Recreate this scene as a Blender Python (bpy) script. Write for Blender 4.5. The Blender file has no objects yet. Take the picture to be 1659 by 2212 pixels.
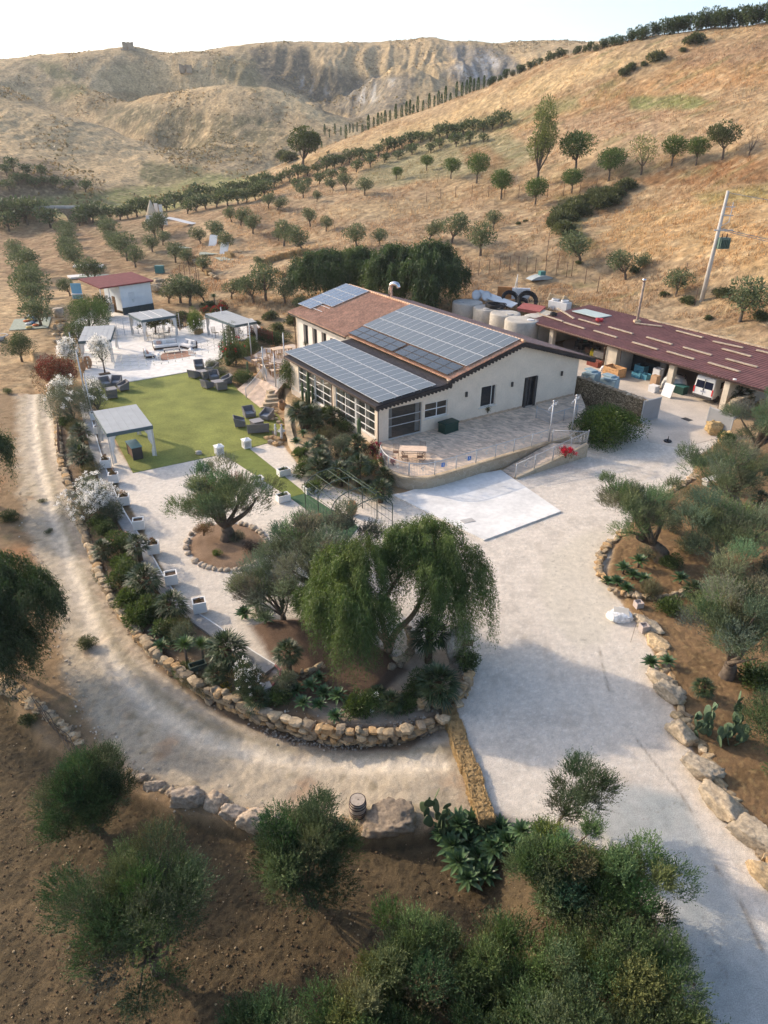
import bpy, math, random
import numpy as np
from mathutils import Vector, Matrix
SC = bpy.context.scene
COL = SC.collection
# ---------------------------------------------------------------- camera, sky, sun, exposure
F, PIT, ROLL, CH = 1480.0, math.radians(28.6), math.radians(.5), 22.0
cd = bpy.data.cameras.new('camera'); cam = bpy.data.objects.new('camera', cd); COL.objects.link(cam)
cd.sensor_fit = 'VERTICAL'; cd.sensor_height = 36; cd.sensor_width = 27; cd.lens = F / 2212 * 36
cd.clip_end = 5000; cd.clip_start = .5
cam.matrix_world = Matrix.Translation((0, 0, CH)) @ Matrix.Rotation(math.radians(90) - PIT, 4, 'X') @ Matrix.Rotation(ROLL, 4, 'Z')
SC.camera = cam
SUN_AZ, SUN_EL = math.radians(-62), math.radians(26)      # azimuth clockwise from +Y
w = bpy.data.worlds.new('World'); SC.world = w; w.use_nodes = True
nt = w.node_tree; nt.nodes.clear()
sky = nt.nodes.new('ShaderNodeTexSky'); sky.sky_type = 'NISHITA'; sky.sun_disc = False
sky.sun_elevation = SUN_EL; sky.sun_rotation = SUN_AZ; sky.air_density = .85; sky.dust_density = 2.2; sky.ozone_density = .5
bg = nt.nodes.new('ShaderNodeBackground'); bg.inputs[1].default_value = .15
wo = nt.nodes.new('ShaderNodeOutputWorld'); nt.links.new(sky.outputs[0], bg.inputs[0]); nt.links.new(bg.outputs[0], wo.inputs[0])
sl = bpy.data.lights.new('sun', 'SUN'); so = bpy.data.objects.new('sun', sl); COL.objects.link(so)
sl.energy = 2.05; sl.angle = math.radians(.6); sl.color = (1, .83, .64)
sd = Vector((math.sin(SUN_AZ) * math.cos(SUN_EL), math.cos(SUN_AZ) * math.cos(SUN_EL), math.sin(SUN_EL)))
so.rotation_euler = sd.to_track_quat('Z', 'Y').to_euler()
SC.view_settings.view_transform = 'Standard'; SC.view_settings.look = 'None'
SC.view_settings.exposure = 1.12; SC.view_settings.gamma = 1
SC.render.engine = 'CYCLES'
SC.cycles.max_bounces = 6; SC.cycles.diffuse_bounces = 3; SC.cycles.transparent_max_bounces = 12; SC.cycles.volume_bounces = 0

# ---------------------------------------------------------------- picture measurements -> world points
def ray(px, py):
    a0 = px - 829.5; b0 = py - 1106
    a = a0 * math.cos(ROLL) + b0 * math.sin(ROLL); b = -a0 * math.sin(ROLL) + b0 * math.cos(ROLL)
    return a, F * math.cos(PIT) - b * math.sin(PIT), -(F * math.sin(PIT) + b * math.cos(PIT))
def at(px, py, z=0.0):
    a, fw, dn = ray(px, py); t = (z - CH) / dn
    return (a * t, fw * t)
def aty(px, py, y):
    a, fw, dn = ray(px, py); t = y / fw
    return (a * t, y, CH + dn * t)
def proj(x, y, z):
    dz = z - CH; d = y * math.cos(PIT) - dz * math.sin(PIT); u = y * math.sin(PIT) + dz * math.cos(PIT)
    a = x * F / d; b = -u * F / d
    return 829.5 + a * math.cos(ROLL) - b * math.sin(ROLL), 1106 + a * math.sin(ROLL) + b * math.cos(ROLL)

# ---------------------------------------------------------------- noise, distance, smooth steps
_rs = np.random.RandomState(7); _perm = _rs.permutation(4096); _ang = _rs.rand(4096) * 2 * np.pi
def pnoise(x, y, seed=0):
    x = np.asarray(x, float); y = np.asarray(y, float)
    xi = np.floor(x).astype(np.int64); yi = np.floor(y).astype(np.int64); fx = x - xi; fy = y - yi
    def g(ix, iy, dx, dy):
        h = _ang[_perm[(ix + _perm[(iy + seed * 131) & 4095]) & 4095]]
        return np.cos(h) * dx + np.sin(h) * dy
    ux = fx * fx * fx * (fx * (fx * 6 - 15) + 10); uy = fy * fy * fy * (fy * (fy * 6 - 15) + 10)
    a = g(xi, yi, fx, fy); b = g(xi + 1, yi, fx - 1, fy); c = g(xi, yi + 1, fx, fy - 1); d = g(xi + 1, yi + 1, fx - 1, fy - 1)
    return ((a + (b - a) * ux) * (1 - uy) + (c + (d - c) * ux) * uy) * 1.5
def fbm(x, y, o=4, seed=0, ridge=False):
    s = 0; amp = 1; t = 0
    for i in range(o):
        n = pnoise(x, y, seed + i)
        s = s + amp * ((1 - 2 * np.abs(n)) if ridge else n); t += amp; amp *= .5; x = x * 2.03 + 7.1; y = y * 2.03 - 3.3
    return s / t
def sst(a, b, x):
    t = np.clip((x - a) / (b - a), 0, 1); return t * t * (3 - 2 * t)
_memo = {}; MEMO = set()
def sdf(X, Y, poly):
    if id(poly) in MEMO and np.size(X) > 100000:
        k = (id(X), id(poly))
        if k not in _memo: _memo[k] = (_sdf(X, Y, poly), X)
        return _memo[k][0]
    return _sdf(X, Y, poly)
def _sdf(X, Y, poly):
    """signed distance, positive inside"""
    d2 = np.full(np.shape(X), 1e18); ins = np.zeros(np.shape(X), bool); n = len(poly)
    for i in range(n):
        ax, ay = poly[i]; bx, by = poly[(i + 1) % n]
        ex, ey = bx - ax, by - ay; l = ex * ex + ey * ey + 1e-12
        t = np.clip(((X - ax) * ex + (Y - ay) * ey) / l, 0, 1)
        d2 = np.minimum(d2, (X - ax - ex * t) ** 2 + (Y - ay - ey * t) ** 2)
        c = ((ay > Y) != (by > Y)); ins ^= c & (X < (bx - ax) * (Y - ay) / (by - ay + 1e-12) + ax)
    return np.where(ins, 1, -1) * np.sqrt(d2)
def ldist(X, Y, line):
    d2 = np.full(np.shape(X), 1e18)
    for (ax, ay), (bx, by) in zip(line[:-1], line[1:]):
        ex, ey = bx - ax, by - ay; t = np.clip(((X - ax) * ex + (Y - ay) * ey) / (ex * ex + ey * ey + 1e-12), 0, 1)
        d2 = np.minimum(d2, (X - ax - ex * t) ** 2 + (Y - ay - ey * t) ** 2)
    return np.sqrt(d2)
def PW(pts, z=0.0): return [at(p[0], p[1], z) for p in pts]
def spline(pts, n=8):
    """Catmull-Rom through tuples of any dimension"""
    P = [np.array(p, float) for p in pts]; P = [2 * P[0] - P[1]] + P + [2 * P[-1] - P[-2]]; out = []
    for i in range(1, len(P) - 2):
        for k in range(n):
            t = k / n
            out.append(tuple(.5 * (2 * P[i] + (P[i + 1] - P[i - 1]) * t + (2 * P[i - 1] - 5 * P[i] + 4 * P[i + 1] - P[i + 2]) * t * t + (3 * P[i] - P[i - 1] - 3 * P[i + 1] + P[i + 2]) * t ** 3)))
    out.append(tuple(P[-2])); return out

# ---------------------------------------------------------------- materials
MATS = {}
def mat(name, col, rough=.85, var=.25, scale=3.0, bump=0.0, bscale=None, metal=0.0, spec=.3, var2=0.0, scale2=40.0):
    """procedural: two noises vary the base colour, a third one bumps the surface"""
    if name in MATS: return MATS[name]
    m = bpy.data.materials.new(name); m.use_nodes = True; t = m.node_tree; N = t.nodes; L = t.links
    b = N['Principled BSDF']; b.inputs['Roughness'].default_value = rough; b.inputs['Metallic'].default_value = metal
    b.inputs['Specular IOR Level'].default_value = spec
    tc = N.new('ShaderNodeTexCoord')
    def rampcol(inp, sc, v, detail=5):
        nz = N.new('ShaderNodeTexNoise'); nz.inputs['Scale'].default_value = sc; nz.inputs['Detail'].default_value = detail
        L.new(tc.outputs['Object'], nz.inputs['Vector'])
        mr = N.new('ShaderNodeMapRange'); mr.inputs[1].default_value = .3; mr.inputs[2].default_value = .7
        mr.inputs[3].default_value = 1 - v; mr.inputs[4].default_value = 1 + v; L.new(nz.outputs[0], mr.inputs[0])
        mx = N.new('ShaderNodeVectorMath'); mx.operation = 'SCALE'
        if isinstance(inp, tuple): mx.inputs[0].default_value = inp[:3]
        else: L.new(inp, mx.inputs[0])
        L.new(mr.outputs[0], mx.inputs['Scale']); return mx.outputs[0]
    c = rampcol(tuple(col), scale, var)
    if var2: c = rampcol(c, scale2, var2, 2)
    L.new(c, b.inputs['Base Color'])
    if bump:
        nz = N.new('ShaderNodeTexNoise'); nz.inputs['Scale'].default_value = bscale or scale * 4; nz.inputs['Detail'].default_value = 6
        L.new(tc.outputs['Object'], nz.inputs['Vector'])
        bp = N.new('ShaderNodeBump'); bp.inputs['Strength'].default_value = min(1, bump); bp.inputs['Distance'].default_value = .05 * max(1, bump)
        L.new(nz.outputs[0], bp.inputs['Height']); L.new(bp.outputs[0], b.inputs['Normal'])
    MATS[name] = m; return m
def attrmat(name, rough=.95, fine=(14, .25), mid=(2.5, .15), bump=.6, bscale=9, bdist=.06):
    """colour comes from the mesh's own painted colour, broken up by two noises"""
    if name in MATS: return MATS[name]
    m = bpy.data.materials.new(name); m.use_nodes = True; t = m.node_tree; N = t.nodes; L = t.links
    b = N['Principled BSDF']; b.inputs['Roughness'].default_value = rough; b.inputs['Specular IOR Level'].default_value = .15
    a = N.new('ShaderNodeAttribute'); a.attribute_name = 'Col'; c = a.outputs['Color']
    tc = N.new('ShaderNodeTexCoord')
    for sc, v in (fine, mid):
        nz = N.new('ShaderNodeTexNoise'); nz.inputs['Scale'].default_value = sc; nz.inputs['Detail'].default_value = 4; nz.inputs['Roughness'].default_value = .65
        L.new(tc.outputs['Object'], nz.inputs['Vector'])
        mr = N.new('ShaderNodeMapRange'); mr.inputs[1].default_value = .3; mr.inputs[2].default_value = .7; mr.inputs[3].default_value = 1 - v; mr.inputs[4].default_value = 1 + v
        L.new(nz.outputs[0], mr.inputs[0]); mx = N.new('ShaderNodeVectorMath'); mx.operation = 'SCALE'
        L.new(c, mx.inputs[0]); L.new(mr.outputs[0], mx.inputs['Scale']); c = mx.outputs[0]
    L.new(c, b.inputs['Base Color'])
    nz = N.new('ShaderNodeTexNoise'); nz.inputs['Scale'].default_value = bscale; nz.inputs['Detail'].default_value = 8; nz.inputs['Roughness'].default_value = .7
    L.new(tc.outputs['Object'], nz.inputs['Vector'])
    bp = N.new('ShaderNodeBump'); bp.inputs['Strength'].default_value = bump; bp.inputs['Distance'].default_value = bdist
    L.new(nz.outputs[0], bp.inputs['Height']); L.new(bp.outputs[0], b.inputs['Normal'])
    MATS[name] = m; return m
def leafmat(name, trans=.3, rough=.6, sheen=.25):
    if name in MATS: return MATS[name]
    m = bpy.data.materials.new(name); m.use_nodes = True; t = m.node_tree; N = t.nodes; L = t.links
    b = N['Principled BSDF']; b.inputs['Roughness'].default_value = rough; b.inputs['Specular IOR Level'].default_value = sheen
    a = N.new('ShaderNodeAttribute'); a.attribute_name = 'Col'; tr = N.new('ShaderNodeBsdfTranslucent'); ms = N.new('ShaderNodeMixShader')
    ms.inputs[0].default_value = trans; L.new(a.outputs['Color'], b.inputs['Base Color'])
    hs = N.new('ShaderNodeHueSaturation'); hs.inputs['Value'].default_value = 1.3; hs.inputs['Saturation'].default_value = 1.2; hs.inputs['Hue'].default_value = .485
    L.new(a.outputs['Color'], hs.inputs['Color']); L.new(hs.outputs[0], tr.inputs[0])
    L.new(b.outputs[0], ms.inputs[1]); L.new(tr.outputs[0], ms.inputs[2]); L.new(ms.outputs[0], N['Material Output'].inputs[0])
    MATS[name] = m; return m
def glassmat(name, tint=(.05, .06, .06), clear=.5):
    if name in MATS: return MATS[name]
    m = bpy.data.materials.new(name); m.use_nodes = True; t = m.node_tree; N = t.nodes; L = t.links
    b = N['Principled BSDF']; b.inputs['Base Color'].default_value = (*tint, 1); b.inputs['Roughness'].default_value = .06; b.inputs['Specular IOR Level'].default_value = .6
    nz = N.new('ShaderNodeTexNoise'); nz.inputs['Scale'].default_value = 1.2
    bp = N.new('ShaderNodeBump'); bp.inputs['Strength'].default_value = .05; L.new(nz.outputs[0], bp.inputs['Height']); L.new(bp.outputs[0], b.inputs['Normal'])
    tr = N.new('ShaderNodeBsdfTransparent'); ms = N.new('ShaderNodeMixShader'); ms.inputs[0].default_value = clear
    L.new(b.outputs[0], ms.inputs[1]); L.new(tr.outputs[0], ms.inputs[2]); L.new(ms.outputs[0], N['Material Output'].inputs[0])
    MATS[name] = m; return m

# ---------------------------------------------------------------- object helpers
def prop(o, label=None, cat=None, group=None, kind=None):
    if label: o['label'] = label
    if cat: o['category'] = cat
    if group: o['group'] = group
    if kind: o['kind'] = kind
    return o
def empty(name, loc=(0, 0, 0), rz=0.0, label=None, cat=None, group=None):
    o = bpy.data.objects.new(name, None); COL.objects.link(o); o.location = loc; o.rotation_euler = (0, 0, rz); o.empty_display_size = .2
    return prop(o, label, cat, group)
def npmesh(name, V, Fc, m, parent=None, col=None, smooth=False):
    """V (n,3) array, Fc (k,3|4) array of one face size, col (n,3) per vertex"""
    V = np.asarray(V, np.float32); Fc = np.asarray(Fc, np.int32); me = bpy.data.meshes.new(name); k = Fc.shape[1]
    me.vertices.add(len(V)); me.vertices.foreach_set('co', V.ravel())
    me.loops.add(Fc.size); me.loops.foreach_set('vertex_index', Fc.ravel())
    me.polygons.add(len(Fc)); me.polygons.foreach_set('loop_start', np.arange(0, Fc.size, k, dtype=np.int32))
    try: me.polygons.foreach_set('loop_total', np.full(len(Fc), k, np.int32))
    except Exception: pass
    me.polygons.foreach_set('use_smooth', np.full(len(Fc), smooth))
    if col is not None:
        ca = me.color_attributes.new('Col', 'FLOAT_COLOR', 'POINT')
        c4 = np.ones((len(V), 4), np.float32); c4[:, :3] = col; ca.data.foreach_set('color', c4.ravel())
    me.update(calc_edges=True); me.materials.append(m)
    o = bpy.data.objects.new(name, me); COL.objects.link(o); o.parent = parent
    return o
class MB:
    def __init__(s): s.v = []; s.f = []; s.M = None; s.sm = []
    def add(s, vs, fs, smooth=False):
        n = len(s.v)
        if s.M is not None: vs = [tuple(s.M @ Vector(v)) for v in vs]
        s.v += [tuple(v) for v in vs]; s.f += [tuple(i + n for i in f) for f in fs]; s.sm += [smooth] * len(fs); return s
    def box(s, c, d, rz=0.0, rot=None):
        """centre c, full sizes d"""
        x, y, z = d[0] / 2, d[1] / 2, d[2] / 2; R = rot or Matrix.Rotation(rz, 3, 'Z')
        vs = [tuple(R @ Vector((i * x, j * y, k * z)) + Vector(c)) for k in (-1, 1) for j in (-1, 1) for i in (-1, 1)]
        return s.add(vs, [(0, 2, 3, 1), (4, 5, 7, 6), (0, 1, 5, 4), (2, 6, 7, 3), (0, 4, 6, 2), (1, 3, 7, 5)])
    def b(s, x0, x1, y0, y1, z0, z1): return s.box(((x0 + x1) / 2, (y0 + y1) / 2, (z0 + z1) / 2), (x1 - x0, y1 - y0, z1 - z0))
    def bar(s, p, q, w=.05, h=None):
        p = Vector(p); q = Vector(q); d = q - p; R = d.to_track_quat('X', 'Z').to_matrix()
        return s.box((p + q) / 2, (d.length, w, h or w), rot=R)
    def prism(s, poly, z0, z1):
        """poly is a list of (x,y); z0,z1 numbers or lists"""
        n = len(poly); a = z0 if isinstance(z0, (list, tuple)) else [z0] * n; b = z1 if isinstance(z1, (list, tuple)) else [z1] * n
        vs = [(p[0], p[1], a[i]) for i, p in enumerate(poly)] + [(p[0], p[1], b[i]) for i, p in enumerate(poly)]
        return s.add(vs, [tuple(range(n - 1, -1, -1)), tuple(range(n, 2 * n))] + [(i, (i + 1) % n, n + (i + 1) % n, n + i) for i in range(n)])
    def quad(s, a, b, c, d, t=0.0):
        if t == 0: return s.add([a, b, c, d], [(0, 1, 2, 3)])
        n = (Vector(b) - Vector(a)).cross(Vector(d) - Vector(a)).normalized() * t; P = [Vector(q) for q in (a, b, c, d)]
        return s.add([tuple(q) for q in P] + [tuple(q + n) for q in P], [(3, 2, 1, 0), (4, 5, 6, 7), (0, 1, 5, 4), (1, 2, 6, 5), (2, 3, 7, 6), (3, 0, 4, 7)])
    def tube(s, pts, r, n=6, cap=True):
        """r number or list"""
        P = [Vector(p) for p in pts]; k = len(P); rr = r if isinstance(r, (list, tuple)) else [r] * k; vs = []; ref = None
        for i, p in enumerate(P):
            d = (P[min(i + 1, k - 1)] - P[max(i - 1, 0)]).normalized()
            if ref is None: ref = d.orthogonal().normalized()
            a = (ref - d * ref.dot(d)); a = a.normalized() if a.length > 1e-4 else d.orthogonal().normalized(); ref = a; b = d.cross(a)
            vs += [tuple(p + (a * math.cos(j * 2 * math.pi / n) + b * math.sin(j * 2 * math.pi / n)) * rr[i]) for j in range(n)]
        fs = [(i * n + j, i * n + (j + 1) % n, (i + 1) * n + (j + 1) % n, (i + 1) * n + j) for i in range(k - 1) for j in range(n)]
        s.add(vs, fs, True)
        if cap:
            m = len(s.v) - len(vs); s.f += [tuple(m + j for j in range(n - 1, -1, -1)), tuple(m + (k - 1) * n + j for j in range(n))]; s.sm += [False] * 2
        return s
    def lathe(s, prof, n=16, c=(0, 0, 0), smooth=True):
        vs = [(c[0] + r * math.cos(j * 2 * math.pi / n), c[1] + r * math.sin(j * 2 * math.pi / n), c[2] + z) for r, z in prof for j in range(n)]
        k = len(prof); m = len(s.v)
        s.add(vs, [(i * n + j, i * n + (j + 1) % n, (i + 1) * n + (j + 1) % n, (i + 1) * n + j) for i in range(k - 1) for j in range(n)], smooth)
        s.f += [tuple(m + j for j in range(n - 1, -1, -1)), tuple(m + (k - 1) * n + j for j in range(n))]; s.sm += [False] * 2
        return s
    def build(s, name, m, parent=None, bevel=0.0, smooth=None):
        me = bpy.data.meshes.new(name); me.from_pydata(s.v, [], s.f); me.materials.append(m)
        me.polygons.foreach_set('use_smooth', [True] * len(s.f) if smooth else s.sm); me.update()
        o = bpy.data.objects.new(name, me); COL.objects.link(o); o.parent = parent
        if bevel:
            bv = o.modifiers.new('bevel', 'BEVEL'); bv.width = bevel; bv.segments = 2; bv.limit_method = 'ANGLE'
        return o
def copy_tree(o, parent=None):
    c = o.copy(); COL.objects.link(c); c.parent = parent
    for ch in list(o.children): copy_tree(ch, c)
    return c
def put(proto, loc, rz=0.0, sc=1.0, label=None, cat=None, group=None, first=[]):
    """the first use moves the prototype itself, later uses copy it"""
    if proto.name in first: o = copy_tree(proto)
    else: first.append(proto.name); o = proto
    o.location = loc; o.rotation_euler = (0, 0, rz); o.scale = (sc, sc, sc) if not isinstance(sc, tuple) else sc
    return prop(o, label, cat, group)
ORD = ['nearest', 'second', 'third', 'fourth', 'fifth', 'sixth', 'seventh', 'eighth', 'ninth', 'tenth', 'eleventh', 'twelfth', 'thirteenth', 'fourteenth', 'fifteenth', 'sixteenth', 'seventeenth', 'eighteenth', 'nineteenth', 'twentieth', 'twenty-first', 'twenty-second', 'twenty-third', 'twenty-fourth', 'twenty-fifth', 'twenty-sixth', 'twenty-seventh', 'twenty-eighth', 'twenty-ninth', 'thirtieth', 'thirty-first', 'thirty-second', 'thirty-third', 'thirty-fourth', 'thirty-fifth', 'thirty-sixth', 'thirty-seventh', 'thirty-eighth', 'thirty-ninth', 'fortieth']
# ---------------------------------------------------------------- terrain
TP = []      # control points of the land's height: px, py and distance (y) or height (z)
def cy(*a):
    for px, py, y in a: TP.append(aty(px, py, y))
def cz(*a):
    for px, py, z in a: TP.append((*at(px, py, z), z))
cz((300,2100,0),(1400,2100,0),(830,1700,0),(100,1300,0),(1600,1400,0.2),(830,1100,0),(200,900,0),(1500,950,0.1),(100,760,0),(500,700,0.5),(30,650,0),(1250,800,.3),(1640,1050,.3),
   (1040,640,2.2),(1150,645,2.8),(1270,655,3.1),(1376,682,3.2),(1500,710,3.2),(1659,752,3.2),(1750,780,3.2),(1300,610,4.2),(1515,655,4.6),(1659,690,4.8),(1150,600,4.0),
   (250,640,.8),(560,640,1.2),(100,560,0),(20,520,0),(330,580,.5),(60,480,.5),(480,560,2.0))
cy((100,462,205),(180,470,200),(20,470,190),(300,430,235),(250,455,215),(400,405,262),(470,372,300),(-100,470,190),
   (760,620,108),(900,600,108),
   (620,520,142),(800,520,128),(1000,540,118),(1200,540,110),(1400,560,101),(1659,560,88),
   (420,520,152),(400,450,190),(560,450,170),(760,440,158),(1000,440,148),(1200,440,136),(1400,440,124),(1659,420,110),(1800,420,104),
   (600,400,215),(760,380,190),(1000,360,170),(1200,340,155),(1400,320,142),(1659,300,125),(1850,300,115),
   (900,310,210),(1050,290,195),(1200,260,180),(1400,220,168),(1659,180,150),
   (560,372,258),(650,338,240),(750,300,240),(820,273,240),(900,245,238),(975,218,232),(1050,190,228),(1130,158,222),(1200,130,215),(1300,104,208),(1400,80,200),(1530,62,192),(1659,48,185),(1850,30,170))
for px, py, y in ((750,300,240),(900,245,238),(1050,190,228),(1200,130,215),(1400,80,200),(1659,48,185)):      # the far side of that crest
    x, _, z = aty(px, py, y); TP.append((x * 1.12 - 2, y + 34, z - 10)); TP.append((x * 1.3 - 4, y + 85, z - 16))
cy((0,440,205),(150,440,222),(-100,400,215),(60,380,228),(300,400,262),
   (0,215,375),(-120,190,370),(130,252,360),(250,288,340),(350,328,322),(420,356,310),(120,330,280),(0,300,280),(280,350,290))
cy((470,360,320),(560,352,330),(640,330,340),(700,300,350),(760,292,360),(400,330,345),(320,290,378),(250,262,400),
   (330,208,430),(450,196,425),(560,195,420),(650,214,410),(720,250,390),(780,284,375),(480,270,372),(600,265,372),
   (200,205,440),(100,190,450),(0,190,430),(260,165,480),(400,160,490),(520,150,500),
   (-100,135,540),(0,133,540),(100,131,535),(200,120,530),(250,108,525),(277,100,520),(305,103,520),(345,112,525),(450,113,560),(560,98,580),(640,95,590),(720,98,590),(800,100,595),
   (880,92,600),(930,85,600),(980,93,600),(1050,95,580),(1110,102,565),(1180,112,540),(1250,118,520),(1400,110,500),
   (600,160,535),(650,235,480),(700,262,450),(560,215,470),(720,215,480),(690,150,540),(850,130,560),(1000,140,545),(1080,165,520),(1150,140,520),
   (730,244,445),(780,200,448),(830,162,450),(900,160,448),(960,190,440),(1010,212,430),(840,230,405),(900,270,385),(800,282,385),(900,182,470),(980,165,510))
for dy, dz, pts in ((42, -9, ((330,208,430),(450,196,425),(560,195,420),(650,214,410),(720,250,390))), (45, -15, ((780,200,448),(830,162,450),(900,160,448),(960,190,440))), (38, -8, ((0,215,375),(130,252,360),(250,288,340),(350,328,322)))):
    for px, py, y in pts: x, _, z = aty(px, py, y); TP.append((x * (y + dy) / y, y + dy, z + dz))
TP.append((-300, 800, 30)); TP.append((0, 800, 35)); TP.append((400, 800, 30)); TP.append((400, 300, 50)); TP.append((-350, 200, 20)); TP.append((-90, 60, 0)); TP.append((90, 30, 5)); TP.append((0, -40, -2)); TP.append((-60, -30, -2)); TP.append((60, -30, 0)); TP.append((-300, 0, 5)); TP.append((300, 0, 25)); TP.append((500, 500, 60)); TP.append((-500, 500, 60))
TP = np.array(TP); _S = 100.0
def _phi(r2): return .5 * r2 * np.log(r2 + 1e-9)
def _rbf():
    P = TP[:, :2] / _S; n = len(P); A = np.zeros((n + 3, n + 3))
    A[:n, :n] = _phi(((P[:, None] - P[None]) ** 2).sum(-1)) + np.eye(n) * .0004; A[:n, n] = 1; A[:n, n + 1:] = P; A[n, :n] = 1; A[n + 1:, :n] = P.T
    return np.linalg.solve(A, np.append(TP[:, 2], [0, 0, 0]))
_W = _rbf()
def land(X, Y):
    X = np.atleast_1d(X).astype(float); Y = np.atleast_1d(Y).astype(float); sh = X.shape; x = X.ravel() / _S; y = Y.ravel() / _S; n = len(TP)
    z = _W[n] + _W[n + 1] * x + _W[n + 2] * y
    for i in range(n): z += _W[i] * _phi((x - TP[i, 0] / _S) ** 2 + (y - TP[i, 1] / _S) ** 2)
    return z.reshape(sh)
# plan of the near ground, every outline in metres
LOWP = PW([(-260,640),(60,760),(104,830),(128,900),(140,1000),(165,1085),(200,1190),(250,1305),(330,1412),(430,1490),(560,1555),(700,1597),(880,1600),(975,1560),(1045,1790),(1110,1800),(1200,1815),(1290,1830),(1345,1880),(1425,1990),(1475,2090),(1530,2500),(-900,2500),(-700,1200)], -.8)
SOILP = PW([(-500,1400),(0,1480),(50,1560),(90,1620),(180,1680),(280,1730),(380,1775),(560,1815),(700,1825),(800,1830),(920,1830),(960,1815),(1110,1830),(1290,1850),(1340,1900),(1420,2010),(1480,2120),(1560,2500),(-900,2500)], -1.3)
TRACKP = PW([(62,770),(34,850),(38,940),(40,1050),(62,1150),(95,1250),(130,1350),(140,1440),(175,1530),(215,1590),(290,1665),(390,1715),(560,1760),(700,1775),(900,1785),(1045,1790),(975,1545),(880,1585),(700,1580),(560,1535),(430,1470),(340,1395),(262,1295),(205,1180),(172,1085),(150,1000),(128,900),(112,835),(108,780)], -.8)
RUTA = spline(PW([(80,790),(70,870),(75,960),(95,1060),(130,1170),(170,1280),(215,1385),(270,1470),(350,1550),(460,1605),(600,1640),(760,1655),(950,1670)], -.8), 5)
RUTB = spline(PW([(95,790),(98,870),(112,960),(138,1050),(168,1150),(210,1250),(265,1355),(330,1440),(420,1510),(540,1560),(680,1600),(840,1612),(960,1600)], -.8), 5)
COURTP = PW([(190,868),(206,925),(224,985),(243,1012),(262,1062),(303,1132),(345,1215),(392,1295),(440,1335),(520,1395),(600,1460),(700,1450),(960,1400),(1000,1460),(985,1520),(975,1540),(1045,1790),(1110,1790),(1200,1800),(1290,1820),(1345,1870),(1425,1980),(1475,2080),(1500,2400),(1800,2400),(1700,1960),(1655,1885),(1600,1790),(1530,1690),(1470,1570),(1432,1470),(1402,1385),(1370,1335),(1330,1290),(1300,1250),(1318,1180),(1380,1110),(1440,1070),(1492,1040),(1502,990),(1550,955),(1545,930),(1395,925),(1300,905),(1255,905),(1265,985),(1100,1040),(870,1066),(800,1075),(700,1045),(640,1000),(600,945),(480,975),(285,1018)])
CONCP = PW([(1300,1700),(1235,1720),(1310,1830),(1365,1880),(1440,1990),(1500,2110),(1560,2400),(1800,2400),(1659,2040),(1600,1950),(1480,1730),(1400,1700)])
CONC2 = PW([(1180,1200),(1165,1280),(1190,1350),(1250,1400),(1300,1390),(1345,1340),(1330,1290),(1300,1250),(1310,1190),(1330,1140),(1260,1150)])
CRACK = spline(PW([(1295,1400),(1305,1450),(1330,1530),(1400,1630),(1480,1730),(1540,1860),(1600,1950),(1645,2050)]), 4)
BEDR = PW([(1300,1250),(1318,1180),(1380,1110),(1440,1070),(1492,1040),(1502,990),(1560,955),(1800,930),(2600,1300),(2600,2500),(1850,2400),(1705,1960),(1660,1885),(1604,1790),(1534,1690),(1474,1570),(1436,1470),(1402,1385),(1370,1335),(1330,1290)])
ISLE = PW([(490+83*math.cos(t), 1180+50*math.sin(t)) for t in np.arange(0, 6.28, .35)])
PEPP = PW([(520,1345),(560,1300),(640,1280),(760,1300),(880,1320),(960,1370),(1000,1440),(985,1500),(940,1545),(820,1570),(700,1560),(600,1480),(560,1400)], 0)
MULCH = PW([(535,1345),(590,1330),(700,1330),(760,1360),(840,1400),(880,1440),(800,1520),(640,1500),(590,1420)], .2)
BEDL = PW([(104,830),(128,900),(140,1000),(165,1085),(200,1190),(250,1305),(330,1412),(430,1490),(560,1555),(700,1585),(880,1600),(975,1545),(985,1510),(700,1450),(600,1462),(520,1397),(440,1337),(392,1297),(345,1217),(303,1134),(262,1064),(240,1012),(210,870),(190,800),(140,740)], 0)
GARD = PW([(617,880),(618,935),(640,985),(700,1018),(760,1045),(812,1030),(815,960),(800,930),(640,800),(600,800)], .5)
COMP = PW([(-300,1500),(-60,900),(90,690),(330,655),(560,690),(640,700),(1150,760),(1260,830),(1450,850),(1640,880),(2000,1100),(2400,2500),(-900,2500)], 0)
SHP = [at(1140, 693, 3.0), at(1580, 822, 3.0)]; _d = np.array(SHP[1]) - np.array(SHP[0]); _d /= np.hypot(*_d); _n = np.array([-_d[1], _d[0]])
SHP = [tuple(np.array(SHP[0]) - _d * 1), tuple(np.array(SHP[0]) - _n * 16 - _d * 3), tuple(np.array(SHP[1]) - _n * 20 + _d * 9), tuple(np.array(SHP[1]) + _d * 9 + _n * 10.1), tuple(np.array(SHP[0]) - _d * 1 + _n * 10.1)]
MEMO |= {id(p) for p in (LOWP, SOILP, TRACKP, COURTP, CONCP, CONC2, BEDR, ISLE, PEPP, MULCH, BEDL, GARD, COMP)}
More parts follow.
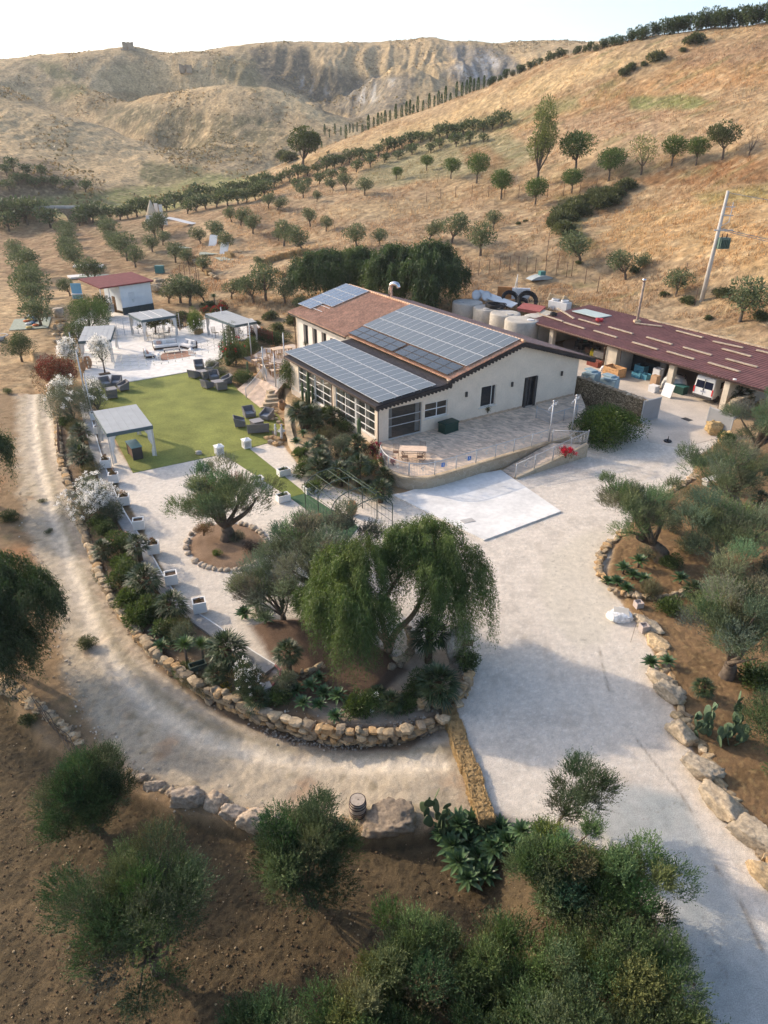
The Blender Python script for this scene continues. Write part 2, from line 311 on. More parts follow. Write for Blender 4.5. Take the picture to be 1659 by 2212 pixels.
def near_z(X, Y):
    z = np.zeros(np.shape(X))
    lo = sst(-.12, .12, sdf(X, Y, LOWP)); sx = at(975, 1545, 0)
    fade = sst(.2, 5.5, np.hypot(X - sx[0], (Y - sx[1] + 2.5) * .8))
    dd = 1 - .8 * sst(3.6, 5.2, X) * sst(21, 17, Y); z = z - dd * (lo * (.3 + .5 * fade) + sst(-.2, .25, sdf(X, Y, SOILP)) * (.5 + .15 * (1 - fade)))
    z = z + .22 * sst(0, .5, sdf(X, Y, BEDR)) + .25 * sst(.0, .6, sdf(X, Y, MULCH)) + .12 * sst(0, .6, sdf(X, Y, ISLE)) + .55 * sst(0, .3, sdf(X, Y, GARD))
    for R in (RUTA, RUTB): z = z - .09 * np.exp(-(ldist(X, Y, R) / .35) ** 2) * lo
    return z
def gully(X, Y):
    """relief of its own on the far hills: drainage lines and bare badland ribs"""
    far = sst(190, 330, Y + .25 * np.abs(X)); g = fbm(X / 62 + .15 * pnoise(X / 60, Y / 60, 3), Y / 150, 5, 5, True)
    z = far * (1.8 * (g - .35) + 2.6 * fbm(X / 60, Y / 75, 2, 15) + .6 * fbm(X / 13, Y / 26, 4, 11, True) + .35 * fbm(X / 3.5, Y / 4, 2, 13))
    bx, by, _ = aty(820, 200, 460); bl = np.exp(-(((X - bx - 5) / 95) ** 2 + ((Y - by - 45) / 85) ** 2) ** 2)
    z = z + bl * 4.6 * (fbm(X / 15 + .35 * pnoise(X / 40, Y / 40, 8), Y / 95, 4, 21, True) - .3)
    mid = sst(75, 120, Y) * (1 - far); z = z + mid * (.9 * fbm(X / 22, Y / 22, 4, 31) + .2 * fbm(X / 3, Y / 3, 3, 41))
    return z
def height(X, Y):
    X = np.atleast_1d(np.asarray(X, float)); Y = np.atleast_1d(np.asarray(Y, float))
    c = np.maximum(sst(-9, 0, sdf(X, Y, COMP)), sst(-.5, .1, sdf(X, Y, SHP))); return near_z(X, Y) * c + (land(X, Y) + gully(X, Y)) * (1 - c)
def hz(x, y): return float(height(x, y)[0])
def gnd(px, py, y0=None):
    """first point of the ground on the sight line through a picture point"""
    a, fw, dn = ray(px, py); L = math.hypot(fw, 0); T = np.geomspace(8 if y0 is None else y0, 900, 260) / L
    h = height(a * T, fw * T); zz = CH + dn * T; k = int(np.argmax(zz < h)) if (zz < h).any() else len(T) - 1
    lo, hi = T[max(k - 1, 0)], T[k]; TT = np.linspace(lo, hi, 24); h = height(a * TT, fw * TT); zz = CH + dn * TT
    j = int(np.argmax(zz <= h)) if (zz <= h).any() else 23; t = TT[j]
    return (a * t, fw * t, float(h[j]))

def lc(r, g, b): return np.array([((c / 255 + .055) / 1.055) ** 2.4 if c > 10 else c / 3294 for c in (r, g, b)])
def paint(X, Y, Z, near):
    """painted soil, grass and gravel colours, with the shade of some far slopes painted in"""
    n1 = fbm(X / 9, Y / 9, 4, 51); n2 = fbm(X / 1.6, Y / 1.6, 4, 61); n3 = fbm(X / 35, Y / 35, 4, 71); n4 = fbm(X / .35, Y / .35, 3, 81)
    col = np.zeros(X.shape + (3,))
    def lay(m, c):
        nonlocal col
        m = np.clip(m, 0, 1)[..., None]; col = col * (1 - m) + np.array(c) * m
    lay(1 + 0 * X, (.39, .275, .155))                              # dry straw-coloured land
    lay(sst(-.2, .5, n1 + .5 * n2), (.30, .19, .10)); lay(sst(.1, .7, n3 + .3 * n2) * .8, (.44, .32, .19)); lay(sst(.25, .7, n2 - n1) * .6, (.21, .15, .085))
    PX, PY = np.zeros(X.shape), np.zeros(X.shape); Yc = np.maximum(Y, 4); PX, PY = proj(X, Yc, Z)
    wx = PX + 22 * n3 + 9 * n1; wy = PY + 12 * fbm(X / 20, Y / 20, 4, 91) + 5 * n1
    def zone(poly, c, soft=14, amt=1.0, mod=None):
        m = sst(-soft, soft, sdf(wx, wy, poly)) * amt
        if mod is not None: m = m * mod
        lay(m, c)
    if not near:
        far = sst(200, 300, Y)
        lay(far * .85, (.47, .345, .19)); lay(far * sst(-.1, .5, n3) * .6, (.36, .275, .165)); lay(far * sst(.0, .45, fbm(X / 28, Y / 70, 5, 101)) * .6, (.21, .17, .095)); lay(far * sst(.12, .45, fbm(X / 6, Y / 10, 4, 103)) * .45, (.15, .125, .07))
        zone([(-60,215),(0,215),(130,255),(250,290),(430,362),(440,400),(300,400),(200,405),(100,345),(-60,330)], (.55,.395,.215), 6, .85); zone([(555,190),(660,205),(730,245),(790,292),(760,300),(690,262),(600,225)], (.54,.41,.23), 5, .75); zone([(200,140),(480,135),(560,185),(430,192),(200,200)], (.53,.39,.21), 10, .6)
        st = sst(.0, .6, n1 + .6 * n2)
        zone([(215,415),(380,395),(450,372),(560,378),(600,390),(560,420),(450,440),(330,465),(230,470),(60,470),(-20,455),(-20,430)], (.21,.215,.08), 10, .9)                # green valley floor
        zone([(300,350),(430,360),(440,385),(330,400),(300,385)], (.085,.10,.04), 8, .8)
        zone([(70,135),(130,132),(180,165),(130,175)], (.13,.14,.06), 8, .7); zone([(110,190),(180,180),(190,205),(120,215)], (.12,.135,.05), 7, .7)
        zone([(150,205),(440,195),(420,212),(180,225)], (.36,.25,.125), 4, .8)
        zone([(185,230),(300,225),(440,240),(600,255),(640,300),(520,340),(440,355),(380,330),(330,300),(250,270)], (.12,.11,.06), 12, .85, sst(-.5, .1, n1))      # scrubby grey-brown slope, its shaded face painted darker
        zone([(455,120),(560,128),(560,215),(540,190),(470,165)], (.12,.12,.055), 8, .6)
        zone([(545,105),(650,100),(680,140),(790,170),(740,250),(700,245),(640,200),(560,165)], (.115,.10,.07), 9, .9)  # shade of the hollow under the skyline, painted into the colour
        zone([(650,150),(740,190),(720,210),(650,190)], (.38,.36,.32), 7, .85, sst(-.1, .3, fbm(X / 6, Y / 40, 3, 105)))
        zone([(960,100),(1060,98),(1110,130),(1140,150),(1010,190),(960,160),(990,130)], (.20,.185,.16), 8, .9); zone([(985,135),(1040,110),(1090,130),(1060,160),(1010,175)], (.46,.44,.41), 7, .9, sst(-.2, .3, fbm(X / 6, Y / 40, 3, 105)))
        zone([(720,230),(780,172),(860,160),(905,170),(880,200),(860,235),(770,262)], (.17,.155,.125), 8, .85); zone([(770,215),(800,175),(850,170),(835,210),(790,225)], (.46,.44,.40), 7, .9, sst(-.2, .3, fbm(X / 6, Y / 40, 3, 107)))
        zone([(-60,335),(100,350),(190,405),(170,418),(-60,440)], (.15,.115,.075), 5, .8)                                    # darker olive plot
        # right hand slope: belts of pale straw, rust, green
        zone([(620,345),(800,300),(1000,228),(1200,150),(1500,80),(1660,60),(1660,95),(1400,130),(1200,200),(1000,262),(800,322),(700,350)], (.50,.36,.19), 8, .75)
        zone([(1100,270),(1250,215),(1400,165),(1660,110),(1700,180),(1500,195),(1300,235),(1150,275)], (.38,.22,.10), 12, .7); zone([(1420,110),(1659,60),(1700,125),(1480,150)], (.27,.17,.10), 12, .75)
        zone([(1350,215),(1480,205),(1560,220),(1500,236),(1360,240)], (.15,.18,.06), 6, .8); zone([(1120,240),(1350,165),(1500,150),(1659,130),(1659,150),(1400,185),(1150,265)], (.22,.20,.08), 9, .6, st)
        zone([(860,290),(1000,262),(1150,228),(1240,212),(1250,232),(1100,275),(920,310)], (.19,.19,.085), 8, .7)
        zone([(830,340),(960,290),(1100,285),(1170,330),(1120,370),(960,385),(840,400),(760,400)], (.235,.225,.125), 12, .8)         # grey-green fallow
        zone([(1180,300),(1659,240),(1659,340),(1400,360),(1200,380)], (.47,.34,.20), 16, .55); zone([(1200,255),(1450,235),(1450,300),(1230,310)], (.29,.19,.12), 14, .5)
        zone([(1000,320),(1060,318),(1110,345),(1060,365),(1010,350)], (.24,.115,.05), 10, .6)
        zone([(1340,385),(1500,360),(1659,330),(1659,390),(1560,400),(1440,405)], (.23,.115,.05), 8, .75); zone([(1200,430),(1250,425),(1260,500),(1300,530),(1260,545),(1200,490)], (.14,.145,.05), 8, .7)
        zone([(1330,470),(1659,400),(1700,560),(1659,640),(1560,560),(1400,560),(1300,520)], (.47,.31,.15), 12, .75); zone([(1500,420),(1659,395),(1659,425),(1520,440)], (.24,.22,.08), 8, .6)
        zone([(700,440),(985,425),(990,450),(830,475),(700,470)], (.50,.37,.19), 6, .6)
        zone([(560,420),(760,400),(1000,430),(1180,440),(1220,560),(1400,600),(1500,660),(1659,690),(1659,740),(1100,660),(1000,640),(700,520)], (.33,.24,.15), 14, .5)     # bare reddish soil
        zone([(-20,500),(130,480),(470,445),(560,440),(640,520),(560,600),(420,620),(330,590),(200,600),(-20,620)], (.26,.17,.10), 10, .7)
        zone([(190,500),(330,480),(420,560),(470,600),(340,580)], (.215,.165,.095), 10, .7)
        zone([(400,470),(520,480),(640,560),(560,620),(480,610),(430,540)], (.48,.34,.20), 8, .6)
        zone([(-20,600),(150,590),(170,640),(110,700),(90,790),(-20,800)], (.45,.32,.185), 8, .6)
        lay(sst(.62, .9, fbm(X / 5, Y / 5, 3, 113) + .4 * n3 + .35) * .35 * sst(80, 120, Y), (.15, .13, .06))
        lay(sst(.05, .45, fbm(X / 2.6, Y / 1.5, 4, 115)) * .5, (.56, .43, .26)); lay(sst(.1, .45, fbm(X / 2.4, Y / 1.6, 4, 117)) * .5, (.19, .14, .075)); lay(sst(.15, .5, fbm(X / 8, Y / 3.5, 4, 119)) * .5 * sst(900, 1200, PX), (.20, .19, .085)); lay(sst(.2, .5, fbm(X / 11, Y / 4, 4, 121)) * .55 * sst(900, 1200, PX), (.27, .155, .07))
    SOIL = (.105, .077, .043)
    def zm(poly, c, soft=.12, amt=1.0, mod=None, wob=.18):
        m = sst(-soft, soft, sdf(X, Y, poly) + wob * n2 + .06 * n4) * amt
        if mod is not None: m = m * mod
        lay(m, c)
    if near:
        lay(sst(-.3, .4, n1 + n2 * .5) * .5, (.33, .225, .125))
        zm(LOWP, (.24, .165, .095), .3, .9); zm(LOWP, (.30, .155, .075), .3, .8, sst(.1, .5, n1 + .3 * n2))
        zm(LOWP, (.14, .12, .06), .3, .7, sst(.2, .5, fbm(X / 2.5, Y / 2.5, 4, 121)))
        zm(TRACKP, (.46, .38, .275), .5, 1, None, .5); zm(TRACKP, (.22, .18, .11), .4, .7, sst(.1, .45, fbm(X / .9, Y / .9, 4, 127) + .3 * n1)); zm(TRACKP, (.39, .33, .25), .5, .7, sst(.0, .45, n2 + .5 * n1))
        zm(TRACKP, (.35, .21, .12), .3, .6, sst(.15, .55, fbm(X / 2.2, Y / 2.2, 4, 123)))
        da, db = ldist(X, Y, RUTA), ldist(X, Y, RUTB); lay(np.exp(-((da - db + .3 * n2) / .55) ** 2) * sst(1.6, .9, da) * .75, (.235, .20, .13)); lay(sst(.12, .4, fbm(X / .3, Y / .3, 3, 129)) * .6 * sst(-.2, .2, sdf(X, Y, TRACKP)), (.30, .265, .21))
        for R in (RUTA, RUTB): lay(np.exp(-((ldist(X, Y, R) + .2 * n2) / .48) ** 2) * (.75 + .4 * n4) * sst(-.2, .2, sdf(X, Y, TRACKP)), (.72, .63, .50))
        zm(SOILP, SOIL, .18); zm(SOILP, (.065, .05, .031), .2, .9, sst(-.1, .35, fbm(X / .22, Y / .22, 3, 125) + .3 * n2)); zm(SOILP, (.155, .11, .06), .2, .7, sst(.05, .4, n2 + .6 * n1))
        zm(BEDL, (.20, .14, .085), .2); zm(BEDL, (.30, .21, .13), .2, .7, sst(0, .4, n2))
        zm(PEPP, (.42, .34, .26), .3, .9)
        zm(BEDR, (.215, .135, .07), .15); zm(BEDR, (.14, .09, .045), .2, .8, sst(-.1, .4, n2)); zm(BEDR, (.33, .23, .11), .2, .6, sst(.1, .5, fbm(X / .25, Y / .25, 2, 131)))
        gravel = (.65, .575, .485)
        zm(COURTP, gravel, .06, 1, None, .10)
        zm(COURTP, (.68, .61, .52), .3, .6, sst(-.2, .4, n1)); zm(COURTP, (.50, .44, .37), .2, .55, sst(.12, .5, n2 + .7 * n3))
        zm(COURTP, (.44, .40, .35), .05, .42, sst(.15, .5, fbm(X / .16, Y / .16, 2, 133)))
        zm(COURTP, (.80, .76, .69), .05, .42, sst(.15, .5, fbm(X / .13, Y / .13, 2, 135)))
        for tk in ([(1500,2180),(1440,1950),(1330,1760),(1230,1560),(1180,1400),(1200,1250),(1330,1100),(1440,980)], [(1570,2180),(1500,1950),(1395,1760),(1290,1560),(1235,1400),(1255,1260),(1380,1110),(1490,985)], [(1050,1500),(1130,1380),(1180,1250),(1160,1130),(1240,1060),(1400,1000)], [(1090,1540),(1180,1400),(1235,1260),(1215,1150),(1290,1080),(1420,1020)]): lay(np.exp(-((ldist(X, Y, spline(PW(tk), 5)) + .12 * n2) / .22) ** 2) * .4 * sst(-.35, .3, n1 + n2), (.52, .445, .355))
        zm(CONC2, (.60, .54, .44), .5, .75); zm(CONCP, (.42, .43, .41), .35, .9); zm(CONCP, (.32, .345, .335), .3, .7, sst(.0, .4, fbm(X / 2.4, Y / 3, 4, 137)))
        lay(np.exp(-((ldist(X, Y, CRACK) + .05 * n2) / (.03 + .07 * np.clip(n1 + .5, 0, 1.5))) ** 2) * .75 * sst(-.35, .15, n2 + .5 * n4), (.24, .20, .155))
        crk = np.abs(fbm(X / 1.7, Y / 1.7, 3, 139)); lay(sst(.012, .0, crk) * .45 * sst(0, .2, np.maximum(sdf(X, Y, CONCP), sdf(X, Y, CONC2))), (.22, .19, .16))
        jn = at(1040, 1780, 0); lay(np.exp(-(((X - jn[0]) / 1.6) ** 2 + ((Y - jn[1]) / .5) ** 2)) * .7, (.24, .17, .11))
        zm(ISLE, (.26, .175, .115), .06, 1, None, .05); zm(ISLE, (.18, .115, .07), .1, .7, sst(0, .4, n2 + .3 * n4)); zm(MULCH, (.13, .085, .058), .25)
        zm(GARD, (.40, .29, .17), .1); zm(GARD, (.22, .16, .09), .1, .7, sst(0, .4, n2))
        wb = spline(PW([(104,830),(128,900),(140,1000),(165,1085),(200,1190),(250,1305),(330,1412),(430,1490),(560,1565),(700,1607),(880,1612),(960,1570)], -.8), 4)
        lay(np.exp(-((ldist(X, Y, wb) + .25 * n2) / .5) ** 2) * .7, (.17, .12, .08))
    return np.clip(col * (1 + .10 * n4[..., None]), .01, .95)

gr_m = attrmat('soil_and_gravel', .95, (26, .26), (3, .12), .9, 20, .06)
hl_m = attrmat('dry_hill_grass', .97, (.85, .38), (.16, .2), .9, .7, .9)
def sheet(X, Y, Z, Cc, name, m, keep=None):
    ny, nx = X.shape; V = np.stack([X, Y, Z], -1).reshape(-1, 3); i = np.arange(ny * nx).reshape(ny, nx)
    Fq = np.stack([i[:-1, :-1], i[:-1, 1:], i[1:, 1:], i[1:, :-1]], -1).reshape(-1, 4)
    if keep is not None: Fq = Fq[keep.ravel()]
    used = np.zeros(len(V), bool); used[Fq.ravel()] = True; idx = np.cumsum(used) - 1
    return npmesh(name, V[used], idx[Fq], m, None, Cc.reshape(-1, 3)[used], True)
def steps(*seg):
    out = []
    for a, b, d0, d1 in seg:
        x = a
        while x < b: out.append(x); x += d0 + (d1 - d0) * (x - a) / (b - a)
    out.append(seg[-1][1]); return np.array(out)
xr = steps((0, 13, .075, .085), (13, 36, .085, .16), (36, 60, .2, 3), (60, 200, 5, 20)); xs = np.concatenate([-xr[:0:-1], xr])
ys = steps((-60, 7, 6, .2), (7, 24, .06, .09), (24, 60, .09, .14), (60, 66, .14, .2))
X, Y = np.meshgrid(xs, ys); Z = height(X, Y)
Cn = paint(X, Y, Z, True)
so_ = sst(-.2, .2, sdf(X, Y, SOILP)); rb = sst(.2, .8, sdf(X, Y, BEDR)); lo_ = sst(-.2, .2, sdf(X, Y, LOWP)) * (1 - so_)
Z = Z + so_ * (.05 * fbm(X / .4, Y / .3, 4, 141) + .04 * pnoise(X / .11, Y / .11, 143) + .02 * fbm(X / 1.1, Y / .9, 3, 145)) + rb * (.04 * fbm(X / .3, Y / .3, 3, 147) + .05 * pnoise(X / .14, Y / .14, 148)) + lo_ * (.06 * fbm(X / .6, Y / .6, 3, 149) + .03 * fbm(X / .12, Y / .12, 2, 151))
cs = sst(0, .3, sdf(X, Y, COURTP)); Z = Z + cs * (.008 * pnoise(X / .11, Y / .11, 153) + .012 * fbm(X / 1.1, Y / 1.1, 3, 155))
mid = lambda A: (A[:-1, :-1] + A[1:, 1:]) / 2
sc_ = mid(sdf(X, Y, COURTP)) > 0; st_ = (mid(sdf(X, Y, TRACKP)) > 0) & ~sc_
prop(sheet(X, Y, Z, Cn, 'ground', gr_m, ~sc_ & ~st_), 'brown tilled soil and dry bare ground around the farmstead', kind='structure')
prop(sheet(X, Y, Z, Cn, 'gravel_drive', gr_m, sc_), 'pale gravel court and driveway curving to the lower right', kind='structure')
prop(sheet(X, Y, Z, Cn, 'dirt_track', gr_m, st_), 'pale rutted dirt track curving below the stone wall', kind='structure')
sv = np.linspace(-.80, .80, 900); yv = 65.6 * (900 / 65.6) ** (np.linspace(0, 1, 760) ** 1.0); S, Yg = np.meshgrid(sv, yv); Xg = S * Yg; Zg = height(Xg, Yg); Ch = paint(Xg, Yg, Zg, False); Zg = Zg - np.where(Yg < 66.5, .02, 0)
fm = mid(Yg + .35 * np.abs(Xg)) > 190
prop(sheet(Xg, Yg, Zg, Ch, 'orchard_ground', hl_m, ~fm), 'dry slope and orchard soil rising behind the farm', kind='structure')
prop(sheet(Xg, Yg, Zg, Ch, 'hills', hl_m, fm), 'rolling dry golden hills with bare grey gullies', kind='structure')
# ---------------------------------------------------------------- plants
lf_olive = leafmat('olive_leaf', .2, .6, .18); lf_green = leafmat('green_leaf', .3, .5, .3); lf_blade = leafmat('succulent_leaf', .12, .42, .45); lf_flower = leafmat('petal', .35, .7, .1)
bark = mat('grey_bark', (.13, .10, .075), .95, .4, 4, 1.2, 18); bark_w = mat('warm_bark', (.28, .19, .115), .9, .35, 3, 1, 14); bark_p = mat('palm_trunk', (.105, .07, .045), .95, .4, 9, 1.5, 22)
def unit(A): return A / (np.linalg.norm(A, axis=-1, keepdims=True) + 1e-9)
def leafquads(P, D, L, W, rs, fold=None):
    """diamond leaves: base points P, directions D, lengths L, widths W"""
    n = len(P); R = unit(rs.randn(n, 3)); S = unit(np.cross(D, R)); L = np.asarray(L).reshape(-1, 1); W = np.asarray(W).reshape(-1, 1)
    V = np.stack([P, P + D * L * .45 + S * W * .5, P + D * L, P + D * L * .45 - S * W * .5], 1)
    return V.reshape(-1, 3), np.arange(4 * n).reshape(n, 4)
def tint(n, cols, rs, clump=None, jit=.18):
    c = np.array(cols); k = rs.randint(0, len(c), n) if clump is None else clump
    return np.repeat(c[k] * (1 + jit * rs.randn(n, 1)).clip(.45, 1.7), 4, 0)
OLIVE = [(.085, .105, .055), (.11, .13, .07), (.065, .085, .045), (.15, .165, .095)]
DARKG = [(.035, .060, .022), (.050, .080, .030), (.028, .048, .018), (.075, .10, .038)]
LIME = [(.10, .15, .035), (.13, .18, .05), (.07, .11, .03)]
def limbs(mb, base, tips, r0, rs, bend=.25, n=6, fork=None):
    fork = fork or (Vector(base) + Vector((0, 0, .5)))
    for t in tips:
        t = Vector(t); a = Vector(fork); m = a.lerp(t, .5) + Vector(rs.randn(3) * bend * (t - a).length * .35)
        pts = spline([tuple(a), tuple(m), tuple(t)], 4); mb.tube(pts, [r0 * (1 - .85 * i / (len(pts) - 1)) for i in range(len(pts))], n)
def crown_olive(rs, R, Hc, zc, nblob, per, leaf, wid, up=.75, spread=.34, flat=1.0, shoot=.5, blobs=None):
    """shoots of narrow leaves growing out and up from clumps over the crown"""
    if blobs is None:
        th = rs.rand(nblob) * 2 * np.pi; u = rs.rand(nblob) ** .45; ph = np.arccos(1 - 1.25 * rs.rand(nblob))
        blobs = np.stack([R * .78 * u * np.sin(ph) * np.cos(th), R * .78 * u * np.sin(ph) * np.sin(th), zc + Hc * .5 * np.cos(ph) * u * flat], 1)
        blobs *= (1 + .15 * rs.randn(nblob, 1))
    br = R * spread * (.6 + .7 * rs.rand(len(blobs))); ns = per; br = br * .8
    bi = np.repeat(np.arange(len(blobs)), ns); n = len(bi)
    d = unit(rs.randn(n, 3)); d[:, 2] = np.abs(d[:, 2]) * .9 - .25; d = unit(d); o = blobs[bi] + d * (br[bi] * (.25 + .75 * rs.rand(n) ** .5))[:, None]
    ctr = np.array([0, 0, zc - Hc * .2]); out = unit(o - ctr); sdir = unit(out * .55 + d * .5 + np.array([0, 0, up]) + .3 * rs.randn(n, 3))
    K = 9; sl = shoot * (.5 + rs.rand(n)); t = (np.arange(K) + .5) / K
    P = o[:, None, :] + sdir[:, None, :] * (sl[:, None] * t[None])[..., None]
    P[..., 2] -= (.12 * sl[:, None] * t[None] ** 2); P = P.reshape(-1, 3)
    D = unit(np.repeat(sdir, K, 0) * .85 + .6 * unit(rs.randn(n * K, 3))); m = len(P)
    V, Fq = leafquads(P, D, leaf * (.7 + .6 * rs.rand(m)), wid * (.7 + .6 * rs.rand(m)), rs)
    return V, Fq, np.repeat(bi, K), blobs
def olive_tree(name, seed, R=1.8, H=3.0, trunk=.6, nblob=26, per=110, leaf=.085, wid=.024, tr=.13, cols=OLIVE, up=.75, shoot=.42, spread=.34, flat=1.0, lean=(0, 0), stem=bark, low=.35):
    rs = np.random.RandomState(seed); root = empty(name); zc = trunk + (H - trunk) * .5; Hc = (H - trunk)
    V, Fq, bi, bl = crown_olive(rs, R, Hc * 1.0, zc, nblob, per, leaf, wid, up, spread, flat, shoot)
    V[:, 0] += lean[0]; V[:, 1] += lean[1]
    pal = np.array(cols)[rs.randint(0, len(cols), nblob)][bi] * .7 * (1 + .15 * rs.randn(nblob, 3)).clip(.6, 1.5)[bi] + np.array(cols)[rs.randint(0, len(cols), len(bi))] * .3
    col = np.repeat(pal * (1 + .16 * rs.randn(len(bi), 1)).clip(.5, 1.6), 4, 0)
    npmesh('crown', V, Fq, lf_olive, root, col)
    mb = MB(); fk = Vector((lean[0] * .4, lean[1] * .4, max(trunk, .3)))
    pts = spline([(0, 0, -.25), (.05 * tr / .13, .03, fk.z * .5), tuple(fk)], 4); mb.tube(pts, [tr * (1.5 - .6 * i / (len(pts) - 1)) + .015 * math.sin(i * 2.1) for i in range(len(pts))], 9)
    sel = bl[rs.permutation(len(bl))[:min(len(bl), 12)]] + np.array([lean[0], lean[1], 0])
    limbs(mb, (0, 0, 0), sel, tr * .6, rs, .3, 5, fk); mb.build('trunk', stem, root)
    return root
def weeping_tree(name, seed, blobs, R, strands, trunkpts, tr, cols, drop=(.8, 2.4), leaf=.17, wid=.022, sub=13, base=(0, 0, 0)):
    """pepper tree: curtains of hanging twigs under arching limbs"""
    rs = np.random.RandomState(seed); root = empty(name); B = np.array([b[:3] for b in blobs], float); br = np.array([b[3] for b in blobs])
    M = strands // 22; bt = rs.choice(len(B), M, p=(br ** 2) / (br ** 2).sum()); ti = np.repeat(np.arange(M), 22); bi = bt[ti]; n = len(ti); dm = np.array([(b[4] if len(b) > 4 else 1.0) for b in blobs])
    d = unit(rs.randn(M, 3)); d[:, 2] = np.abs(d[:, 2]) * .9; o = (B[bt] + d * (br[bt] * (.5 + .55 * rs.rand(M)))[:, None] * np.array([1, 1, .75]))[ti] + rs.randn(n, 3) * .13 * leaf / .15; d = unit(d[ti] + .25 * rs.randn(n, 3))
    L = ((drop[0] + (drop[1] - drop[0]) * rs.rand(M) ** 1.2) * dm[bt])[ti] * (.55 + .5 * rs.rand(n)); K = sub; t = (np.arange(K) + rs.rand(K) * .5) / K
    hor = unit(d * np.array([1, 1, 0]) + .2 * rs.randn(n, 3) * np.array([1, 1, 0])); P = o[:, None] + hor[:, None] * (.2 * L[:, None] * (1 - np.exp(-3 * t[None])))[..., None]
    P[..., 2] -= L[:, None] * t[None] ** 1.35 * .95; P += .05 * rs.randn(*P.shape); zb = rs.rand(n, 1) * .4; P[..., 2] = np.maximum(P[..., 2], .15 + zb); P = P.reshape(-1, 3); m = len(P)
    P = np.concatenate([P, P + .05 * rs.randn(m, 3)]); m2 = len(P)
    D = unit(np.tile(np.repeat(hor, K, 0), (2, 1)) * .35 + .45 * rs.randn(m2, 3) + np.array([0, 0, -.8]))
    V, Fq = leafquads(P, D, leaf * (.6 + .8 * rs.rand(m2)), wid * (.7 + .8 * rs.rand(m2)), rs); bb = np.tile(np.repeat(bi, K), 2); ss = np.tile(np.repeat(rs.randint(0, len(cols), M)[ti], K), 2)
    col = np.repeat((np.array(cols)[ss] * .7 + np.array(cols)[bb % len(cols)] * .3) * (1 + .15 * rs.randn(m2, 1)).clip(.5, 1.6), 4, 0)
    npmesh('crown', V, Fq, lf_green, root, col)
    mb = MB()
    for line, r in trunkpts:
        pts = spline(line, 5); mb.tube(pts, [r * (1 - .6 * i / (len(pts) - 1)) for i in range(len(pts))], 8)
    for b in B:
        k = min(trunkpts, key=lambda l: (Vector(l[0][-1]) - Vector(b)).length)[0][-1]; limbs(mb, None, [tuple(b)], tr * .35, rs, .3, 5, k)
    mb.build('trunk', bark_w, root); return root
def shrub(name, seed, R, H, n, leaf, wid, cols, flowers=0, fcol=(.8, .78, .74), fsz=.07, up=.3, stemh=0.0, lump=13, material=None, fclump=26, ftop=True, sub=None):
    """rounded leafy shrub with lumps, optional flower heads and stem"""
    rs = np.random.RandomState(seed); root = empty(name); lb = unit(rs.randn(lump, 3)); lb[:, 2] = np.abs(lb[:, 2]); C0 = lb * np.array([R * .62, R * .62, H * .45]) * (.7 + .4 * rs.rand(lump, 1)) + np.array([0, 0, stemh + H * .33]); C0[0] = (0, 0, stemh + H * .3); bsz = (.30 + .2 * rs.rand(lump, 1)); bsz[0] = .5
    bi = rs.randint(0, lump, n); d = unit(rs.randn(n, 3)); P = C0[bi] + d * (np.array([R, R, H * .8])) * bsz[bi] * (.45 + .6 * rs.rand(n, 1) ** .6); P[:, 2] = np.maximum(P[:, 2], stemh + .03)
    D = unit(d + np.array([0, 0, up]) + .5 * rs.randn(n, 3)); V, Fq = leafquads(P, D, leaf * (.6 + .8 * rs.rand(n)), wid * (.7 + .6 * rs.rand(n)), rs)
    ci = rs.randint(0, len(cols), n); c2 = (bi * 7 % len(cols)); col = np.repeat((np.array(cols)[ci] * .5 + np.array(cols)[c2] * .5) * (1 + .18 * rs.randn(n, 1)).clip(.5, 1.6), 4, 0)
    npmesh('foliage', V, Fq, material or lf_green, root, col)
    mb = MB(); limbs(mb, None, C0[:7] * .9, .03 + .02 * R, rs, .2, 5, Vector((0, 0, max(stemh, .05))))
    mb.tube([(0, 0, -.15), (0, 0, max(stemh, .1))], [.06 * R + .03, .04 * R + .02], 6); mb.build('stem', bark, root)
    if flowers:
        cbi = rs.randint(0, lump, flowers); d = unit(rs.randn(flowers, 3)); 
        if ftop: d[:, 2] = np.abs(d[:, 2]) * .8 + .1
        d = unit(d); Pc = C0[cbi] + d * (np.array([R, R, H * .8])) * bsz[cbi] * 1.03; k = fclump
        P = np.repeat(Pc, k, 0) + rs.randn(flowers * k, 3) * fsz * .9; D = unit(np.repeat(d, k, 0) + .9 * rs.randn(flowers * k, 3)); m = len(P)
        V, Fq = leafquads(P, D, fsz * (.7 + .6 * rs.rand(m)), fsz * (.7 + .5 * rs.rand(m)), rs); fc = np.array(fcol) if np.ndim(fcol) == 2 else np.array([fcol])
        npmesh('flowers', V, Fq, lf_flower, root, np.repeat(fc[rs.randint(0, len(fc), m)] * (1 + .1 * rs.randn(m, 1)), 4, 0))
    return root
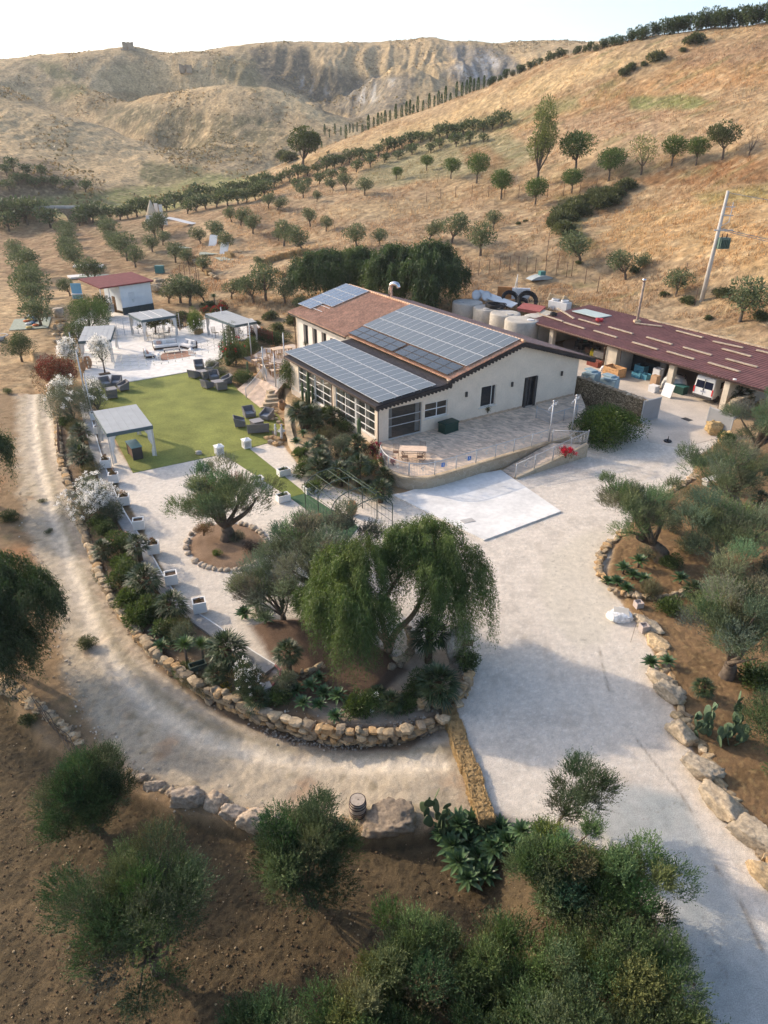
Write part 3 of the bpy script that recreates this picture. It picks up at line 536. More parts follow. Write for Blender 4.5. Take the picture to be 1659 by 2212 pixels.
def blades(base, dirs, L, W, droop, rs, seg=4, fat=.35, cup=.25):
    """pointed blade leaves as bent strips, folded along the middle"""
    n = len(dirs); D = unit(np.asarray(dirs, float)); up = np.array([0, 0, 1.0]); S = unit(np.cross(D, up) + 1e-6 * rs.randn(n, 3)); Nn = unit(np.cross(S, D)); Vs = []; L = np.broadcast_to(L, n)[:, None]; W = np.broadcast_to(W, n)[:, None]; base = np.broadcast_to(base, (n, 3)); droop = np.broadcast_to(droop, n)[:, None]
    for i in range(seg + 1):
        t = i / seg; wd = W * (.5 if i == 0 else (0.02 if i == seg else 1 - abs(t - fat) ** 2 * 1.6)) * .5
        c = base + D * L * t - up * droop * L * t * t; Vs += [c - S * wd + Nn * wd * cup, c, c + S * wd + Nn * wd * cup]
    V = np.stack(Vs, 1); k = 3 * (seg + 1); q = [(3 * i + j, 3 * i + j + 1, 3 * i + j + 4, 3 * i + j + 3) for i in range(seg) for j in (0, 1)]
    Fq = (np.array(q)[None] + (np.arange(n) * k)[:, None, None]).reshape(-1, 4); return V.reshape(-1, 3), Fq, k
def rosette(name, seed, R=.55, n=34, W=.13, cols=DARKG, stem=.25, droop=.12, heads=1, up=1.1, m=None):
    rs = np.random.RandomState(seed); root = empty(name); VV, FF, CC = [], [], []; off = 0; mb = MB()
    for h in range(heads):
        c = np.array([0, 0, stem]) if h == 0 else np.array([*(rs.randn(2) * R * .8), stem * (.5 + .8 * rs.rand())])
        mb.tube([(c[0] * .3, c[1] * .3, -.1), tuple(c)], [.07, .06], 6)
        t = np.arange(n) / n; el = np.radians(80 - 78 * t ** .8); az = np.arange(n) * 2.39996 + rs.rand(); d = np.stack([np.cos(az) * np.cos(el), np.sin(az) * np.cos(el), np.sin(el) * up], 1)
        V, Fq, k = blades(c, d, R * (.6 + .4 * np.sqrt(t)) * (1 + .08 * rs.randn(n)), W, droop, rs); cc = np.array(cols)[rs.randint(0, len(cols), n)] * (1 + .12 * rs.randn(n, 1)); VV.append(V); FF.append(Fq + off); CC.append(np.repeat(cc.clip(.01, 1), k, 0)); off += len(V)
    npmesh('leaves', np.concatenate(VV), np.concatenate(FF), m or lf_blade, root, np.concatenate(CC)); mb.build('stem', bark, root); return root
def fan_palm(name, seed, H=1.0, R=.8, fans=34, bl=15, cols=DARKG, stems=1, tr=.13, blw=.055):
    rs = np.random.RandomState(seed); root = empty(name); VV, FF, CC = [], [], []; off = 0; mb = MB()
    for s in range(stems):
        a = s * 2.1 + rs.rand(); top = np.array([math.cos(a), math.sin(a), 0]) * (0 if stems == 1 else .45 * R) + np.array([0, 0, H * (1 if s == 0 else .55 + .4 * rs.rand())]); bs = top * np.array([.4, .4, 0])
        pts = [tuple(bs + (top - bs) * t + np.array([0, 0, -.1 * (t == 0)])) for t in (0, .2, .4, .6, .8, 1)]; mb.tube(pts, [tr * (1.15 + .12 * (i % 2)) for i in range(6)], 8)
        for f in range(fans):
            el = math.radians(85 - 115 * (f / fans) ** .9); az = f * 2.39996 + rs.rand() * .3; d = np.array([math.cos(az) * math.cos(el), math.sin(az) * math.cos(el), math.sin(el)]); pl = R * (.42 + .12 * rs.rand()); c = top + d * pl; c[2] -= .1 * pl
            mb.tube([tuple(top), tuple(c)], [.012, .008], 3, False); side = unit(np.cross(d, [0, 0, 1]) + 1e-5); nn = unit(np.cross(side, d)); an = np.linspace(-1.25, 1.25, bl) + .05 * rs.randn(bl); dd = d[None] * np.cos(an)[:, None] + side[None] * np.sin(an)[:, None] + nn[None] * .12 * rs.randn(bl, 1)
            V, Fq, k = blades(c, dd, R * (.62 - .14 * np.abs(an)), R * blw, .22 + .1 * rs.rand(), rs, 2, .4, .3); cc = np.array(cols)[rs.randint(0, len(cols))] * (1 + .15 * rs.randn(bl, 1)); VV.append(V); FF.append(Fq + off); CC.append(np.repeat(cc.clip(.01, 1), k, 0)); off += len(V)
    npmesh('fronds', np.concatenate(VV), np.concatenate(FF), lf_blade, root, np.concatenate(CC)); mb.build('trunk', bark_p, root); return root
def cypress(name, seed, H=8, R=.8, n=900, leaf=.5, cols=DARKG):
    rs = np.random.RandomState(seed); root = empty(name); t = rs.rand(n) ** .8; az = rs.rand(n) * 6.283; r = R * (np.sin(np.pi * np.clip(t * .9 + .08, 0, 1)) ** .6) * (.6 + .4 * rs.rand(n)); P = np.stack([r * np.cos(az), r * np.sin(az), .2 + t * H * .95], 1)
    D = unit(np.stack([np.cos(az) * .35, np.sin(az) * .35, np.ones(n)], 1) + .15 * rs.randn(n, 3)); V, Fq = leafquads(P, D, leaf * (.6 + .7 * rs.rand(n)), leaf * .4, rs)
    npmesh('crown', V, Fq, lf_green, root, tint(n, cols, rs)); MB().tube([(0, 0, -.5), (0, 0, H * .6)], [.16, .05], 5).build('trunk', bark, root); return root
def small_tree(name, seed, R, H, trunk, n, leaf, wid, cols, tr=.1, lump=8, rz=.8, lean=.15, mat_=None, sp=.55, bs=.48):
    rs = np.random.RandomState(seed); root = empty(name); zc = trunk + (H - trunk) * .5; lb = unit(rs.randn(lump, 3)); C0 = lb * np.array([R, R, (H - trunk) * .5]) * sp + np.array([lean * R, 0, zc]); bi = rs.randint(0, lump, n); d = unit(rs.randn(n, 3)); P = C0[bi] + d * R * bs * (.35 + .65 * rs.rand(n, 1) ** .5) * np.array([1, 1, rz])
    D = unit(d + .6 * rs.randn(n, 3) + np.array([0, 0, .4])); V, Fq = leafquads(P, D, leaf * (.6 + .8 * rs.rand(n)), wid * (.7 + .6 * rs.rand(n)), rs); c = np.array(cols); col = np.repeat((c[rs.randint(0, len(c), n)] * .5 + c[bi * 5 % len(c)] * .5) * (1 + .16 * rs.randn(n, 1)).clip(.5, 1.6), 4, 0)
    npmesh('crown', V, Fq, mat_ or lf_olive, root, col); mb = MB(); fk = Vector((lean * R * .3, 0, trunk * .75)); mb.tube(spline([(0, 0, -.3), (lean * .1, .04, trunk * .4), tuple(fk)], 3), [tr * (1.3 - .06 * i) for i in range(7)], 7); limbs(mb, None, C0, tr * .6, rs, .25, 5, fk); mb.build('trunk', bark, root); return root

def G3(px, py, z=None):
    if z is None: return gnd(px, py)
    x, y = at(px, py, z); return (x, y, z)
def rrz(i): return (i * 2.399) % 6.283
R5 = random.Random(5)
# --- foreground olives
def near(name, px, py, z, seed, label, cat='tree', group=None, rz=0, **k):
    o = olive_tree(name, seed, **k); x, y = at(px, py, z); o.location = (x, y, hz(x, y)); o.rotation_euler = (0, 0, rz); return prop(o, label, cat, group)
GF = 'olive trees in the tilled foreground soil'; FC = [(.048, .083, .034), (.072, .112, .047), (.032, .058, .026), (.115, .15, .07)]; FG = [(.068, .108, .040), (.105, .148, .055), (.04, .07, .028), (.17, .21, .09)]
near('olive_tree', 198, 1790, -1.3, 1, 'dense round olive bush beside the track wall on the lower left', group=GF, R=1.8, H=2.9, trunk=.2, nblob=40, per=240, cols=FC, leaf=.085)
near('olive_tree', 335, 2100, -1.3, 2, 'large open olive tree with a gap in its crown, lower left corner field', group=GF, R=2.75, H=3.9, trunk=.7, nblob=44, per=230, cols=FC, spread=.24, leaf=.085)
near('olive_tree', 660, 1945, -1.3, 3, 'tall ragged olive tree just below the barrel', group=GF, R=2.1, H=3.9, trunk=.4, nblob=38, per=240, cols=FC, spread=.27, leaf=.085)
near('olive_tree', 1203, 1795, -.2, 4, 'small thin olive tree leaning at the edge of the white driveway', group=None, R=1.4, H=2.75, trunk=.8, nblob=17, per=150, cols=[(.05, .072, .036), (.07, .095, .045)], spread=.3, leaf=.07, lean=(.3, 0), tr=.05)
for i, (px, py, R_, H_, lb) in enumerate([(1175, 2010, 1.15, 2.7, 'olive tree at the upper end of the dense clump, beside the agaves'), (1290, 2060, 1.45, 2.8, 'olive tree of the dense clump beside the driveway bend'), (900, 2190, 1.35, 3.0, 'leftmost olive tree of the dense clump at the bottom'), (1090, 2235, 1.5, 2.6, 'olive tree in the middle of the dense bottom clump'), (1320, 2260, 1.4, 2.6, 'olive tree on the drive side of the dense bottom clump'), (790, 2350, 1.3, 2.8, 'olive tree low in the clump, left part of the bottom edge'), (1010, 2420, 1.4, 2.6, 'olive tree cut by the bottom edge, centre right'), (1230, 2430, 1.4, 2.7, 'olive tree cut by the bottom edge beside the concrete drive'), (1420, 2420, 1.2, 2.3, 'last olive tree of the clump, nearest the bottom right drive'), (540, 2370, 1.1, 1.9, 'olive top just showing at the bottom edge, left of the clump')]):
    near('olive_tree', px, py, -1.3, 20 + i, lb, group=GF, rz=rrz(i), R=R_ * 1.38, H=H_ * 1.18, trunk=.2, nblob=40, per=240, cols=FG, spread=.27, leaf=.08, up=.9)
# --- right-hand garden olives
GR = 'old olive trees in the bed right of the driveway'; OC = [(.115, .15, .078), (.15, .18, .10), (.085, .115, .06), (.20, .225, .135)]
near('olive_tree', 1425, 1212, .2, 41, 'old olive tree with a thick gnarled trunk leaning over the gravel', group=GR, R=3.1, H=4.3, trunk=1.0, nblob=38, per=190, cols=OC, spread=.25, leaf=.095, lean=(-1.3, .8), tr=.3, flat=.7)
near('olive_tree', 1540, 1222, .2, 42, 'broad olive tree beside the old gnarled one, above the agaves', group=GR, R=3.3, H=3.8, trunk=.6, nblob=42, per=230, cols=OC, spread=.3, leaf=.095, tr=.2)
near('olive_tree', 1585, 1108, .2, 43, 'olive tree with a pale crown leaning by the broken wooden frame', group=GR, R=3.4, H=4.2, trunk=1.2, nblob=34, per=180, cols=OC, spread=.26, leaf=.1, lean=(-.9, .2), tr=.26, flat=.7)
near('olive_tree', 1610, 1005, .2, 44, 'ancient olive tree with twisted pale trunk beside the grey gate leaf', group=GR, R=3.2, H=5.2, trunk=1.6, nblob=36, per=190, cols=OC, spread=.26, leaf=.11, lean=(.9, -.3), tr=.38)
near('olive_tree', 1568, 1462, .2, 45, 'big olive tree with exposed roots on the brown soil, right edge', group=GR, R=2.7, H=4.8, trunk=.8, nblob=46, per=240, cols=OC, spread=.28, leaf=.085, tr=.26)
near('olive_tree', 1700, 1680, .2, 46, 'olive tree cut by the right edge beside the big-leaved succulents', group=GR, R=2.4, H=3.2, trunk=.3, nblob=34, per=220, cols=FC, leaf=.08)
# --- court olives
near('olive_tree', 490, 1165, .1, 51, 'wide old olive tree in the ring of stones on the gravel', group=None, R=3.7, H=4.2, trunk=.9, nblob=40, per=200, cols=[(.13, .155, .08), (.17, .195, .105), (.10, .125, .06), (.21, .225, .13)], spread=.24, leaf=.105, wid=.03, tr=.34, flat=.75)
near('olive_tree', 690, 1300, .2, 52, 'grey-leaved olive tree just left of the weeping pepper tree', group=None, R=3.4, H=5.2, trunk=1.3, nblob=42, per=220, cols=[(.15, .17, .11), (.115, .135, .085), (.19, .205, .14)], spread=.26, leaf=.1, wid=.028, tr=.24)
near('olive_tree', 610, 1335, .2, 53, 'low grey-leaved olive with drooping crown next to the court agaves', group=None, R=2.5, H=3.0, trunk=.3, nblob=36, per=220, cols=[(.15, .17, .11), (.12, .14, .09), (.19, .205, .14)], spread=.3, leaf=.09, tr=.12)
# --- pepper trees
PT = [(.075, .12, .035), (.11, .165, .05), (.045, .08, .025), (.16, .215, .07), (.09, .125, .04)]
b = [(-3.6, -.4, 3.7, 1.0, 1), (-2.4, -1.2, 3.9, 1.15, 1.15), (-1.2, -1.7, 3.8, 1.1, 1.25), (-2.9, .6, 4.6, 1.1), (-1.5, .2, 5.1, 1.2), (-4.3, .4, 3.0, .8, .7), (-1.9, -2.2, 3.2, .9, 1), (1.4, 1.5, 5.4, 1.15, .7), (2.7, 1.4, 5.7, 1.2, .7), (4.1, .9, 5.2, 1.0, .75), (5.0, .4, 4.5, .8, .8), (5.3, -.3, 3.8, .6, .8), (3.3, -.4, 4.6, .8, .8), (2.1, .3, 4.9, .9, .6), (3.9, -.9, 3.7, .6, .7)]
b = [(q[0] * .76 - .1, *q[1:4], (q[4] if len(q) > 4 else 1) * (1.9 if q[0] > 1 else 1.1)) for q in b]
o = weeping_tree('pepper_tree', 61, b, 3, 6600, [([(0, 0, -.2), (.35, .1, .9), (1.2, .3, 1.9), (1.8, .5, 3.4)], .21), ([(0, 0, -.2), (-.2, 0, 1.2), (-.3, .1, 2.4), (.4, .4, 3.9)], .17), ([(-.1, 0, .4), (-.9, -.1, 1.8), (-1.5, .1, 3.4)], .13)], .2, PT, drop=(1.1, 3.3), leaf=.14, wid=.024, sub=19)
o.location = (*at(838, 1400, .25), .2); prop(o, 'large weeping pepper tree hanging over the stone wall at the centre', 'tree')
DG = [(.030, .055, .022), (.045, .075, .028), (.024, .042, .018), (.06, .085, .035)]
b = [(0, 0, 3.6, 1.6), (1.1, .3, 3.0, 1.3), (.6, -1.2, 2.7, 1.3), (-1, -.6, 3.2, 1.5), (0, 1.0, 3.2, 1.3), (1.3, -.9, 2.1, .9), (1.7, -.2, 3.4, 1.2), (1.0, -1.9, 2.4, 1.1)]
o = weeping_tree('pepper_tree', 62, b, 2, 5200, [([(0, 0, -.2), (.1, 0, 1), (0, 0, 2.6)], .2)], .2, DG, leaf=.13, wid=.024); x, y = at(12, 1440, -.8); o.location = (x - .3, y, -.8); o.scale = (1.35, 1.2, 1.35); prop(o, 'dark weeping pepper tree cut by the left edge beside the dirt track', 'tree')
b = [(0, 0, 3.4, 1.5), (.6, .8, 2.8, 1.1), (.5, -1, 2.6, 1.1)]
o = weeping_tree('pepper_tree', 63, b, 2, 1300, [([(0, 0, -.2), (.1, 0, 1), (0, 0, 2.6)], .2)], .2, DG, leaf=.15, wid=.028); x, y = at(-40, 1085, -.8); o.location = (x, y, -.8); o.scale = (1.4, 1.2, 1.45); prop(o, 'dark drooping tree at the left edge beside the upper track', 'tree')
PK = [(.05, .085, .032), (.07, .11, .04), (.035, .062, .024), (.09, .13, .045)]
for i, (px, py, s, lb) in enumerate([(700, 640, 1.0, 'leftmost dark pepper tree of the clump behind the tiled roof'), (775, 635, 1.0, 'second dark pepper tree of the clump behind the tiled roof'), (850, 655, 1.15, 'big dark pepper tree at the middle of the clump behind the roof'), (930, 660, 1.25, 'biggest and rightmost dark pepper tree behind the house ridge')]):
    b = [(0, 0, 4.6, 1.9), (1.5, .3, 4.1, 1.5), (.7, .8, 5.0, 1.2), (-.8, .5, 4.9, 1.1), (-1.6, .2, 3.8, 1.7), (.4, -1.4, 3.6, 1.6), (-.8, -1.1, 3.9, 1.5), (1.6, -1.2, 3.0, 1.3), (-1.9, -1.1, 2.9, 1.3)]
    o = weeping_tree('pepper_tree', 64 + i, b, 2, 2000, [([(0, 0, -.4), (.1, 0, 1.4), (0, 0, 3.6)], .24)], .2, PK if i < 3 else PK[:3], leaf=.3, wid=.065, drop=(1.6, 3.8), sub=13)
    x, y, z = gnd(px, py + 4); o.location = (x, y, z); o.scale = (s * 1.3, s * 1.1, s * 1.15); o.rotation_euler = (0, 0, i * .3); prop(o, lb, 'tree', 'dark pepper trees behind the house')
# ---------------------------------------------------------------- building materials
plaster = mat('cream_plaster', (.70, .59, .47), .9, .07, .8, .25, 12, var2=.05, scale2=6)
plaster_w = mat('white_plaster', (.66, .62, .56), .9, .08, 1.2, .2, 10)
white_p = mat('white_paint', (.74, .73, .70), .55, .05, 3); white_f = mat('white_cloth', (.72, .69, .65), .95, .08, 4, .5, 14)
grey_metal = mat('grey_metal', (.46, .465, .47), .45, .12, 2, .1, 9, metal=.3, spec=.5); dark_fr = mat('dark_frame', (.055, .05, .047), .6, .15, 4)
chrome = mat('bright_metal', (.6, .6, .6), .18, .05, 3, metal=1.0); wood = mat('warm_wood', (.27, .15, .07), .7, .3, 5, .6, 30); pale_wood = mat('weathered_wood', (.40, .33, .25), .85, .25, 4, .8, 25)
rust = mat('rusty_iron', (.13, .075, .05), .8, .35, 8, .4, 20); grey_w = mat('grey_wicker', (.19, .18, .18), .75, .2, 25, 1.0, 60); cush = mat('grey_cushion', (.22, .235, .26), .9, .1, 6, .3, 20)
stone_t = mat('cut_stone', (.46, .36, .24), .9, .25, 1.6, .9, 9, var2=.15, scale2=12); terracotta = mat('terracotta', (.42, .24, .13), .8, .18, 3, .3, 12); conc = mat('grey_concrete', (.40, .385, .36), .9, .2, .9, .5, 10, var2=.1, scale2=8)
black_r = mat('black_rubber', (.022, .022, .024), .55, .2, 5); straw = mat('golden_straw', (.44, .30, .14), .95, .25, 3, 1.0, 60, var2=.2, scale2=30); dark_in = mat('dark_interior', (.05, .045, .04), .9, .3, 1.5)
glass = glassmat('window_glass'); glass_d = glassmat('dark_window_glass', (.02, .024, .03), .12)
def stonemat(name, c1, c2, sc, bump=1.0, mort=(.22, .17, .11), wdt=.06):
    """rubble masonry: cells of one stone each with recessed joints"""
    m = bpy.data.materials.new(name); m.use_nodes = True; t = m.node_tree; N = t.nodes; L = t.links; b = N['Principled BSDF']; b.inputs['Roughness'].default_value = .92; b.inputs['Specular IOR Level'].default_value = .2
    tc = N.new('ShaderNodeTexCoord'); v = N.new('ShaderNodeTexVoronoi'); v.inputs['Scale'].default_value = sc; e = N.new('ShaderNodeTexVoronoi'); e.feature = 'DISTANCE_TO_EDGE'; e.inputs['Scale'].default_value = sc
    nz = N.new('ShaderNodeTexNoise'); nz.inputs['Scale'].default_value = sc * .8; ad = N.new('ShaderNodeVectorMath'); ad.operation = 'MULTIPLY_ADD'; ad.inputs[1].default_value = (.25 / sc * 2,) * 3; L.new(tc.outputs['Object'], nz.inputs[0]); L.new(nz.outputs[1], ad.inputs[0]); L.new(tc.outputs['Object'], ad.inputs[2])
    mp = N.new('ShaderNodeMapping'); mp.inputs['Scale'].default_value = (1, 1, 1.7); L.new(ad.outputs[0], mp.inputs[0]); L.new(mp.outputs[0], v.inputs[0]); L.new(mp.outputs[0], e.inputs[0])
    sp = N.new('ShaderNodeSeparateColor'); L.new(v.outputs['Color'], sp.inputs[0]); mx = N.new('ShaderNodeMix'); mx.data_type = 'RGBA'; L.new(sp.outputs[0], mx.inputs[0]); mx.inputs[6].default_value = (*c1, 1); mx.inputs[7].default_value = (*c2, 1)
    mr = N.new('ShaderNodeMapRange'); mr.inputs[1].default_value = 0; mr.inputs[2].default_value = wdt; L.new(e.outputs['Distance'], mr.inputs[0]); m2 = N.new('ShaderNodeMix'); m2.data_type = 'RGBA'; L.new(mr.outputs[0], m2.inputs[0]); m2.inputs[6].default_value = (*mort, 1); L.new(mx.outputs[2], m2.inputs[7]); L.new(m2.outputs[2], b.inputs[0])
    n2 = N.new('ShaderNodeTexNoise'); n2.inputs['Scale'].default_value = 12; L.new(tc.outputs['Object'], n2.inputs[0]); a2 = N.new('ShaderNodeMath'); a2.operation = 'MULTIPLY_ADD'; a2.inputs[1].default_value = .4; L.new(n2.outputs[0], a2.inputs[0]); L.new(mr.outputs[0], a2.inputs[2])
    bp = N.new('ShaderNodeBump'); bp.inputs['Strength'].default_value = bump; bp.inputs['Distance'].default_value = .05; L.new(a2.outputs[0], bp.inputs['Height']); L.new(bp.outputs[0], b.inputs['Normal']); return m
def tilemat(name, c1, c2, mort, sx, sy, rough=.8, ms=.02, rz=0, bump=.3, off=.5, var=.5, spec=.3):
    """rectangular slabs, cells or boards laid on the top face (object x,y)"""
    m = bpy.data.materials.new(name); m.use_nodes = True; t = m.node_tree; N = t.nodes; L = t.links; b = N['Principled BSDF']; b.inputs['Roughness'].default_value = rough; b.inputs['Specular IOR Level'].default_value = spec
    tc = N.new('ShaderNodeTexCoord'); mp = N.new('ShaderNodeMapping'); mp.inputs['Rotation'].default_value = (0, 0, rz); L.new(tc.outputs['Object'], mp.inputs[0]); k = N.new('ShaderNodeTexBrick'); L.new(mp.outputs[0], k.inputs[0]); k.offset = off
    k.inputs['Scale'].default_value = 1; k.inputs['Brick Width'].default_value = sx; k.inputs['Row Height'].default_value = sy; k.inputs['Mortar Size'].default_value = ms; k.inputs['Color1'].default_value = (*c1, 1); k.inputs['Color2'].default_value = (*c2, 1); k.inputs['Mortar'].default_value = (*mort, 1); k.inputs['Bias'].default_value = var - .5
    nz = N.new('ShaderNodeTexNoise'); nz.inputs['Scale'].default_value = 1.5; nz.inputs['Detail'].default_value = 5; L.new(tc.outputs['Object'], nz.inputs[0]); mr = N.new('ShaderNodeMapRange'); mr.inputs[1].default_value = .3; mr.inputs[2].default_value = .7; mr.inputs[3].default_value = .85; mr.inputs[4].default_value = 1.12; L.new(nz.outputs[0], mr.inputs[0])
    mx = N.new('ShaderNodeVectorMath'); mx.operation = 'SCALE'; L.new(k.outputs[0], mx.inputs[0]); L.new(mr.outputs[0], mx.inputs['Scale']); L.new(mx.outputs[0], b.inputs[0])
    bp = N.new('ShaderNodeBump'); bp.inputs['Strength'].default_value = bump; bp.inputs['Distance'].default_value = .01; bp.invert = True; L.new(k.outputs[1], bp.inputs['Height']); L.new(bp.outputs[0], b.inputs['Normal']); return m
rubble = stonemat('rubble_stone', (.46, .36, .25), (.30, .22, .14), 2.6); crazy = stonemat('crazy_stone_facing', (.50, .42, .31), (.40, .33, .24), 1.9, .5, (.55, .49, .40), .035); drywall = stonemat('dry_laid_stone', (.40, .31, .20), (.22, .165, .10), 3.6, 1.6, (.06, .045, .03), .09)
paving = tilemat('terrace_paving', (.76, .58, .42), (.40, .32, .25), (.58, .46, .35), .42, .21, .8, .012, math.radians(33), .3, .5, .45)
turf = mat('artificial_turf', (.215, .232, .056), .95, .22, .5, .8, 90, var2=.2, scale2=9); turf_d = mat('dark_green_carpet', (.055, .115, .055), .95, .12, 1.5, .7, 90, var2=.1, scale2=20); turf_s = mat('turf_runner', (.165, .195, .045), .95, .14, 1.3, .8, 90, var2=.1, scale2=14)
plaza_m = tilemat('white_slabs', (.74, .70, .64), (.70, .66, .60), (.60, .56, .50), 2.4, 1.2, .7, .012, math.radians(33), .1, .0); white_conc = mat('white_concrete', (.70, .68, .64), .85, .14, .45, .4, 14, var2=.08, scale2=3); yard_m = mat('yard_concrete', (.52, .45, .37), .9, .14, .5, .3, 10, var2=.07, scale2=6)
def slab(name, pts, z0, z1, m, label=None, kind='structure', wz=None, cat=None):
    q = [at(p[0], p[1], z1 if wz is None else wz) for p in pts]; mb = MB().prism(q if sdf(0, 0, q) is not None else q, z0, z1); o = mb.build(name, m); return prop(o, label, cat, kind=kind)
slab('lawn', [(187,841),(263,828),(404,804),(440,798),(475,800),(489,808),(513,842),(562,881),(581,881),(601,896),(614,916),(612,937),(581,956),(539,967.5),(481,980.5),(287,1021),(240,930)], -.2, .035, turf, 'flat yellow-green artificial lawn beside the tents')
slab('turf_path', [(482,981),(538,968),(660,1064.8),(625.6,1074)], -.2, .032, turf_s, 'green turf strip leading off the lawn between two lanterns')
slab('carpet_path', [(626,1074.5),(660.4,1065.3),(775,1138),(752,1166)], -.2, .03, turf_d, 'dark green carpet strip running under the metal arch')
slab('plaza', [(186,840),(404,803),(441,797),(478,772),(490,742),(575,722),(545,688),(440,690),(388,712),(360,690),(200,668),(150,700),(176,740)], -.3, .10, plaza_m, 'white slab plaza between the tents')
slab('concrete_slab', [(846,1068),(1046,1166),(1212,1104),(1082,1015),(960,1036),(872,1064)], -.2, .10, white_conc, 'smooth white concrete pad below the terrace wall')
slab('yard', [(1215,740),(1240,830),(1262,860),(1385,915),(1402,955),(1470,968),(1545,948),(1570,920),(1659,850),(1700,790),(1500,700),(1280,690)], -.3, .02, yard_m, 'pale concrete yard in front of the open shed', wz=0)
MB().prism([at(x, y, .1) for x, y in ((994,1124),(1003,1131),(1028,1126),(1018,1119))], .1, .125).build('hatch_cover', conc)
prop(bpy.data.objects['hatch_cover'], 'square grey hatch cover in the white concrete pad', 'hatch')
prop(slab('hatch_cover', [(1000,1455),(1004,1478),(1042,1476),(1036,1453)], -.35, -.06, mat('blue_grey_sheet', (.42, .5, .53), .7, .1, 3), None, None, wz=-.1), 'pale blue-grey cover plate lying on the gravel near the straw bales', 'hatch')

# ---------------------------------------------------------------- the house, in its own frame (u along the gable, v away from the camera)
HT = .577; HC = (-.515, 49.9)
def HW(u, v): return (HC[0] + u * math.cos(HT) - v * math.sin(HT), HC[1] + u * math.sin(HT) + v * math.cos(HT))
house = empty('house', (*HC, 1.0), HT, 'long cream farmhouse with tiled roof, glazed veranda and solar arrays on top', 'house')
def wall_holes(axis, pos, thick, a0, a1, zb, top, holes, brk=()):
    """wall along u (axis 'u' at v=pos) or along v (axis 'v' at u=pos) with rectangular holes (a0,a1,z0,z1)"""
    mb = MB(); xs_ = sorted(set([a0, a1, *brk] + [h[0] for h in holes] + [h[1] for h in holes]))
    for p, q in zip(xs_[:-1], xs_[1:]):
        m_ = (p + q) / 2; hs = sorted([(h[2], h[3]) for h in holes if h[0] <= m_ <= h[1]]); zs = [zb]
        for h in hs: zs += [h[0], h[1]]
        segs = [(zs[i], zs[i + 1]) for i in range(0, len(zs) - 1, 2)] + [(zs[-1], None)]
        for z0, z1 in segs:
            if z1 is not None and z1 - z0 < .01: continue
            t0, t1 = (z1, z1) if z1 is not None else (top(p), top(q))
            if axis == 'u': mb.prism([(p, pos), (q, pos), (q, pos + thick), (p, pos + thick)], z0, [t0, t1, t1, t0])
            else: mb.prism([(pos, q), (pos, p), (pos + thick, p), (pos + thick, q)], z0, [t1, t0, t0, t1])
    return mb
def rtop(u):
    if u <= 6.7: return 3.2 + (u + .4) * .0915 - .14
    if u <= 14.3: return 4.13 + (u - 6.65) * .2575 - .16
    return 6.1 - (u - 14.3) * .30 - .16
wh = [(.97, 4.17, 0, 2.62), (4.47, 6.75, 1.05, 2.33), (10.29, 11.92, .93, 2.73), (15.18, 16.7, 0, 2.74)]
wall_holes('u', 0, .3, 0, 21.8, -1.2, rtop, wh, (6.65, 6.7, 14.3)).build('wall', plaster, house)
mb = wall_holes('v', 0, .28, .3, 15.4, -1.2, lambda v: 3.05, [(.5, 6.75, .25, 2.85), (7.5, 13.7, .25, 2.85)]); mb.build('wall', plaster, house)
lv = [(26.55 - .0, 27.2, .4, 3.1), (24.9, 26.0, .1, 3.1), (22.9, 24.0, .1, 3.1), (21.0, 22.1, .1, 3.1), (16.4, 20.3, 0, 2.9)]
lv = [(16.4, 20.3, 0, 2.9), (21.15, 22.2, .1, 3.1), (23.2, 24.3, .1, 3.1), (25.3, 26.4, .9, 3.1)]
wall_holes('v', 7.0, .45, 15.4, 28.2, -1.2, lambda v: 4.02, lv).build('wall', plaster_w, house)
wall_holes('v', 21.5, .3, .3, 27.9, -1.2, lambda v: 3.75, [(5, 6.5, .9, 2.4), (12, 13.5, .9, 2.4)]).build('wall', plaster, house)
wall_holes('u', 27.9, .3, 7.0, 21.8, -1.2, rtop, [], (14.3,)).build('wall', plaster, house)
wall_holes('u', 15.1, .3, .3, 7.0, -1.2, lambda u: 3.1, [(2, 4, 0, 2.2)]).build('wall', plaster_w, house)
MB().b(.3, 21.5, .3, 27.9, -.1, -.02).build('floor', mat('interior_floor', (.22, .17, .13), .6, .2, 2), house)
MB().b(7.4, 7.6, .3, 15.1, 0, 3.7).b(10.5, 10.6, 15.1, 27.9, 0, 3.7).build('partition', mat('inner_wall', (.32, .27, .21), .9, .1, 1), house)
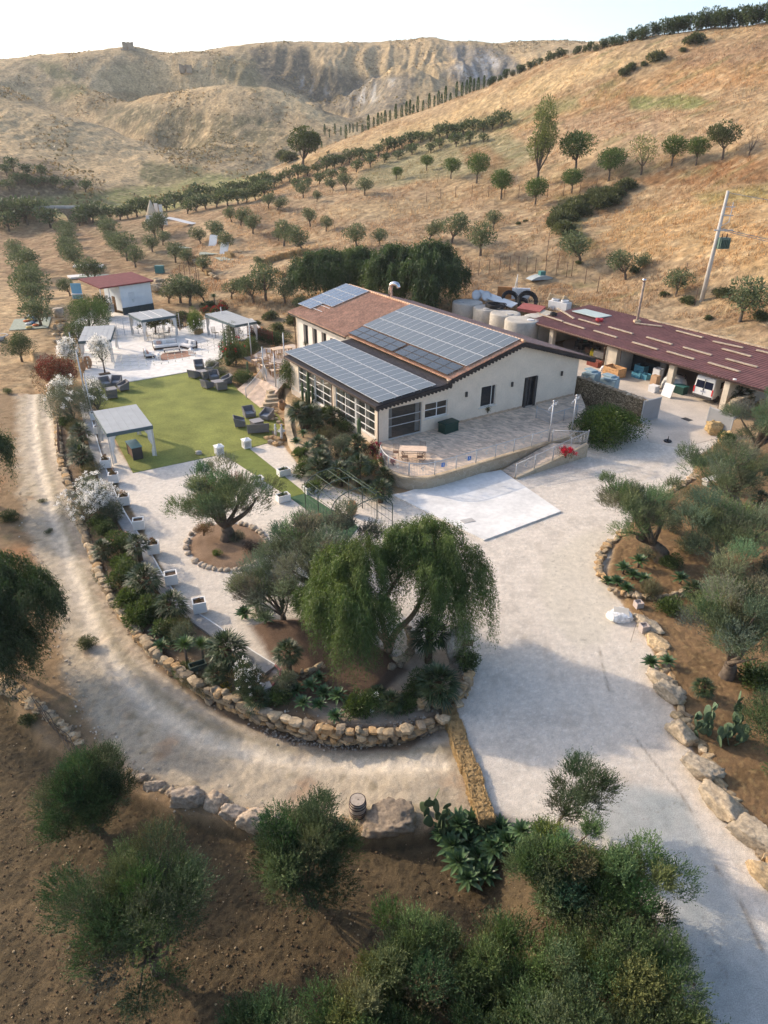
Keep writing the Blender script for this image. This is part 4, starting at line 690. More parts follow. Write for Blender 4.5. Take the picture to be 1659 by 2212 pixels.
# roofs
tile = mat('terracotta_tiles', (.56, .33, .21), .85, .2, 1.3, .4, 14, var2=.22, scale2=5); tile_p = mat('pink_tiles', (.40, .255, .20), .88, .18, .9, .6, 12, var2=.22, scale2=7); under = mat('dark_eaves', (.045, .036, .032), .8, .2, 3)
def corr(u0, z0, u1, z1, v0, v1, per, amp, nu=2, n=6, th=.06, up=0.0):
    """corrugated sheet, ribs running from (u0,z0) to (u1,z1), laid out along v"""
    k = int(round((v1 - v0) / per)) * n; vv = np.linspace(v0, v1, k + 1); h = amp * np.cos(np.arange(k + 1) * 2 * np.pi / n); V = []
    for s in (0, 1):
        for i in range(nu + 1):
            t = i / nu; V += [(u0 + (u1 - u0) * t, a, z0 + (z1 - z0) * t + b_ + (-th * s) + up) for a, b_ in zip(vv, h)]
    m_ = k + 1; Fq = []
    for s in (0, 1):
        o_ = s * (nu + 1) * m_
        for i in range(nu):
            for j in range(k):
                q = (o_ + i * m_ + j, o_ + (i + 1) * m_ + j, o_ + (i + 1) * m_ + j + 1, o_ + i * m_ + j + 1); Fq.append(q[::-1] if not s else q)
    for i in (0, nu):
        for j in range(k): a = i * m_ + j; b_ = (nu + 1) * m_ + a; Fq.append((a, a + 1, b_ + 1, b_))
    return np.array(V), np.array(Fq)
def tiles(name, u0, z0, u1, z1, v0, v1, m, per=.27, amp=.05, par=house, rows=22, th=.07, step=.02):
    V, Fq = corr(u0, z0, u1, z1, v0, v1, per, amp, rows, 6, th); L_ = abs(u1 - u0); V[:, 2] += -step * ((np.abs(V[:, 0] - u0) / L_ * rows * 1.0) % 1.0 > .5)
    return npmesh(name, V, Fq, m, par, None, False)
tiles('roof', 6.62, 4.12, 14.3, 6.1, -.45, 15.9, tile); tiles('roof', 6.3, 4.04, 14.3, 6.1, 15.9, 28.7, tile); tiles('roof', 23.46, 3.35, 14.3, 6.1, -.45, 28.7, tile_p, rows=26)
r_ = MB()
for k in range(72): r_.tube([(14.3, -.45 + k * .405, 6.13), (14.3, -.45 + k * .405 + .43, 6.16)], [.15, .13], 8)
r_.build('ridge_tiles', mat('ridge_tile', (.50, .32, .21), .85, .25, 2, .5, 10), house)
g = MB()      # verge: dark boards and tile ends along the gable, eaves boards
for (ua, za, ub, zb_) in ((6.3, 4.04, 14.3, 6.1), (14.3, 6.1, 23.46, 3.35), (-.5, 3.18, 6.75, 3.84)):
    for vv_ in (-.5,) if ua < 0 else (-.5, 28.62): g.quad((ua, vv_, za - .30), (ub, vv_, zb_ - .30), (ub, vv_, zb_ - .02), (ua, vv_, za - .02), -.09)
    n_ = int(abs(ub - ua) / .36)
    for i in range(n_):
        t = (i + .5) / n_; c_ = (ua + (ub - ua) * t, -.50, za + (zb_ - za) * t - .30); g.tube([(c_[0], -.56, c_[2]), (c_[0], -.1, c_[2])], .11, 7)
g.b(6.25, 6.35, 15.9, 28.6, 3.82, 3.98).b(-.52, -.42, -.4, 15.6, 3.0, 3.13); g.build('verge', under, house)
V, Fq = corr(-.5, 3.19, 6.85, 3.86, -.45, 15.55, .25, .028, 1, 6, .04); npmesh('veranda_roof', V, Fq, mat('dark_ribbed_sheet', (.10, .082, .072), .55, .2, 2, .2, 8), house)
bg_ = mat('brown_gutter', (.10, .06, .045), .5, .2, 3); MB().tube([(-.46, -.4, 3.08), (-.46, 15.6, 3.08)], .07, 8).build('gutter', bg_, house)
for q in ([(-.4, 7.15, 3.05), (-.12, 7.15, 2.8), (-.12, 7.15, -.9)], [(-.1, -.14, 3.0), (-.08, -.14, -.9)], [(6.2, 28.3, 3.9), (6.75, 28.1, 3.6), (6.85, 28.05, -1)]): MB().tube(q, .05).build('downpipe', bg_, house)
MB().tube(spline([(15.2, 21.5, 5.7), (15.2, 21.5, 6.9), (15.25, 21.2, 7.35), (15.5, 20.7, 7.35), (15.6, 20.5, 7.0)], 4), .24, 12).build('flue', chrome, house)
# openings
def window(a0, a1, z0, z1, axis='u', pos=.0, bars=(), vb=(), fm=white_p, gm=glass, w=.06, inset=.12, name='window', par=house):
    mb = MB(); B = (lambda p0, p1, q0, q1: mb.b(p0, p1, pos + inset - .03, pos + inset + .03, q0, q1)) if axis == 'u' else (lambda p0, p1, q0, q1: mb.b(pos + inset - .03, pos + inset + .03, p0, p1, q0, q1))
    B(a0, a0 + w, z0, z1); B(a1 - w, a1, z0, z1); B(a0 + w, a1 - w, z0, z0 + w); B(a0 + w, a1 - w, z1 - w, z1)
    for b_ in bars: B(a0 + w, a1 - w, b_ - .03, b_ + .03)
    zz_ = sorted([z0 + w, z1 - w, *bars])
    for c_ in vb:
        for p, q in zip(zz_[:-1], zz_[1:]): B(c_ - .03, c_ + .03, p + (.03 if p in bars else 0), q - (.03 if q in bars else 0))
    f_ = mb.build('window' if name == 'window' else name, fm, par); m2 = MB()
    if axis == 'u': m2.quad((a0 + w, pos + inset, z0 + w), (a1 - w, pos + inset, z0 + w), (a1 - w, pos + inset, z1 - w), (a0 + w, pos + inset, z1 - w))
    else: m2.quad((pos + inset, a1 - w, z0 + w), (pos + inset, a0 + w, z0 + w), (pos + inset, a0 + w, z1 - w), (pos + inset, a1 - w, z1 - w))
    m2.build('pane', gm, f_); return f_
window(.97, 4.17, 0, 2.62, bars=(1.05, 1.75), fm=grey_metal); window(4.47, 6.75, 1.05, 2.33, bars=(1.75,), vb=(5.7,)); window(10.29, 11.92, .93, 2.73, vb=(11.5,), fm=plaster_w, gm=glass_d); d_ = window(15.18, 16.7, 0, 2.74, vb=(15.95,), fm=dark_fr, gm=glass_d, name='door', w=.09)
MB().b(15.28, 15.5, -.12, -.06, 0, 2.7).b(16.4, 16.66, -.12, -.06, 0, 2.7).build('shutter', dark_fr, d_)
for a, b_ in ((.5, 3.45), (3.55, 6.75), (7.5, 10.5), (10.6, 13.7)): window(a, b_, .25, 2.85, 'v', 0.0, bars=(.85, 1.5, 2.15), vb=((a + b_) / 2,), inset=.08)
MB().b(-.05, 0, .3, 15.3, .15, .24).b(1.0, 4.2, -.06, 0, -.04, .0).b(4.3, 6.9, -.07, 0, .97, 1.04).b(10.1, 12.1, -.09, 0, .85, .92).build('window_sill', plaster_w, house)
for v0_ in (.6, 1.9, 3.5, 5.0, 6.2, 8.0, 9.6, 11.2, 13.0):        # curtains gathered behind the glass
    c_ = MB(); n_ = 14; pts_ = [(.40 + .05 * math.sin(i * 2.2), v0_ + i * .04) for i in range(n_)]
    for i in range(n_ - 1): c_.quad((*pts_[i], .3), (*pts_[i + 1], .3), (*pts_[i + 1], 2.8), (*pts_[i], 2.8))
    c_.build('curtain', white_f, house)
c_ = MB()
for u0_ in (1.05, 3.7):
    pts_ = [(u0_ + i * .035, .3 + .05 * math.sin(i * 2.1)) for i in range(12)]
    for i in range(11): c_.quad((*pts_[i], .1), (*pts_[i + 1], .1), (*pts_[i + 1], 2.55), (*pts_[i], 2.55))
c_.build('curtain', white_f, house)
for (v0_, v1_, z0_, z1_) in lv[1:]: window(v0_, v1_, z0_, z1_, 'v', 7.0, vb=((v0_ + v1_) / 2,), fm=dark_fr, gm=glass_d, inset=.3)
for u_ in (8.63, 13.68, 19.67):
    MB().b(u_ - .09, u_ + .09, -.14, -.02, 2.22, 2.64).b(u_ - .05, u_ + .05, -.02, 0, 2.35, 2.5).build('wall_lamp', dark_fr, house, .015)
k_ = MB()
for i in range(60): k_.b(6.9 + i * .25, 6.9 + i * .25 + .24, -.03, 0, 0, .16 + .02 * (i % 3)) if not 15.0 < 6.9 + i * .25 < 16.8 and i < 59 else None
k_.build('plinth', mat('plinth_tiles', (.50, .36, .25), .8, .2, 2), house)
for i, (lb, u_, v_, s) in enumerate((('weeping pot plant hanging from the gable window sill', 11.1, -.12, .35), ('small plant hanging below the left wall window', 6.85, 25.8, .3))):
    o = shrub('hanging_plant', 300 + i, .28, .6, 260, .11, .03, [(.10, .09, .035), (.07, .09, .03)], up=-.8); x, y = HW(u_, v_); o.location = (x, y, 1.48 if i == 0 else 1.8); prop(o, lb, 'plant')
# solar arrays
def pvmat(name, c, line, rough, sx, sy):
    return tilemat(name, c, tuple(v * 1.18 for v in c), line, sx, sy, rough, .012, 0, .0, 0, .5, .5)
pv_l = pvmat('pale_solar_cells', (.09, .11, .125), (.21, .23, .245), .42, 1.9, .16); pv_d = pvmat('dark_solar_cells', (.035, .045, .055), (.07, .08, .09), .25, .16, .16); alu = mat('aluminium_frame', (.50, .51, .52), .5, .05, 3, metal=.2)
def array(label, u0, v0, z0, slope, nu, nv, su, sv, pm, fr=alu, gap=.02, skip=lambda i, j: False, lift=.16, frw=.026):
    root = empty('solar_array', (0, 0, 0), 0, label, 'solar panels', 'solar arrays on the farmhouse roof'); root.matrix_world = Matrix.Translation((*HC, 1.0)) @ Matrix.Rotation(HT, 4, 'Z') @ Matrix.Translation((u0, v0, z0 + lift)) @ Matrix.Rotation(-math.atan(slope), 4, 'Y')
    a = MB(); w_ = frw; W_, H_ = su - gap, sv - gap; a.b(0, W_, 0, w_, 0, .045).b(0, W_, H_ - w_, H_, 0, .045).b(0, w_, w_, H_ - w_, 0, .045).b(W_ - w_, W_, w_, H_ - w_, 0, .045); p0 = a.build('solar_panel', fr, root)
    c_ = MB().b(w_, W_ - w_, w_, H_ - w_, .006, .034).build('cells', pm, p0); first = True
    for i in range(nu):
        for j in range(nv):
            if skip(i, j): continue
            o = p0 if first else p0.copy()
            if not first: COL.objects.link(o); o.parent = root; c2 = c_.copy(); COL.objects.link(c2); c2.parent = o
            first = False; o.location = (i * su, j * sv, 0)
    rl = MB()
    for i in range(nu):
        for q in (.3, su - .35): rl.b(i * su + q, i * su + q + .05, 0, nv * sv - .05, -.07, -.01)
    rl.build('mounting_rail', alu, root); return root
array('wide solar array of three rows on the lower veranda roof', -.1, -.25, 3.225, .0915, 3, 16, 1.80, 1.03, pv_l)
array('big three-row solar array on the main tiled roof', 8.55, .1, 4.62, .2575, 3, 16, 1.94, 1.01, pv_l)
array('dark solar collectors along the main roof edge, half nearer the gable', 6.72, .2, 4.145, .2575, 2, 5, .86, 1.55, pv_d, dark_fr)
array('dark solar collectors along the main roof edge, half nearer the back', 6.72, 8.3, 4.145, .2575, 2, 5, .86, 1.55, pv_d, dark_fr)
array('separate dark blue solar array at the far end of the tiled roof', 7.9, 24.2, 4.45, .2575, 4, 5, 1.62, 1.02, mat('blue_solar_cells', (.075, .105, .15), .25, .08, 3, spec=.8), grey_metal, skip=lambda i, j: i == 0 and j < 2)

# ---------------------------------------------------------------- terrace, ramp, railings
TE = [(816,953),(818,985),(826,1004),(842,1018),(872,1029),(905,1032),(935,1029),(980,1017),(1036,1000),(1113,977),(1186,955),(1239,939)]
tew = [at(x, y, 1.0) for x, y in TE]; tq = spline(tew[1:-1], 5); edge = tq + [tew[-1]]
poly = [HW(0.02, -.03)] + edge + [at(1275,905,1.0), HW(22.6, -.03)]
rt = empty('terrace', (0, 0, 0), 0, 'raised stone-faced terrace with paved floor in front of the gable', 'terrace')
MB().prism(poly, -.4, .97).build('retaining_wall', crazy, rt)
def off(line, d):
    out = []
    for i, p in enumerate(line):
        a = line[max(i - 1, 0)]; b_ = line[min(i + 1, len(line) - 1)]; dx, dy = b_[0] - a[0], b_[1] - a[1]; l = math.hypot(dx, dy); out.append((p[0] - dy / l * d, p[1] + dx / l * d))
    return out
def ribbon(mb, line, w, z0, z1):
    """wall or kerb of width w along a plan line; z0,z1 numbers or per-point lists"""
    A = off(line, -w / 2); B = off(line, w / 2)
    for i in range(len(line) - 1):
        f0 = (lambda z, k: z[k] if isinstance(z, (list, tuple)) else z); q = [A[i], A[i + 1], B[i + 1], B[i]]; mb.prism(q, [f0(z0, i), f0(z0, i + 1), f0(z0, i + 1), f0(z0, i)], [f0(z1, i), f0(z1, i + 1), f0(z1, i + 1), f0(z1, i)])
    return mb
MB().prism(poly, .97, 1.0).build('paving', paving, rt)
ribbon(MB(), edge, .34, .9, 1.06).build('coping', stone_t, rt)
def railing(label, line, zs, h=1.0, post=2.0, step=.11, m=grey_metal, scroll=True):
    r = empty('railing', (0, 0, 0), 0, label, 'railing', 'metal railings around the terrace'); L3 = [Vector((p[0], p[1], z)) for p, z in zip(line, zs)]; cum = [0]
    for a, b_ in zip(L3[:-1], L3[1:]): cum.append(cum[-1] + (b_ - a).length)
    def pt(s):
        for i in range(len(cum) - 1):
            if s <= cum[i + 1] or i == len(cum) - 2: t = (s - cum[i]) / max(1e-6, cum[i + 1] - cum[i]); return L3[i].lerp(L3[i + 1], t)
    T = cum[-1]; up = Vector((0, 0, 1)); mb = MB(); mb.tube([tuple(p + up * h) for p in L3], .03, 5).tube([tuple(p + up * .12) for p in L3], .014, 4); mb.build('rail', m, r)
    bb = MB(); s = step
    while s < T: p = pt(s); bb.box(tuple(p + up * (h + .12) / 2), (.02, .02, h - .12)); s += step
    bb.build('balusters', m, r); n_ = max(1, round(T / post))
    for i in range(n_ + 1): p = pt(T * i / n_); MB().tube([tuple(p), tuple(p + up * (h + .04))], .04, 6).lathe([(.01, 0), (.045, .04), (.01, .08)], 6, tuple(p + up * (h + .03))).build('post', m, r)
    if scroll:
        for i in range(n_):
            p = pt(T * (i + .5) / n_); d = (pt(min(T, T * (i + .5) / n_ + .1)) - p).normalized(); MB().tube([tuple(p + up * (.45 + .35 * t) + d * .13 * math.sin(t * 9)) for t in [j / 10 for j in range(11)]], .028, 4).build('scroll', m, r)
    return r
e2 = off(edge, .05); ra = railing('curved metal railing on the terrace wall above the concrete pad', e2[2:46], [1.06] * len(e2[2:46]))
gate_z = [1.06] * 10
# ramp between the terrace wall and its outer wall
A_, B_, C_, D_ = at(1083, 1017, .0), at(1113, 1034, 0), at(1266, 972, .55), at(1190, 958, .9)
ramp = empty('ramp', (0, 0, 0), 0, 'sloping paved ramp with a low outer wall beside the terrace', 'ramp')
MB().add([(*A_, .03), (*B_, .03), (*C_, .95), (*D_, .98), (*A_, -.4), (*B_, -.4), (*C_, -.4), (*D_, -.4)], [(0, 1, 2, 3), (4, 7, 6, 5), (0, 4, 5, 1), (1, 5, 6, 2), (2, 6, 7, 3), (3, 7, 4, 0)]).build('ramp_surface', paving, ramp)
bl = [B_, tuple((B_[i] * .5 + C_[i] * .5) for i in (0, 1)), C_]; ribbon(MB(), bl, .3, -.4, [.12, .62, 1.1]).build('outer_wall', crazy, ramp)
railing('straight metal railing climbing along the ramp wall', bl, [.12, .62, 1.1], 1.05); railing('short metal railing closing the terrace by the glazed door', [HW(14.4, -2.6), HW(14.4, -4.4), HW(17.6, -4.2)], [1.0] * 3, 1.0, scroll=False); railing('railing piece standing at the top end of the ramp beside the lemon bush', [at(1192,955,1), C_], [1.0, 1.1], 1.0)
def ornate_post(px, py, z, h, lab, yaw):
    r = empty('lamp_post', (*at(px, py, z), z), yaw, lab, 'lamp post', 'ornate posts at the terrace gate'); MB().tube([(0, 0, 0), (0, 0, h)], [.06, .05], 8).lathe([(.03, 0), (.09, .06), (.09, .12), (.02, .18)], 8, (0, 0, h)).build('post', grey_metal, r)
    for s_ in (-1, 1):
        m_ = MB()
        for k in range(4): m_.tube([(s_ * (.1 + .75 * t + .08 * math.sin(t * 12 + k)), .02 * k, h * .93 + .1 * math.cos(t * 10 + k * 1.6) - .12 * t) for t in [j / 9 for j in range(10)]], .014, 4)
        for k in range(5): m_.lathe([(.005, 0), (.045, .03), (.005, .06)], 6, (s_ * (.2 + .17 * k), 0, h * .93 + .06 * math.sin(k * 2.0) - .04))
        m_.build('scroll_arm', mat('silver_paint', (.62, .63, .64), .35, .1, 4), r)
    return r
ornate_post(1185, 955, 1.0, 3.3, 'ornate metal post with scrolled arms, left one of the terrace gate', 1.0); ornate_post(1234, 935, 1.0, 3.1, 'ornate metal post with scrolled arms, right one near the lemon bush', 1.0)
blue = mat('sign_blue', (.03, .16, .48), .5, .03, 3)
for (px, py), lb in (((1014, 990), 'blue wheelchair sign with fewer pixels, left one on the railing'), ((957, 1004), 'blue wheelchair sign on the railing')):
    x, y = at(px + 0, py, 1.75); r = empty('access_sign', (x, y, 1.75), .35, lb, 'sign'); r.scale = (.8, .8, .8); MB().b(-.16, .16, -.012, 0, -.2, .2).build('plate', blue, r)
    s_ = MB().lathe([(.03, 0), (.03, .008)], 8, (0, 0, 0)); s_ = MB(); s_.M = Matrix.Translation((0, -.016, 0)); s_.b(-.03, .02, -.004, 0, .09, .14).b(-.02, .0, -.004, 0, -.03, .085).b(0, .07, -.004, 0, -.03, -.01).b(.05, .07, -.004, 0, -.12, -.03).b(0, .05, -.004, 0, .03, .045)
    for k in range(10): a = 2.2 + k * .45; s_.bar((.0 + .08 * math.cos(a), -.002, -.07 + .08 * math.sin(a)), (.08 * math.cos(a + .45), -.002, -.07 + .08 * math.sin(a + .45)), .016, .004)
    s_.build('wheelchair_symbol', white_p, r)
bpy.data.objects['access_sign']['label'] = 'blue wheelchair sign on the railing, the one nearer the ramp'; bpy.data.objects['access_sign.001']['label'] = 'blue wheelchair sign on the railing, the one nearer the dining table'
# chest and table on the terrace
ch = empty('storage_chest', (*HW(6.2, -.95), 1.0), HT + .1, 'dark green storage chest against the gable wall', 'chest'); gp = mat('dark_green_plastic', (.012, .042, .032), .5, .1, 3, .3, 20)
MB().b(-.75, .75, -.42, .42, 0, .72).b(-.78, .78, -.45, .45, .0, .07).build('body', gp, ch, .03); MB().b(-.8, .8, -.47, .47, .725, .86).build('lid', gp, ch, .05)

# ---------------------------------------------------------------- garden walls and dining terrace
lw = spline(PW([(622,874),(620.6,901),(624,931),(631,951),(651,969),(687,989),(735,1003),(780,1005),(812,1003)], .72), 5)
r = empty('garden_wall', (0, 0, 0), 0, 'low curved tan stone wall around the palm garden', 'wall'); ribbon(MB(), lw, .42, -.2, .70).build('wall', crazy, r); ribbon(MB(), lw, .52, .70, .78).build('coping', stone_t, r)
r = empty('terrace', (0, 0, 0), 0, 'raised dining terrace beside the glazed veranda', 'terrace'); dp = PW([(546,768),(570,752),(585,751),(631,743),(662,752),(640,812),(616,824),(600,843),(576,824),(557,792)], 1.0)
MB().prism(dp, -.4, .97).build('retaining_wall', rubble, r); MB().prism(dp, .97, 1.0).build('paving', tilemat('pink_paving', (.52, .43, .36), (.44, .36, .30), (.36, .3, .25), .5, .5, .8, .01, math.radians(33), .2), r)
sp_ = mat('pink_path_stone', (.50, .38, .29), .9, .2, 1.5, .6, 10, var2=.15, scale2=9)
a0, a1, a2, a3, a4 = at(513, 842, 0), at(562, 881, 0), at(585, 862, .35), at(600, 843, 1), at(576, 824, 1)
MB().add([(*a0, .06), (*a1, .06), (*a2, .4), (*a3, .98), (*a4, .98), (*at(545, 812, .7), .7), (*a0, -.4), (*a1, -.4), (*a2, -.4), (*a3, -.4), (*a4, -.4), (*at(545, 812, .7), -.4)], [(0, 1, 2, 3, 4, 5)] + [(i, 6 + i, 6 + (i + 1) % 6, (i + 1) % 6) for i in range(6)]).build('stone_path', sp_)
prop(bpy.data.objects['stone_path'], 'pink stone slope between the lawn and the dining terrace', kind='structure')
st_r = empty('stone_steps', (0, 0, 0), 0, 'five rough stone steps climbing from the lawn to the dining terrace', 'steps')
for i, (x0, x1, py) in enumerate([(562, 581, 880), (568, 604, 873), (573, 602, 864), (577, 598, 855), (581, 594, 846)]):
    z = .12 + .2 * i; p, q = at(x0, py, z), at(x1, py - 3, z); dx, dy = q[0] - p[0], q[1] - p[1]; l = math.hypot(dx, dy); nx, ny = -dy / l * .55, dx / l * .55; MB().prism([p, q, (q[0] + nx, q[1] + ny), (p[0] + nx, p[1] + ny)], z - .5, z).build('step', stone_t, st_r, .03)
for i, (pl, zz) in enumerate((([(x * .15387 + 446.7, y * .15387 + 670.2) for x, y in ((555, 1240), (790, 950))], (0.0, 1.0)),)): railing('slanting metal handrail beside the pink stone slope', [at(*pl[0], .06), at(*pl[1], 1.0)], [.1, 1.0], .95, 3, .14, grey_metal, False)
railing('metal railing edging the dining terrace near the stone steps', PW([(566, 792), (577, 823)], 1.0), [1.0, 1.0], 1.0, 2, .12, grey_metal, False); railing('white gate railing at the top of the stone steps', PW([(601, 843), (617, 825)], 1.0), [1.0, 1.0], 1.0, 2, .12, white_p, False)
# ---------------------------------------------------------------- tents, furniture, planters on the lawn and plaza
tent_top = mat('pale_canvas', (.35, .365, .37), .85, .06, 1.2, .3, 8); tent_band = mat('slate_canvas', (.085, .12, .13), .85, .1, 2)
def gather(mb, p, q, top, bot, n=11, r=.12):
    """one curtain drawn to a post: full at the top, tied at the waist, loose again at the foot"""
    for i in range(n):
        a0, a1 = i / n, (i + 1) / n
        def P(a, t):
            wdt = 1 if t > .95 else (.55 if t > .6 else (.18 if t > .35 else .36)); x = p[0] + (q[0] - p[0]) * a * wdt; y = p[1] + (q[1] - p[1]) * a * wdt; s = .05 * math.sin(a * n * 3.1) * (.4 + wdt); dx, dy = q[0] - p[0], q[1] - p[1]; l = math.hypot(dx, dy); return (x - dy / l * s, y + dx / l * s, bot + (top - bot) * t)
        for t0, t1 in ((0, .2), (.2, .38), (.38, .62), (.62, .8), (.8, 1.0)): mb.add([P(a0, t0), P(a1, t0), P(a1, t1), P(a0, t1)], [(0, 1, 2, 3)], True)
def tent(x, y, z, rz, W, D, lab, H=2.5, strips=(), cur=True, slope=.12):
    r = empty('garden_tent', (x, y, z), rz, lab, 'tent', 'flat-roofed garden tents with curtains'); w, d = W / 2, D / 2
    MB().prism([(-w, -d), (w, -d), (w, d), (-w, d)], [H, H, H + slope, H + slope], [H + .05, H + .05, H + slope + .05, H + slope + .05]).build('roof', tent_top, r)
    m_ = MB()
    for k in range(1, 6): m_.box((-w + W * k / 6, 0, H + .06 + slope / 2), (.03, D - .1, .012), rot=Matrix.Rotation(math.atan(slope / D), 3, 'X'))
    m_.build('seam', tent_top, r); m_ = MB()
    for s in strips: m_.box((-w + W * s, 0, H + .075 + slope / 2), (.10, D, .01), rot=Matrix.Rotation(math.atan(slope / D), 3, 'X'))
    if strips: m_.build('stripe', white_f, r)
    b_ = MB(); b_.b(-w - .02, w + .02, -d - .03, -d, H - .24, H + .03).b(-w - .03, -w - .005, -d, d, H - .24, H + .04).b(w + .005, w + .03, -d, d, H - .24, H + .04).b(-w, w, d, d + .03, H - .1, H + slope); b_.build('valance', tent_band, r)
    for sx in (-1, 1):
        for sy in (-1, 1):
            MB().b(sx * w - .05 * sx - .04, sx * w - .05 * sx + .04, sy * (d - .06) - .04, sy * (d - .06) + .04, 0, H - .02).build('post', grey_metal, r)
            if cur: c_ = MB(); gather(c_, (sx * (w - .12), sy * (d - .02)), (sx * (w - .75), sy * (d - .1)), H - .1, .05); c_.build('curtain', white_f, r)
    return r
def ctr(*ps):
    q = [at(*p) for p in ps]; return sum(a for a, b in q) / len(q), sum(b for a, b in q) / len(q)
TH = math.radians(33)
cx_, cy_ = ctr((209.7, 892, 2.55), (302, 876, 2.55), (321, 921, 2.55), (223, 938, 2.55)); tent(cx_, cy_, .04, math.radians(31), 3.35, 5.1, 'largest-looking grey-roofed garden tent at the near left corner of the lawn', 2.5)
cx_, cy_ = ctr((175, 740, 2.6), (248, 735, 2.6), (243, 703, 2.6), (175, 708, 2.6)); tent(cx_, cy_, .1, math.radians(15), 3.3, 6.2, 'garden tent at the left side of the plaza behind the white flowering tree', 2.5)
cx_, cy_ = ctr((296, 694, 2.6), (377, 682, 2.6), (358, 668, 2.6), (281, 680, 2.6)); tent(cx_, cy_, .1, math.radians(40), 4.4, 4.0, 'middle garden tent on the plaza with two pale roof stripes', 2.5, (.33, .6))
cx_, cy_ = ctr((505, 702, 2.6), (555, 695, 2.6), (492, 673, 2.6), (442, 683, 2.6)); tent(cx_, cy_, .1, math.radians(42), 3.0, 7.0, 'wide garden tent at the right end of the plaza near the hedge', 2.5)
def sofa_set_piece(name, W, D=.72, H=.80, m=grey_w, cm=cush, seats=1, low=False):
    r = empty(name); b_ = MB(); b_.b(-W / 2, W / 2, -D / 2, D / 2, .12, .34); b_.build('seat_base', m, r, .02)
    MB().add([(-W / 2, D / 2 - .12, .34), (W / 2, D / 2 - .12, .34), (W / 2, D / 2, .34), (-W / 2, D / 2, .34), (-W / 2, D / 2 + .02, H), (W / 2, D / 2 + .02, H), (W / 2, D / 2 + .10, H), (-W / 2, D / 2 + .10, H)], [(3, 2, 1, 0), (4, 5, 6, 7), (0, 1, 5, 4), (1, 2, 6, 5), (2, 3, 7, 6), (3, 0, 4, 7)]).build('backrest', m, r, .02)
    for s in (-1, 1): MB().add([(s * W / 2, -D / 2, .34), (s * (W / 2 - .09), -D / 2, .34), (s * (W / 2 - .09), D / 2, .34), (s * W / 2, D / 2, .34), (s * (W / 2 + .03), -D / 2, .52), (s * (W / 2 - .06), -D / 2, .52), (s * (W / 2 - .06), D / 2 + .02, H - .02), (s * (W / 2 + .03), D / 2 + .02, H - .02)], [(0, 1, 2, 3), (7, 6, 5, 4), (4, 5, 1, 0), (5, 6, 2, 1), (6, 7, 3, 2), (7, 4, 0, 3)]).build('armrest', m, r)
    MB().b(-W / 2 + .1, W / 2 - .1, -D / 2 + .02, D / 2 - .12, .345, .43).build('cushion', cm, r, .03)
    for sx in (-1, 1):
        for sy in (-1, 1): MB().tube([(sx * (W / 2 - .06), sy * (D / 2 - .06), 0), (sx * (W / 2 - .09), sy * (D / 2 - .09), .12)], .02, 5).build('leg', dark_fr, r)
    return r
chair = sofa_set_piece('wicker_armchair', .86, .8, .84); love = sofa_set_piece('wicker_sofa', 1.6, .8, .84)
def mk_lowtable(W=1.0):
    r = empty('wicker_table'); MB().b(-W / 2, W / 2, -W / 2, W / 2, .38, .44).build('tabletop', mat('grey_table_top', (.27, .255, .25), .6, .1, 5), r, .01); MB().b(-W / 2 + .05, W / 2 - .05, -W / 2 + .05, W / 2 - .05, .05, .38).build('base', grey_w, r); return r
ltab = mk_lowtable(); g_ = 'grey wicker garden furniture on the lawn'
def zpx(x, y): return (x * .15387 + 446.7, y * .15387 + 670.2)
def zp2(x, y): return (x * .15387 + 255.2, y * .15387 + 638.2)
def setpos(proto, px, py, face, lab, cat, gz=.035, **k):
    x, y = at(px, py, gz); return put(proto, (x, y, gz), face, 1.0, lab, cat, g_)
def facing(p, t): return math.atan2(t[1] - p[1], t[0] - p[0]) + math.pi / 2      # front of a seat is its -y side
def cluster(t, seats, where):
    tx, ty = at(*t, .035); put(ltab, (tx, ty, .035), TH, 1.0, 'low grey wicker table ' + where, 'table', g_)
    for (px, py, pr, d) in seats: x, y = at(px, py, .035); put(pr, (x, y, .035), facing((x, y), (tx, ty)), 1.12, ('grey wicker armchair ' if pr is chair else 'grey wicker two-seat sofa ') + d, 'armchair' if pr is chair else 'sofa', g_)
cluster((555, 918), [(519, 921, chair, 'on the left of the nearest lawn table'), (539, 901, chair, 'behind the nearest lawn table'), (577, 906, chair, 'right of the nearest lawn table by the low wall'), (558, 934, love, 'turning its back to the camera at the nearest lawn table')], 'of the group nearest the curved low wall')
cluster((470, 832), [(449, 838, chair, 'left of the near table of the double group'), (463, 820, chair, 'behind the near table of the double group'), (490, 829, chair, 'right of the near table of the double group'), (479, 842, chair, 'with its back to the lawn, near table of the double group')], 'near one of the two groups by the cactus bed')
cluster((437, 810), [(421, 816, chair, 'left of the far table of the double group'), (431, 797, chair, 'behind the far table of the double group'), (460, 802, chair, 'right of the far table, beside the round bushes'), (447, 818, chair, 'between the two tables of the double group')], 'far one of the two groups by the cactus bed')
cluster((241, 848), [(229, 836, chair, 'in the hedge shade at the plaza edge, left of its table'), (253, 833, chair, 'behind the shaded table at the left lawn edge'), (267, 843, chair, 'right of the shaded table at the left lawn edge'), (243, 860, chair, 'with its back to the camera at the left lawn edge')], 'in the hedge shade at the left lawn corner')
